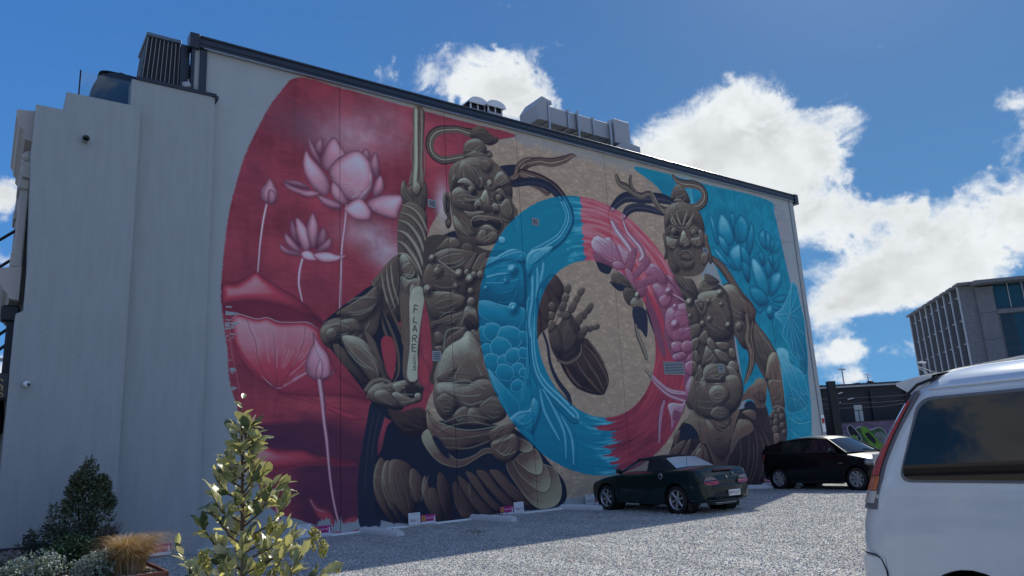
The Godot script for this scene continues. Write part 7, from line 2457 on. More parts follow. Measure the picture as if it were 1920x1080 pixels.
		var lm := G.new()
		lm.box(Vector3(sx * 0.70, 0.74, -1.78), Vector3(0.2, 0.16, 0.4), Basis(Vector3.UP, sx * 0.5), 0.05)
		obj("head_lamp", lm, mat(0.2, 0.21, 0.23, 0.1, 0.2, 1.0), c)
		var tl := G.new()
		tl.box(Vector3(sx * 0.73, 0.92, 1.86), Vector3(0.1, 0.24, 0.16), Basis(Vector3.UP, -sx * 0.6), 0.03)
		obj("tail_lamp", tl, mat(0.2, 0.01, 0.015, 0.15, 0.0, 1.0), c)
	var bg := G.new()
	bg.bb(0.845, 0.858, 0.72, 0.74, -0.98, -0.84, 0.002)
	bg.bb(-0.858, -0.845, 0.72, 0.74, -0.98, -0.84, 0.002)
	obj("badge", bg, M.steel, c)
	var sp := G.new()
	sp.bb(-0.52, 0.52, 1.255, 1.285, 1.8, 1.99, 0.012)
	obj("spoiler", sp, black, c)
	var an := G.new()
	an.tube(PackedVector3Array([Vector3(0.3, 1.36, 1.45), Vector3(0.3, 1.5, 1.68)]), PackedFloat32Array([0.012, 0.004]), 6)
	obj("aerial", an, M.black, c)
	var st := G.new()
	for x in [-0.36, 0.36]: st.box(Vector3(x, 0.95, 0.1), Vector3(0.46, 0.7, 0.16), Basis(Vector3.RIGHT, 0.2), 0.05)
	obj("seat", st, M.dark, c)
	var pk := thing("leaflet_bag", "crumpled pale plastic bag lying by the hatchback's rear wheel", "litter", Vector3(20.35, 0.0, -14.9))
	var pb := G.new()
	pb.poly(pv([0, 0, 0.5, 0, 0.44, 0.08, 0.25, 0.12, 0.08, 0.05]), Transform3D(Basis(Vector3.UP, 0.4), Vector3()), -0.1, 0.1)
	obj("film", pb, M.white, pk)

func make_van() -> void:
	var paint := mat(0.61, 0.65, 0.66, 0.16, 0.0, 0.8)
	var grime := noise_tex(0.02, 81, lin(0.965, 0.965, 0.96), Color.WHITE, 512, 5, 0.2, 0.65)
	tri_tex(paint, grime, 1.6)
	var grey := mat(0.13, 0.135, 0.15, 0.5)
	var tint := mat(0.006, 0.008, 0.011, 0.02)
	tint.metallic_specular = 0.5
	var rear := Vector3(0.1392, 0, -0.9903)
	var out := Vector3(-0.9903, 0, -0.1392)       # towards the camera's side
	var arch := Vector3(4.815, 0, -2.17)
	# local +z is the rear, local -x... the side that faces us
	var c := thing("white_van", "white people carrier at the right edge with dark tinted side glass, tail towards the wall", "van", Vector3(), 0.0)
	c.transform = Transform3D(Basis(-out, Vector3.UP, rear), arch - out * 0.88 - rear * 1.5)
	var keys := [[-2.35, 0.62, 0.3, 0.55, 0.75, 0.8, 0.02]]
	# one skin from sill to roof: rows along the length, each a half ring mirrored
	var g := G.new()
	var rows := []
	var skip := {}
	var hits := []
	var prof := [[0.22, 0.78], [0.25, 0.85], [0.34, 0.875], [0.5, 0.882], [0.7, 0.884], [0.9, 0.882], [1.08, 0.876], [1.16, 0.868], [1.19, 0.862], [1.3, 0.852], [1.5, 0.832], [1.68, 0.808], [1.72, 0.80], [1.75, 0.79], [1.77, 0.765], [1.80, 0.74], [1.84, 0.66], [1.885, 0.50], [1.91, 0.3], [1.92, 0.0]]
	var zs := []
	for i in 110: zs.append(-2.4 + 4.64 * pow(i / 109.0, 0.8))
	for z0 in zs:
		var row := PackedVector3Array()
		var inside := PackedInt32Array()
		for m in 2:
			for q in range(prof.size()):
				var k: Array = prof[q] if m == 0 else prof[prof.size() - 1 - q]
				if m == 1 and q == 0: continue
				var y: float = k[0]
				# the tail leans in above the waist, the nose far more
				var tail := 2.25 - 0.0 * y
				tail = 2.26 if y < 0.75 else 2.26 - 0.14 * pow((y - 0.75) / 0.45, 1.5) if y < 1.2 else 2.12 - 0.42 * pow((y - 1.2) / 0.62, 1.25)
				var nose := -2.4 if y < 0.7 else -2.4 + 0.5 * (y - 0.7) / 0.4 if y < 1.1 else -1.9 + 1.25 * (y - 1.1) / 0.8
				var f: float = (z0 + 2.4) / 4.64
				var z := lerpf(nose, tail, f)
				# plan: corners rounded
				var e := minf(absf(z - tail), absf(z - nose) * 0.5)
				var w: float = k[1]
				if e < 0.22: w *= 1.0 - 0.10 * pow(1.0 - e / 0.22, 2.2)
				var p := Vector3(w if m == 0 else -w, y, z)
				var ins := 0
				for a in [[1.5, 0.31, 0.37], [-1.4, 0.31, 0.37]]:
					var d := Vector2(p.z - a[0], p.y - a[1])
					if absf(p.x) > 0.6 and d.length() < a[2]:
						ins = 1
						if d.y < -0.02: d.y = -0.02
						if d.length() < 0.02: d = Vector2(0, 0.02)
						d = d.normalized() * a[2]
						p = Vector3(p.x, a[1] + d.y, a[0] + d.x)
				row.append(p)
				inside.append(ins)
		rows.append(row)
		hits.append(inside)
	var w: int = rows[0].size()
	for i in rows.size() - 1:
		for j in w - 1:
			if hits[i][j] and hits[i][j + 1] and hits[i + 1][j] and hits[i + 1][j + 1]: skip[i * w + j] = true
	g.sheet(rows, skip)
	for e in [0, rows.size() - 1]:
		for j in w - 1:
			var a: Vector3 = rows[e][j]
			var b: Vector3 = rows[e][j + 1]
			var a0 := Vector3(0, a.y, a.z)
			var b0 := Vector3(0, b.y, b.z)
			if e == 0: g.quad(a0, b0, b, a)
			else: g.quad(a0, a, b, b0)
	obj("body", g, paint, c)
	var wells := G.new()
	for sx in [-1.0, 1.0]:
		for z in [1.5, -1.4]: add_well(wells, sx * 0.5, sx * 0.86, z, 0.31, 0.368)
	obj("wheel_arch", wells, M.black, c).set_meta("kind", "stuff")
	for z in [1.5, -1.4]:
		for sx in [-1.0, 1.0]: add_wheel(c, Vector3(sx * 0.86, 0.32, z), 0.32, 0.2, 6, M.steel, 1)
	for sx in [-1.0, 1.0]:
		# long tinted side window with round corners, set on a black rubber seal
		for k in 2:
			var d := 0.0 if k else 0.018
			var z1 := 1.865 + d
			var z0 := -0.2 - d
			var y0 := 1.195 - d
			var y1 := 1.685 + d
			var pts := PackedVector2Array()
			var cr2 := 0.10
			for q in [[z1, y0, 0.04], [z1 - 0.20, y1, 0.0], [z0, y1, 0.0], [z0, y0, 0.0]]: pts.append(Vector2(q[0], q[1]))
			var rounded := PackedVector2Array()
			for i in 4:
				var p := pts[i]
				var a := (pts[(i + 3) % 4] - p).normalized()
				var b := (pts[(i + 1) % 4] - p).normalized()
				for s in 7:
					var t := s / 6.0
					rounded.append(p + a * cr2 * (1.0 - t) * (1.0 - t) + b * cr2 * t * t)
			var flat_ := []
			for p in rounded:
				flat_.append(p.x)
				flat_.append(p.y)
			var off := 0.006 if k else 0.003
			obj("side_window" if k else "window_seal", side_panel(flat_, [0.865 + off, 0.811 + off], sx), tint if k else grey, c)
		# tall tail lamp that follows the corner pillar
		var edge := [[1.02, 2.175], [1.07, 2.165], [1.12, 2.15], [1.2, 2.12], [1.3, 2.06], [1.4, 1.99], [1.5, 1.92], [1.6, 1.845], [1.7, 1.765]]
		var parts := {"lamp_bezel": [1.0, 1.75, 0.15, grey], "clear_lens": [1.04, 1.12, 0.105, mat(0.5, 0.48, 0.46, 0.15, 0.0, 1.0)], "amber_lens": [1.125, 1.215, 0.10, mat(0.5, 0.11, 0.02, 0.15, 0.0, 1.0)], "red_lens": [1.22, 1.69, 0.092, mat(0.42, 0.006, 0.02, 0.15, 0.0, 1.0)]}
		for nm in parts:
			var q: Array = parts[nm]
			var lg := G.new()
			var strip := []
			for i in 15:
				var y := lerpf(q[0], q[1], i / 14.0)
				var tail := 2.26 - 0.14 * pow(maxf(y - 0.75, 0.0) / 0.45, 1.5) if y < 1.2 else 2.12 - 0.42 * pow((y - 1.2) / 0.62, 1.25)
				var wy := lerpf(0.882, 0.80, clampf((y - 1.0) / 0.75, 0.0, 1.0))
				var wid: float = q[2] * lerpf(1.0, 0.55, (y - 1.0) / 0.75)
				var o := 0.012 if nm == "lamp_bezel" else 0.02
				strip.append(PackedVector3Array([Vector3(sx * (wy - 0.02 + o * 0.2), y, tail - wid), Vector3(sx * (wy - 0.022 + o), y, tail - wid + 0.015), Vector3(sx * (wy - 0.05 + o), y, tail - wid * 0.4), Vector3(sx * (wy - 0.09 + o * 0.6), y, tail + o), Vector3(sx * (wy - 0.16), y, tail + o)]))
			lg.sheet(strip)
			obj(nm, lg, q[3], c)
		# bumper corner with its seam
		var bp := G.new()
		var bl := []
		for i in 9:
			var y := 0.24 + 0.46 * i / 8.0
			bl.append(PackedVector3Array([Vector3(sx * 0.888, y, 2.05), Vector3(sx * 0.892, y, 2.12), Vector3(sx * 0.872, y, 2.22), Vector3(sx * 0.80, y, 2.285 + 0.01 * sin(i * 0.4)), Vector3(sx * 0.4, y, 2.31), Vector3(0, y, 2.315)]))
		bp.sheet(bl)
		obj("bumper", bp, paint, c)
		var sm := G.new()
		sm.tube(PackedVector3Array([Vector3(sx * 0.886, 0.24, 2.045), Vector3(sx * 0.889, 0.62, 2.05), Vector3(sx * 0.889, 0.69, 2.075), Vector3(sx * 0.885, 0.712, 2.12), Vector3(sx * 0.868, 0.72, 2.2), Vector3(sx * 0.82, 0.73, 2.265)]), PackedFloat32Array([0.005]), 6)
		obj("bumper_seam", sm, M.black, c)
	# rear spoiler under the roof edge, gutter seam, aerial base
	var sp := G.new()
	var rows2 := []
	for i in 13:
		var f := -1.0 + 2.0 * i / 12.0
		var x := 0.72 * f
		var dz := -0.05 * f * f
		rows2.append(PackedVector3Array([Vector3(x, 1.845 + 0.05 * (1 - f * f), 1.62), Vector3(x, 1.845 + 0.05 * (1 - f * f), 1.78 + dz), Vector3(x, 1.82 + 0.04 * (1 - f * f), 1.93 + dz), Vector3(x, 1.80 + 0.04 * (1 - f * f), 1.935 + dz), Vector3(x, 1.70, 1.78 + dz), Vector3(x, 1.69, 1.70)]))
	sp.sheet(rows2)
	for e in [0, 12]:
		var r2: PackedVector3Array = rows2[e]
		for j in range(1, 5): sp.tri(r2[0], r2[j + 1], r2[j])
	obj("roof_spoiler", sp, paint, c)
	for sx in [-1.0, 1.0]:
		var gs := G.new()
		gs.tube(PackedVector3Array([Vector3(sx * 0.70, 1.83, 1.60), Vector3(sx * 0.755, 1.79, 1.71), Vector3(sx * 0.79, 1.74, 1.755), Vector3(sx * 0.80, 1.68, 1.79)]), PackedFloat32Array([0.010]), 6)
		obj("roof_seam", gs, M.black, c)
		var rail := G.new()
		rail.tube(PackedVector3Array([Vector3(sx * 0.79, 1.755, 1.62), Vector3(sx * 0.795, 1.757, -1.0)]), PackedFloat32Array([0.007]), 6)
		obj("roof_gutter", rail, paint, c)
	var ab := G.new()
	ab.lathe(pv([0.055, 0.0, 0.055, 0.02, 0.045, 0.04, 0.02, 0.052, 0.0, 0.055]), Transform3D(Basis(), Vector3(0.5, 1.875, 1.45)), 16)
	obj("aerial_base", ab, M.rubber, c)
	var rw := G.new()
	rw.quad(Vector3(-0.6, 1.2, 2.135), Vector3(0.6, 1.2, 2.135), Vector3(0.55, 1.66, 1.84), Vector3(-0.55, 1.66, 1.84))
	obj("rear_window", rw, tint, c)
	for sx in [-1.0, 1.0]:
		obj("front_door_window", side_panel([-0.34, 1.2, -0.34, 1.68, -0.92, 1.66, -1.5, 1.2], [0.868, 0.816], sx), tint, c)
	var vs := G.new()
	vs.quad(Vector3(0.74, 1.14, -1.87), Vector3(-0.74, 1.14, -1.87), Vector3(-0.6, 1.76, -0.9), Vector3(0.6, 1.76, -0.9))
	obj("windscreen", vs, tint, c)
	# a second pale vehicle beyond it
	var o := thing("white_pickup", "pale vehicle mostly hidden beyond the white van, only its canopy edge showing above the roof", "van", Vector3(), 0.0)
	o.transform = Transform3D(Basis(Vector3.UP, -0.6315), Vector3(10.12, 0, -3.83))
	var hs := G.new()
	hs.poly(pv([-0.9, 0.45, 3.4, 0.45, 3.4, 2.42, 1.4, 2.42, 0.55, 2.36, 0.12, 2.27, 0.0, 2.2, 0.06, 2.13, 0.5, 2.05, 0.5, 1.3, -0.9, 1.2]), Transform3D(), -1.7, 0.0)
	obj("body", hs, paint, o)
	for x in [-0.1, 2.6]:
		var wg := G.new()
		wg.lathe(pv([0.0, 0.0, 0.2, 0.0, 0.34, -0.03, 0.34, -0.2, 0.0, -0.2]), Transform3D(Basis(Vector3.RIGHT, PI / 2), Vector3(x, 0.34, 0.02)), 20)
		obj("wheel", wg, M.rubber, o)
	var hw := G.new()
	hw.bb(0.9, 3.2, 1.45, 1.95, 0.0, 0.006)
	obj("side_window", hw, tint, o)

# ---------------------------------------------------------------- the places beyond
func make_far() -> void:
	make_office()
	make_black_building()
	make_across()

func make_office() -> void:
	var b := thing("office_building", "modern grey concrete office block with tall fins and blue-green glass, above the white van", "building", Vector3(120.2, 0, -46.0))
	var along := Vector3(0.772, 0, -0.636)
	var outw := Vector3(-0.636, 0, -0.772)
	var face := Vector3(0.636, 0, 0.772)
	var fo := Vector3(-0.772, 0, 0.636)
	var conc: StandardMaterial3D = tri_tex(mat(0.2, 0.205, 0.215, 0.85), M.concrete.albedo_texture, 9.0)
	var glass := mat(0.012, 0.05, 0.065, 0.04)
	var dark := mat(0.02, 0.03, 0.036, 0.05)
	var A := Transform3D(Basis(along, Vector3.UP, -outw), Vector3())     # x along the finned side, -z outwards... 
	var B := Transform3D(Basis(face, Vector3.UP, fo), Vector3())        # x along the glazed side, z outwards
	var g := G.new()
	g.box(A * Vector3(14.2, 10.9, 6.0), Vector3(28.4, 21.8, 11.6), A.basis)
	obj("finned_wall", g, conc, b)
	for k in 9:
		var f := G.new()
		var x := 28.0 * k / 8.0
		f.box(A * Vector3(x + 0.2, 11.1, -1.25), Vector3(0.4, 22.4, 2.5), A.basis)
		obj("fin", f, conc, b)
		var e := G.new()
		e.box(A * Vector3(x + 0.2, 11.1, -2.58), Vector3(0.44, 22.5, 0.14), A.basis)
		obj("fin_edge", e, M.duct, b)
		var c := G.new()
		c.box(A * Vector3(x - 0.2, 22.55, -1.5), Vector3(2.6, 0.3, 2.9), A.basis)
		obj("eave_slab", c, conc, b)
		if k == 8: continue
		for s in 6:
			var st := G.new()
			for r in 6:
				st.box(A * Vector3(x + 1.3, 2.2 + s * 3.5 + r * 0.34, -0.5), Vector3(1.5, 0.1, 0.7), A.basis * Basis(Vector3.RIGHT, 0.4))
			obj("louvre_stack", st, dark, b).set_meta("kind", "stuff")
			var sill := G.new()
			sill.box(A * Vector3(x + 1.4, 3.3 + s * 3.5, -1.6), Vector3(1.6, 0.12, 1.7), A.basis)
			obj("sun_shelf", sill, M.duct, b)
	var cw := G.new()
	cw.box(B * Vector3(21, 10.9, -6.0), Vector3(42, 21.8, 11.9), B.basis)
	obj("glazed_wall_core", cw, dark, b)
	var col := G.new()
	col.box(B * Vector3(0.75, 10.95, 0.2), Vector3(2.3, 21.9, 0.5), B.basis)
	obj("corner_pier", col, conc, b)
	for k in 5:
		var j := G.new()
		j.box(B * Vector3(0.75, 2.0 + k * 4.0, 0.455), Vector3(2.3, 0.06, 0.02), B.basis)
		obj("pour_joint", j, M.dark, b)
	var roof := G.new()
	roof.box(B * Vector3(21, 22.4, 0.4), Vector3(44, 0.5, 4.2), B.basis)
	obj("roof_edge", roof, conc, b)
	var pent := G.new()
	pent.box(B * Vector3(17, 24.2, -5.0), Vector3(14, 3.2, 7), B.basis)
	obj("plant_room", pent, dark, b)
	var band := G.new()
	band.box(B * Vector3(5.0, 18.0, 0.25), Vector3(6.2, 0.6, 0.7), B.basis)
	obj("spandrel_band", band, conc, b)
	# top storey panes
	for k in 12:
		var p := G.new()
		p.box(B * Vector3(3.0 + k * 1.9, 20.3, 0.06), Vector3(1.75, 3.6, 0.08), B.basis)
		obj("top_pane", p, glass, b)
		var m := G.new()
		m.box(B * Vector3(3.95 + k * 1.9, 20.3, 0.16), Vector3(0.1, 3.7, 0.22), B.basis)
		obj("mullion", m, M.duct, b)
	# tall curtain wall
	for r in 10:
		for k in 3:
			var p := G.new()
			p.box(B * Vector3(3.2 + k * 1.75, 1.0 + r * 1.75, 0.04 + 0.012 * ((r * 7 + k * 3) % 3)), Vector3(1.66, 1.68, 0.06), B.basis * Basis(Vector3.UP, 0.012 * ((r + k) % 3 - 1)))
			obj("curtain_pane", p, glass if k > 0 else dark, b)
	for k in 3:
		var fr := G.new()
		fr.box(B * Vector3(8.0 + k * 6.4, 9.3, 0.35), Vector3(0.9, 18.6, 0.9), B.basis)
		obj("frame_column", fr, conc, b)
		for r in 6:
			var bm := G.new()
			bm.box(B * Vector3(11.2 + k * 6.4, 1.6 + r * 3.4, 0.3), Vector3(5.5, 0.45, 0.8), B.basis)
			obj("frame_beam", bm, conc, b)
			for q in 3:
				var p := G.new()
				p.box(B * Vector3(9.5 + k * 6.4 + q * 1.75, 3.4 + r * 3.4, 0.05), Vector3(1.66, 2.8, 0.06), B.basis)
				obj("window_pane", p, glass, b)
	var ra := G.new()
	for x in [9.0, 12.0, 15.0]: ra.box(B * Vector3(x, 23.3, 0.0), Vector3(0.08, 1.2, 0.08), B.basis)
	ra.box(B * Vector3(12.0, 23.9, 0.0), Vector3(6.2, 0.08, 0.08), B.basis)
	obj("roof_rail", ra, M.steel, b)
	# lamp pole with its stays in front of it
	var lp := thing("lamp_pole", "slim grey street lamp pole in front of the concrete fins, with pale stay wires", "lamp post", Vector3(62.9, 0, -29.0))
	var p2 := G.new()
	p2.tube(PackedVector3Array([Vector3(), Vector3(0, 6.9, 0)]), PackedFloat32Array([0.1, 0.06]), 8)
	obj("pole", p2, M.duct, lp)
	var hd := G.new()
	hd.bb(-0.9, 0.1, 6.85, 6.98, -0.12, 0.12, 0.03)
	obj("lamp_head", hd, M.white, lp)
	for s in [[-1.5, 6.4, 2.3, 3.4], [-1.5, 6.5, 3.6, 4.6]]:
		var w := G.new()
		w.tube(PackedVector3Array([Vector3(s[0] - 0.8, s[1], 0.5), Vector3(s[2] - 0.8, s[3], 2.5)]), PackedFloat32Array([0.03]), 5)
		obj("stay_wire", w, M.white, lp)
	var ms := thing("light_mast", "thin light mast with a crosshead, beyond the black building's roof", "mast", Vector3(85.9, 0, -49.5))
	var mp := G.new()
	mp.tube(PackedVector3Array([Vector3(), Vector3(0, 9.3, 0)]), PackedFloat32Array([0.16, 0.08]), 8)
	obj("pole", mp, M.duct, ms)
	var mh := G.new()
	mh.bb(-0.55, 0.55, 9.25, 9.4, -0.2, 0.2)
	obj("crosshead", mh, M.duct, ms)

func make_black_building() -> void:
	var u := Vector3(0.809, 0, 0.588)
	var n := Vector3(-0.588, 0, 0.809)
	var X := Transform3D(Basis(u, Vector3.UP, n), Vector3(39.2, 0, -24.2))
	var b := thing("black_building", "low black-painted building with one tall narrow window, behind the graffiti wall", "building", X.origin)
	b.transform = X
	var blk := mat(0.022, 0.024, 0.032, 0.75)
	var g := G.new()
	g.bb(-6.0, 26.0, 0.0, 4.2, -12.0, -0.6)
	obj("wall", g, blk, b)
	for k in 7:
		var p := G.new()
		p.bb(-3.0 + k * 2.05, -2.8 + k * 2.05, 0.0, 3.9, -0.6, -0.42)
		obj("pilaster", p, blk, b)
	var rf := G.new()
	rf.poly(pv([-6.2, 4.16, 26.2, 4.16, 26.2, 4.26, -6.2, 4.26]), Transform3D(), -12.2, -0.35)
	obj("roof", rf, M.duct, b)
	var gt := G.new()
	gt.bb(-6.2, 26.2, 4.26, 4.36, -0.6, -0.4, 0.02)
	obj("gutter", gt, M.dark, b)
	for q in [[2.15, 2.62, 2.15, 3.12], [0.95, 1.12, 2.3, 2.75]]:
		var w := G.new()
		w.bb(q[0], q[1], q[2], q[3], -0.6, -0.57)
		var win := obj("window", w, mat(0.45, 0.47, 0.44, 0.1), b)
		for f in [0.5]:
			var m := G.new()
			m.bb(lerpf(q[0], q[1], f) - 0.02, lerpf(q[0], q[1], f) + 0.02, q[2], q[3] - 0.3, -0.57, -0.55)
			m.bb(q[0] - 0.05, q[1] + 0.05, q[3] - 0.32, q[3] - 0.28, -0.569, -0.548)
			obj("glazing_bar", m, M.dark, win)
	var rd := G.new()
	rd.bb(0.7, 1.3, 1.6, 3.2, -0.6, -0.585)
	rd.bb(5.2, 6.0, 1.6, 3.4, -0.6, -0.585)
	obj("brick_patch", rd, mat(0.07, 0.03, 0.025, 0.9), b)
	for q in [[1.2, 3.3], [2.0, 3.5], [1.4, 3.85]]:
		var l := G.new()
		l.box(Vector3(q[0], q[1], -0.5), Vector3(0.35, 0.05, 0.12), Basis(Vector3.BACK, 0.2), 0.01)
		obj("wall_bracket", l, M.white, b)
	for q in [[0.95, 0.16, 0.2], [1.2, 0.16, 0.22], [3.4, 0.3, 0.24], [3.85, 0.2, 0.2], [5.1, 0.3, 0.2]]:
		var v := G.new()
		v.bb(q[0], q[0] + q[1], 4.26, 4.3 + q[2], -3.0, -2.6, 0.01)
		obj("roof_vent", v, M.dark, b)
	var dm := G.new()
	dm.lathe(pv([0.22, 0, 0.24, 0.15, 0.2, 0.3, 0.1, 0.38, 0.0, 0.4]), Transform3D(Basis(), Vector3(4.5, 4.28, -3.0)), 12)
	obj("turbine_vent", dm, M.dark, b)
	var an := G.new()
	an.bb(4.46, 4.5, 4.5, 5.1, -3.2, -3.16)
	for k in 3: an.bb(4.25, 4.7, 4.85 + k * 0.1, 4.88 + k * 0.1, -3.2, -3.17)
	obj("aerial", an, M.steel, b)
	for q in [[3.5, 3.42], [3.2, 3.18], [2.95, 3.3]]:
		var w := G.new()
		w.tube(PackedVector3Array([Vector3(-0.5, q[0], 1.0), Vector3(3, q[0] - 0.06, 1.2), Vector3(8, q[1] + 0.1, 1.5)]), PackedFloat32Array([0.008]), 5)
		tag(obj("overhead_wire", w, mat(0.1, 0.1, 0.11), null, X), "thin wire crossing in front of the black building, %s" % ["highest of three", "middle of three", "lowest of three"][0 if q[0] > 3.4 else 1 if q[0] > 3.0 else 2], "wire", "wires before the black building")
	# graffiti wall in front
	var w2 := thing("graffiti_wall", "low wall sprayed with green and grey graffiti outlined in white on purple", "wall", X.origin)
	w2.transform = X
	var pn := G.new()
	pn.quad(Vector3(0.15, 0, 1.0), Vector3(9.0, 0, 1.0), Vector3(9.0, 2.12, 1.0), Vector3(0.15, 2.12, 1.0))
	var m2 := mat(1, 1, 1, 0.8)
	m2.albedo_texture = graffiti()
	obj("painted_face", pn, m2, w2)
	var cr_ := G.new()
	cr_.bb(0.15, 9.0, 0.0, 2.115, 0.8, 0.994)
	obj("wall_core", cr_, M.concrete, w2)
	var cp := G.new()
	cp.bb(0.1, 9.05, 2.12, 2.16, 0.78, 1.03)
	obj("coping", cp, M.dark, w2)
	var ps := thing("black_post", "tall black steel post just right of the mural wall's end", "post", Vector3(39.0, 0, -24.0) + n * 1.6)
	var pg := G.new()
	pg.box(Vector3(0, 2.2, 0), Vector3(0.42, 4.4, 0.3), Basis(u, Vector3.UP, n), 0.01)
	obj("shaft", pg, M.black, ps)
	var nt := thing("wall_notice", "small white notice with a red panel on the corner pier of the mural wall", "notice", Vector3(24.89, 1.93, ZW + 0.045))
	var ng := G.new()
	ng.bb(-0.1, 0.1, -0.3, 0.3, 0.0, 0.006)
	obj("sheet", ng, M.white, nt)
	var nr := G.new()
	nr.bb(-0.08, 0.08, 0.0, 0.18, 0.006, 0.009)
	obj("red_panel", nr, mat(0.35, 0.03, 0.03), nt)

func graffiti() -> ImageTexture:
	var W := 512
	var H := 124
	var im := Image.create_empty(W, H, false, Image.FORMAT_RGB8)
	var f := FastNoiseLite.new()
	f.frequency = 0.02
	f.fractal_octaves = 4
	for y in H:
		for x in W:
			var k := 1.0 + 0.5 * f.get_noise_2d(x, y * 3.0)
			var mortar := 0.8 if y % 8 == 0 or (x + (y / 8 % 2) * 8) % 16 == 0 else 1.0
			var c := Vector3(0.15, 0.11, 0.17) if y < 62 else Vector3(0.10, 0.105, 0.10)
			c *= k * mortar
			im.set_pixel(x, y, Color(c.x, c.y, c.z).linear_to_srgb())
	var shapes := []
	var gcol := [Vector3(0.14, 0.30, 0.03), Vector3(0.05, 0.10, 0.04), Vector3(0.012, 0.014, 0.02), Vector3(0.18, 0.20, 0.19), Vector3(0.26, 0.28, 0.03)]
	# letters of the piece: outline, colour, white rim
	for rep in 3:
		var ox := rep * 175.0
		shapes.append([[0, 60, 22, 36, 46, 50, 58, 30, 84, 16, 110, 30, 150, 22, 170, 60, 172, 110, 120, 118, 60, 110, 20, 118], 1, true, ox])
		shapes.append([[44, 18, 56, 10, 82, 50, 70, 64, 52, 46], 2, true, ox])
		shapes.append([[86, 22, 104, 18, 140, 66, 160, 84, 150, 104, 128, 88, 104, 70], 0, false, ox])
		shapes.append([[46, 50, 64, 40, 78, 70, 66, 88, 52, 72], 0, false, ox])
		shapes.append([[56, 52, 64, 48, 72, 66, 64, 76], 4, false, ox])
		shapes.append([[96, 40, 110, 36, 128, 60, 120, 70], 2, false, ox])
		shapes.append([[128, 44, 150, 34, 166, 56, 150, 78], 3, false, ox])
		shapes.append([[20, 62, 40, 56, 48, 90, 30, 104], 3, false, ox])
		shapes.append([[138, 84, 148, 70, 156, 96, 146, 112], 0, false, ox])
	for s in shapes:
		var q := spline(pv(s[0]), true, 3)
		var moved := PackedVector2Array()
		for p in q: moved.append(p + Vector2(s[3], 0))
		var col: Vector3 = gcol[s[1]]
		for y in H:
			for x in range(maxi(int(s[3]) - 4, 0), mini(int(s[3]) + 180, W)):
				var p := Vector2(x + 0.5, y + 0.5)
				var inn := Geometry2D.is_point_in_polygon(p, moved)
				if inn:
					var c := col * (1.0 + 0.5 * f.get_noise_2d(x * 2.0, y * 2.0))
					im.set_pixel(x, y, Color(c.x, c.y, c.z).linear_to_srgb())
				elif s[2] and (Geometry2D.is_point_in_polygon(p + Vector2(0, 2.5), moved) or Geometry2D.is_point_in_polygon(p + Vector2(2.5, 0), moved) or Geometry2D.is_point_in_polygon(p - Vector2(2.5, 0), moved)):
					im.set_pixel(x, y, Color(0.72, 0.72, 0.74))
	for q in [[70, 46], [110, 100], [30, 78], [152, 92], [250, 60], [330, 90]]:
		for k in range(-5, 6):
			im.set_pixel(q[0] + k, q[1], Color(0.85, 0.85, 0.85))
			im.set_pixel(q[0], clampi(q[1] + k, 0, H - 1), Color(0.85, 0.85, 0.85))
	return ImageTexture.create_from_image(im)

func make_across() -> void:
	# what stands across the street and behind us: seen in the van's glass, and it throws sunlight back
	var b := thing("building_across_street", "cream two-storey building across the street, mirrored in the white van's side window", "building", Vector3(-21, 0, -24))
	var at := Transform3D(Basis(), -b.position)
	var cream := mat(0.34, 0.31, 0.26, 0.85)
	var g := G.new()
	g.bb(-34, -21, 0, 6.0, -60, 14)
	obj("wall", g, cream, b, at)
	var c := G.new()
	c.poly(pv([-21, 5.0, -20.7, 5.05, -20.4, 5.25, -20.4, 5.4, -21, 5.45]), Transform3D(), -60, 14)
	c.poly(pv([-21, 5.9, -20.85, 5.9, -20.7, 6.1, -20.7, 6.25, -21.4, 6.25, -21.4, 5.9]), Transform3D(), -60, 14)
	obj("cornice", c, cream, b, at)
	for k in 16:
		var z := -57.0 + k * 4.4
		var w := G.new()
		w.bb(-21.02, -20.97, 3.3, 4.7, z - 0.8, z + 0.8)
		obj("upper_window", w, mat(0.02, 0.025, 0.03, 0.1), b, at)
		var s := G.new()
		s.bb(-21, -20.8, 3.1, 3.25, z - 1.0, z + 1.0)
		obj("sill", s, cream, b, at)
		var d := G.new()
		d.bb(-21.02, -20.96, 0.3, 2.5, z - 1.7, z + 1.7)
		obj("shop_window", d, mat(0.02, 0.022, 0.025, 0.1), b, at)
	for q in [[-15.0, -14.0, 5.6, "bare street tree across the street, nearer the corner"], [-16.0, -27.0, 6.4, "bare street tree across the street, further along"]]:
		var t := thing("street_tree", q[3], "tree", Vector3(q[0], 0, q[1]), 0.0, "bare street trees")
		var bark := mat(0.06, 0.05, 0.04, 0.9)
		var tr := G.new()
		tr.tube(PackedVector3Array([Vector3(), Vector3(0.05, 1.2, 0), Vector3(0, 2.4, 0.05)]), PackedFloat32Array([0.13, 0.11, 0.09]), 8)
		obj("trunk", tr, bark, t)
		var r2 := RandomNumberGenerator.new()
		r2.seed = 5
		for k in 14:
			var a := k * 2.4
			var br := G.new()
			var base := Vector3(0, 1.9 + 0.05 * k, 0.05)
			var tip := base + Vector3(cos(a) * (1.2 + r2.randf()), 1.0 + 2.2 * r2.randf(), sin(a) * (1.2 + r2.randf()))
			var mid := (base + tip) * 0.5 + Vector3(0, 0.3, 0)
			br.tube(PackedVector3Array([base, mid, tip]), PackedFloat32Array([0.05, 0.03, 0.012]), 6)
			for s in 3:
				var d2 := Vector3(r2.randf() - 0.5, 0.4 + 0.4 * r2.randf(), r2.randf() - 0.5)
				br.tube(PackedVector3Array([mid.lerp(tip, s * 0.3), mid.lerp(tip, s * 0.3) + d2]), PackedFloat32Array([0.018, 0.006]), 5)
			obj("branch", br, bark, t)

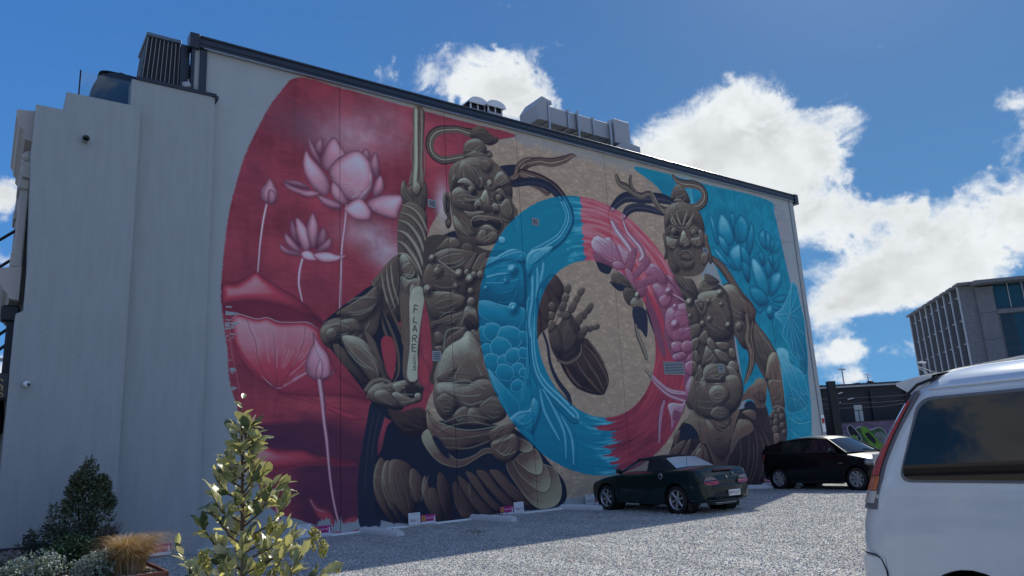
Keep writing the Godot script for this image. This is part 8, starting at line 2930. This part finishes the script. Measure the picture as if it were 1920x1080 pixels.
# ---------------------------------------------------------------- the planted bed at the lower left
func leaf_shape(len_: float, wid: float, fold: float, wave: float, droop: float) -> ArrayMesh:
	var g := G.new()
	var rows := []
	for i in 8:
		var f := i / 7.0
		var w := wid * 0.5 * pow(sin(PI * clampf(f * 0.93 + 0.05, 0.0, 1.0)), 0.75)
		var row := PackedVector3Array()
		for j in 5:
			var u := (j - 2) / 2.0
			row.append(Vector3(u * w, absf(u) * fold * w + wave * wid * sin(f * 17.0 + j) * absf(u), -f * len_) + Vector3(0, -droop * f * f * len_, 0))
		rows.append(row)
	g.sheet(rows)
	return g.mesh()

func swarm(parent: Node3D, called: String, mesh: Mesh, m: StandardMaterial3D, spots: Array, tints: Array) -> void:
	var mm := MultiMesh.new()
	mm.transform_format = MultiMesh.TRANSFORM_3D
	mm.use_colors = true
	mm.mesh = mesh
	mm.instance_count = spots.size()
	for i in spots.size():
		mm.set_instance_transform(i, spots[i])
		mm.set_instance_color(i, tints[i % tints.size()])
	var o := MultiMeshInstance3D.new()
	o.name = called
	o.multimesh = mm
	o.material_override = m
	o.set_meta("kind", "stuff")
	parent.add_child(o, true)

func aimed(at: Vector3, dir: Vector3, roll: float, size: float) -> Transform3D:
	var z := -dir.normalized()
	var x := Vector3.UP.cross(z)
	if x.length() < 0.05: x = Vector3.RIGHT
	x = x.normalized()
	return Transform3D(Basis(x, z.cross(x), z).rotated(z, roll).scaled(Vector3.ONE * size), at)

# a small-leaved bush: leaves gathered in sprigs spread through several lobes
func bush(called: String, label: String, at: Vector3, lobes: Array, sprigs: int, per: int, leaf: Mesh, leaf_len: float, tints: Array, glow: float, stems: int) -> Node3D:
	var t := thing(called, label, "shrub", at)
	var m := mat(1, 1, 1, 0.55)
	m.vertex_color_use_as_albedo = true
	if glow > 0.0:
		m.backlight_enabled = true
		m.backlight = Color(glow, glow, glow * 0.6)
	var spots := []
	var cols := []
	for s in sprigs:
		var lb: Array = lobes[rng.randi() % lobes.size()]
		var d := Vector3(rng.randfn(), rng.randfn(), rng.randfn()).normalized()
		var r := pow(rng.randf(), 0.4)
		var c := Vector3(lb[0], lb[1], lb[2]) + Vector3(d.x * lb[3], d.y * lb[4], d.z * lb[3]) * r
		if c.y < 0.02: continue
		var axis := (d + Vector3(0, 0.7, 0)).normalized()
		var tone: Color = tints[rng.randi() % tints.size()]
		for k in per:
			var q := c + axis * leaf_len * 0.5 * k * 0.6
			var dir := (axis * 0.6 + Vector3(rng.randfn(), rng.randfn(), rng.randfn()) * 0.7).normalized()
			spots.append(aimed(q, dir, rng.randf() * TAU, 0.7 + 0.6 * rng.randf()))
			cols.append(tone * (0.8 + 0.4 * rng.randf()))
	swarm(t, "foliage", leaf, m, spots, cols)
	for k in stems:
		var lb: Array = lobes[k % lobes.size()]
		var g := G.new()
		g.tube(PackedVector3Array([Vector3(0.02 * k, -0.02, 0.0), Vector3(lb[0] * 0.5, lb[1] * 0.5, lb[2] * 0.5), Vector3(lb[0], lb[1] + lb[4] * 0.6, lb[2])]), PackedFloat32Array([0.022, 0.014, 0.004]), 6)
		obj("stem", g, mat(0.07, 0.055, 0.04, 0.9), t)
	return t

func tuft(called: String, label: String, at: Vector3, blades: int, high: float, spread: float, wind: Vector3, tints: Array, width: float, glow: float) -> Node3D:
	var t := thing(called, label, "grass", at)
	for k in tints.size():
		var g := G.new()
		for i in blades / tints.size():
			var a := rng.randf() * TAU
			var out := Vector3(cos(a), 0, sin(a))
			var base := out * 0.10 * rng.randf() * spread * 4.0
			var tall := high * (0.6 + 0.5 * rng.randf())
			var lean := spread * (0.25 + 0.95 * rng.randf())
			var side := Vector3(-out.z, 0, out.x)
			var pts := []
			for s in 6:
				var f := s / 5.0
				pts.append(base + out * lean * f * f + wind * f * f + Vector3(0, tall * (f * 1.25 - 0.55 * f * f * f), 0) + side * 0.02 * sin(f * 5.0 + a * 3.0))
			for s in 5:
				var w0 := width * (1.0 - s / 5.2)
				var w1 := width * (1.0 - (s + 1) / 5.2)
				g.quad(pts[s] - side * w0, pts[s] + side * w0, pts[s + 1] + side * w1, pts[s + 1] - side * w1)
		var c: Color = tints[k]
		var m := mat(c.r, c.g, c.b, 0.6)
		m.backlight_enabled = true
		m.backlight = Color(glow, glow * 0.8, glow * 0.4)
		obj("blades", g, m, t).set_meta("kind", "stuff")
	return t

func make_garden() -> void:
	# raised bed of bark along the end wall, held by a rusty steel edge
	var soil: StandardMaterial3D = tri_tex(mat(0.22, 0.2, 0.18, 0.95), noise_tex(0.08, 61, lin(0.3, 0.28, 0.26), Color.WHITE, 512, 5), 0.7)
	var bed := G.new()
	bed.bb(-3.0, 1.82, 0.0, 0.37, -14.99, -9.32)
	struct("garden_bed", bed, soil, "raised bed of grey bark mulch along the end wall")
	var ed := thing("steel_edging", "rusty steel edging of the raised planting bed", "edging", Vector3(1.85, 0, -11))
	var at := Transform3D(Basis(), -ed.position)
	var rust: StandardMaterial3D = tri_tex(mat(0.20, 0.075, 0.05, 0.85), noise_tex(0.05, 62, lin(0.5, 0.45, 0.45), Color.WHITE, 256, 5), 0.5)
	var e1 := G.new()
	e1.bb(1.825, 1.85, 0.0, 0.42, -14.98, -9.3, 0.003)
	obj("side_plate", e1, rust, ed, at)
	var e2 := G.new()
	e2.bb(-3.0, 1.82, 0.0, 0.42, -9.32, -9.295, 0.003)
	obj("front_plate", e2, rust, ed, at)
	var kick := G.new()
	kick.bb(0.36, 2.0, 0.37, 0.43, -14.98, -14.93, 0.005)
	obj("wall_strip", kick, mat(0.05, 0.03, 0.04, 0.8), ed, at)
	# bark chips
	var chips := thing("bark_mulch", "loose bark chips strewn over the raised bed", "mulch", Vector3(0, 0.37, -12))
	chips.set_meta("kind", "stuff")
	var cm := mat(1, 1, 1, 0.9)
	cm.vertex_color_use_as_albedo = true
	var cg := G.new()
	cg.box(Vector3(), Vector3(0.05, 0.012, 0.02))
	var spots := []
	for k in 5200:
		spots.append(Transform3D(Basis.from_euler(Vector3(rng.randfn() * 0.3, rng.randf() * TAU, rng.randfn() * 0.3)).scaled(Vector3.ONE * (0.5 + rng.randf())), Vector3(-1.0 + 2.8 * rng.randf(), 0.008 + 0.012 * rng.randf(), -2.9 + 5.5 * rng.randf())))
	swarm(chips, "chips", cg.mesh(), cm, spots, [Color(0.16, 0.13, 0.10), Color(0.24, 0.2, 0.17), Color(0.1, 0.08, 0.07), Color(0.3, 0.27, 0.24)])
	var small := leaf_shape(0.045, 0.02, 0.3, 0.0, 0.3)
	var tiny := leaf_shape(0.03, 0.016, 0.3, 0.0, 0.2)
	# dark needle-leaved shrub in the wall's shade
	bush("dark_conifer_shrub", "tall dark green cone-shaped shrub in the shade against the grey end wall", Vector3(1.44, 0.37, -13.9), [[0.0, 0.75, 0.0, 0.24, 0.4], [0.05, 1.12, 0.0, 0.11, 0.28], [-0.1, 1.05, 0.05, 0.06, 0.12], [0.26, 0.98, 0.0, 0.08, 0.12], [0.34, 0.7, 0.0, 0.08, 0.12], [0.22, 0.55, 0.1, 0.2, 0.42], [-0.3, 0.45, 0.0, 0.18, 0.3], [0.1, 0.2, 0.05, 0.36, 0.25], [0.2, 0.85, 0.0, 0.14, 0.25], [-0.12, 0.8, 0.0, 0.12, 0.3]], 1700, 5, small, 0.045, [Color(0.075, 0.10, 0.045), Color(0.11, 0.125, 0.055), Color(0.045, 0.075, 0.04), Color(0.14, 0.13, 0.065)], 0.12, 7)
	bush("low_dark_shrub", "low dark shrub at the foot of the cone-shaped shrub, left side", Vector3(0.95, 0.37, -13.2), [[0.0, 0.2, 0.0, 0.34, 0.22], [0.35, 0.15, 0.1, 0.25, 0.18]], 520, 5, small, 0.045, [Color(0.03, 0.05, 0.025), Color(0.05, 0.06, 0.03)], 0.1, 3)
	bush("round_green_shrub", "small round bright dark green shrub between the two silver shrubs", Vector3(0.99, 0.37, -10.75), [[0.0, 0.2, 0.0, 0.26, 0.24], [0.12, 0.26, 0.05, 0.18, 0.16]], 620, 5, tiny, 0.03, [Color(0.03, 0.075, 0.025), Color(0.05, 0.11, 0.03), Color(0.025, 0.05, 0.02)], 0.2, 4)
	var silver := [Color(0.30, 0.34, 0.25), Color(0.42, 0.45, 0.36), Color(0.2, 0.25, 0.17), Color(0.36, 0.42, 0.30)]
	bush("silver_shrub", "silvery grey-green shrub at the bottom left corner of the bed", Vector3(0.66, 0.37, -10.55), [[0.0, 0.12, 0.0, 0.26, 0.2], [0.12, 0.1, 0.1, 0.2, 0.16], [-0.2, 0.08, 0.05, 0.16, 0.14]], 760, 4, tiny, 0.03, silver, 0.25, 4)
	bush("silver_shrub", "silvery grey-green shrub just left of the orange grass tuft", Vector3(1.24, 0.37, -10.0), [[0.0, 0.12, 0.0, 0.2, 0.17], [0.1, 0.15, 0.05, 0.16, 0.15], [-0.12, 0.1, 0.0, 0.15, 0.12]], 640, 4, tiny, 0.03, silver, 0.25, 4)
	bush("dull_ground_shrub", "dull olive low shrub at the far left edge of the bed", Vector3(0.33, 0.37, -10.9), [[0.0, 0.08, 0.0, 0.28, 0.14]], 320, 4, tiny, 0.03, [Color(0.07, 0.085, 0.05), Color(0.1, 0.11, 0.07)], 0.15, 2)
	tuft("orange_tussock", "orange-brown tussock grass blown over to the right, glowing in the sun", Vector3(1.53, 0.36, -9.95), 1900, 0.66, 0.46, Vector3(0.12, -0.10, 0.0), [Color(0.30, 0.17, 0.07), Color(0.44, 0.30, 0.17), Color(0.16, 0.13, 0.03), Color(0.20, 0.11, 0.05), Color(0.36, 0.28, 0.18)], 0.0042, 0.55)
	tuft("brown_grass", "thin brown grass behind the cone-shaped shrub", Vector3(1.75, 0.37, -13.4), 240, 0.55, 0.35, Vector3(), [Color(0.09, 0.06, 0.04), Color(0.12, 0.08, 0.05)], 0.004, 0.2)
	tuft("dark_flax", "dark spiky flax-like clump at the left of the bed", Vector3(0.80, 0.37, -13.0), 90, 0.42, 0.42, Vector3(-0.03, 0, 0), [Color(0.03, 0.04, 0.03), Color(0.05, 0.055, 0.045)], 0.007, 0.1)
	make_big_shrub()
	make_pebbles()

func make_big_shrub() -> void:
	var t := thing("broadleaf_shrub", "tall sunlit broad-leaved shrub with yellow-green leaves and yellow flower heads in front", "shrub", Vector3(1.19, 0.0, -4.15))
	var bark := mat(0.10, 0.065, 0.04, 0.8)
	var tones := [[0.27, 0.28, 0.12, 0.66], [0.21, 0.235, 0.10, 0.5], [0.31, 0.315, 0.15, 0.85], [0.045, 0.08, 0.03, 0.22], [0.37, 0.37, 0.28, 0.55]]
	var mats := []
	for q in tones:
		var m := mat(q[0], q[1], q[2], 0.36)
		m.backlight_enabled = true
		m.backlight = Color(q[3], q[3] * 0.97, q[3] * 0.6)
		mats.append(m)
	var shapes := [leaf_shape(0.088, 0.044, 0.35, 0.06, 0.25), leaf_shape(0.105, 0.05, 0.2, 0.09, 0.4), leaf_shape(0.075, 0.036, 0.45, 0.05, 0.1), leaf_shape(0.095, 0.052, 0.1, 0.1, -0.2), leaf_shape(0.062, 0.03, 0.5, 0.04, 0.1)]
	var r := RandomNumberGenerator.new()
	r.seed = 314
	var stem := G.new()
	stem.tube(PackedVector3Array([Vector3(0.03, 0, 0), Vector3(0.01, 0.6, 0.01), Vector3(-0.01, 1.1, 0), Vector3(-0.02, 1.45, 0.0), Vector3(-0.035, 1.84, 0.0)]), PackedFloat32Array([0.022, 0.018, 0.012, 0.008, 0.003]), 8)
	obj("trunk", stem, bark, t)
	# branches: height on the trunk, bearing, reach outwards, rise
	var br := []
	for k in 48:
		var h := 0.66 + 1.04 * k / 47.0
		var reach := lerpf(0.36, 0.05, pow(k / 47.0, 0.9)) * (0.6 + 0.6 * r.randf())
		br.append([h, k * 2.4 + r.randf() * 0.6, reach, reach * (0.55 + 0.55 * r.randf())])
	br.append([0.7, -0.1, 0.36, 0.34]); br.append([0.65, 0.5, 0.3, 0.4]); br.append([0.62, -0.5, 0.42, 0.2]); br.append([0.75, 0.1, 0.24, 0.36]); br.append([0.55, 0.05, 0.4, 0.36])
	var leaves := 0
	var rest := [[], [], [], [], []]
	var tips := []
	for q in br:
		var a: float = q[1]
		var out := Vector3(cos(a), 0, sin(a))
		var p0 := Vector3(-0.01, q[0], 0)
		var p2: Vector3 = p0 + out * q[2] + Vector3(0, q[3], 0)
		var p1: Vector3 = p0 + out * q[2] * 0.6 + Vector3(0, q[3] * 0.35, 0)
		var g := G.new()
		g.tube(PackedVector3Array([p0, p1, p2]), PackedFloat32Array([0.006, 0.0045, 0.002]), 6)
		obj("branch", g, bark, t)
		tips.append(p2)
		var count := int(6 + q[2] * 26.0)
		for k in count:
			var f := 0.3 + 0.7 * (k + r.randf() * 0.4) / count
			var p := p0.lerp(p1, f * 2.0) if f < 0.5 else p1.lerp(p2, f * 2.0 - 1.0)
			var dir := (p2 - p1).normalized()
			var side := dir.cross(Vector3(r.randfn(), r.randfn() * 0.4, r.randfn())).normalized()
			var d := (dir * (0.35 + 0.8 * f) + side * (1.1 - 0.5 * f) + Vector3(0, 0.25 * r.randfn() + 0.22, 0)).normalized()
			var mi := 0
			var w := r.randf()
			mi = 0 if w < 0.34 else 1 if w < 0.58 else 2 if w < 0.74 else 3 if w < 0.87 else 4
			var where := aimed(p, d, r.randfn() * 0.7, 0.66 + 0.5 * r.randf())
			var sh := r.randi() % 5 if f < 0.9 else 4
			# the lowest leaves, below the picture, go into one mesh
			if p.y > 0.9 and leaves < 292 and (k * 7 + int(q[1] * 10.0)) % 5 != 0:
				obj("leaf", shapes[sh], mats[mi], t, where)
				leaves += 1
			else:
				rest[mi].append(where)
	for k in 6:   # the leading shoot
		var y := 1.62 + 0.05 * k
		var a := k * 2.3
		obj("leaf", shapes[4 if k > 3 else 2], mats[0 if k % 2 else 2], t, aimed(Vector3(-0.03, y, 0), Vector3(cos(a), 0.75, sin(a)), r.randfn() * 0.4, 0.95))
	for mi in 5:
		if rest[mi].size(): swarm(t, "lower_leaves", shapes[mi], mats[mi], rest[mi], [Color.WHITE])
	# flower heads: heaps of small yellow buds
	var bud := SphereMesh.new()
	bud.radius = 0.0065
	bud.height = 0.013
	bud.radial_segments = 8
	bud.rings = 4
	var ym := mat(1, 1, 1, 0.6)
	ym.vertex_color_use_as_albedo = true
	ym.backlight_enabled = true
	ym.backlight = Color(0.3, 0.28, 0.1)
	for q in [[0.36, 1.10, 0.06, 0.034, 0.07], [0.415, 1.035, 0.05, 0.026, 0.05], [0.27, 1.03, 0.0, 0.03, 0.035], [0.10, 1.18, 0.12, 0.03, 0.03], [-0.22, 1.06, 0.08, 0.038, 0.055], [0.50, 0.93, 0.04, 0.03, 0.03], [0.52, 0.80, 0.05, 0.034, 0.03], [0.44, 0.84, 0.08, 0.028, 0.03], [0.02, 1.0, 0.2, 0.028, 0.03], [0.08, 1.13, -0.05, 0.03, 0.03]]:
		var spots := []
		for k in 90:
			var d := Vector3(r.randfn(), r.randfn(), r.randfn()).normalized() * pow(r.randf(), 0.4)
			spots.append(Transform3D(Basis().scaled(Vector3.ONE * (0.7 + 0.5 * r.randf())), Vector3(q[0] + d.x * q[3], q[1] + d.y * q[4], q[2] + d.z * q[3])))
		swarm(t, "flower_head", bud, ym, spots, [Color(0.42, 0.36, 0.06), Color(0.5, 0.45, 0.12), Color(0.3, 0.28, 0.05)])
	# tie stake
	var sk := G.new()
	sk.tube(PackedVector3Array([Vector3(-0.25, 0, -0.1), Vector3(-0.245, 1.02, -0.1)]), PackedFloat32Array([0.005]), 6)
	obj("cane", sk, M.black, t)

func make_pebbles() -> void:
	# single stones of the gravel where the camera can tell them apart
	var t := thing("loose_gravel", "loose grey stones lying on the gravel of the parking lot", "gravel", Vector3())
	t.set_meta("kind", "stuff")
	var g := G.new()
	var v := [Vector3(1, 0.1, 0.2), Vector3(-0.9, 0.2, 0.4), Vector3(0.1, 0.7, -0.1), Vector3(0.2, -0.5, 0.1), Vector3(0.1, 0.15, 1.0), Vector3(-0.2, 0.1, -0.95)]
	for f in [[0, 2, 4], [4, 2, 1], [1, 2, 5], [5, 2, 0], [4, 3, 0], [1, 3, 4], [5, 3, 1], [0, 3, 5]]: g.tri(v[f[0]], v[f[2]], v[f[1]])
	var m := mat(1, 1, 1, 0.9)
	m.vertex_color_use_as_albedo = true
	var r := RandomNumberGenerator.new()
	r.seed = 99
	var spots := []
	var cols := []
	for k in 120000:
		# denser near the camera
		var d := 5.0 + 17.0 * pow(r.randf(), 0.75)
		var az := deg_to_rad(lerpf(10.0, 74.0, r.randf()))
		var p := Vector3(sin(az) * d, 0, -cos(az) * d)
		if p.z < ZW + 0.1 or (p.x < 1.9 and p.z < -9.2) or p.x > 24.5: continue
		var s := lerpf(0.006, 0.017, pow(r.randf(), 2.0))
		p.y = s * 0.25
		spots.append(Transform3D(Basis.from_euler(Vector3(r.randf() * 6.0, r.randf() * 6.0, r.randf() * 6.0)).scaled(Vector3(s, s * 0.75, s)), p))
		var c := 0.22 + 0.52 * r.randf()
		cols.append(Color(c, c * 1.01, c * 0.985))
	swarm(t, "stones", g.mesh(), m, spots, cols)
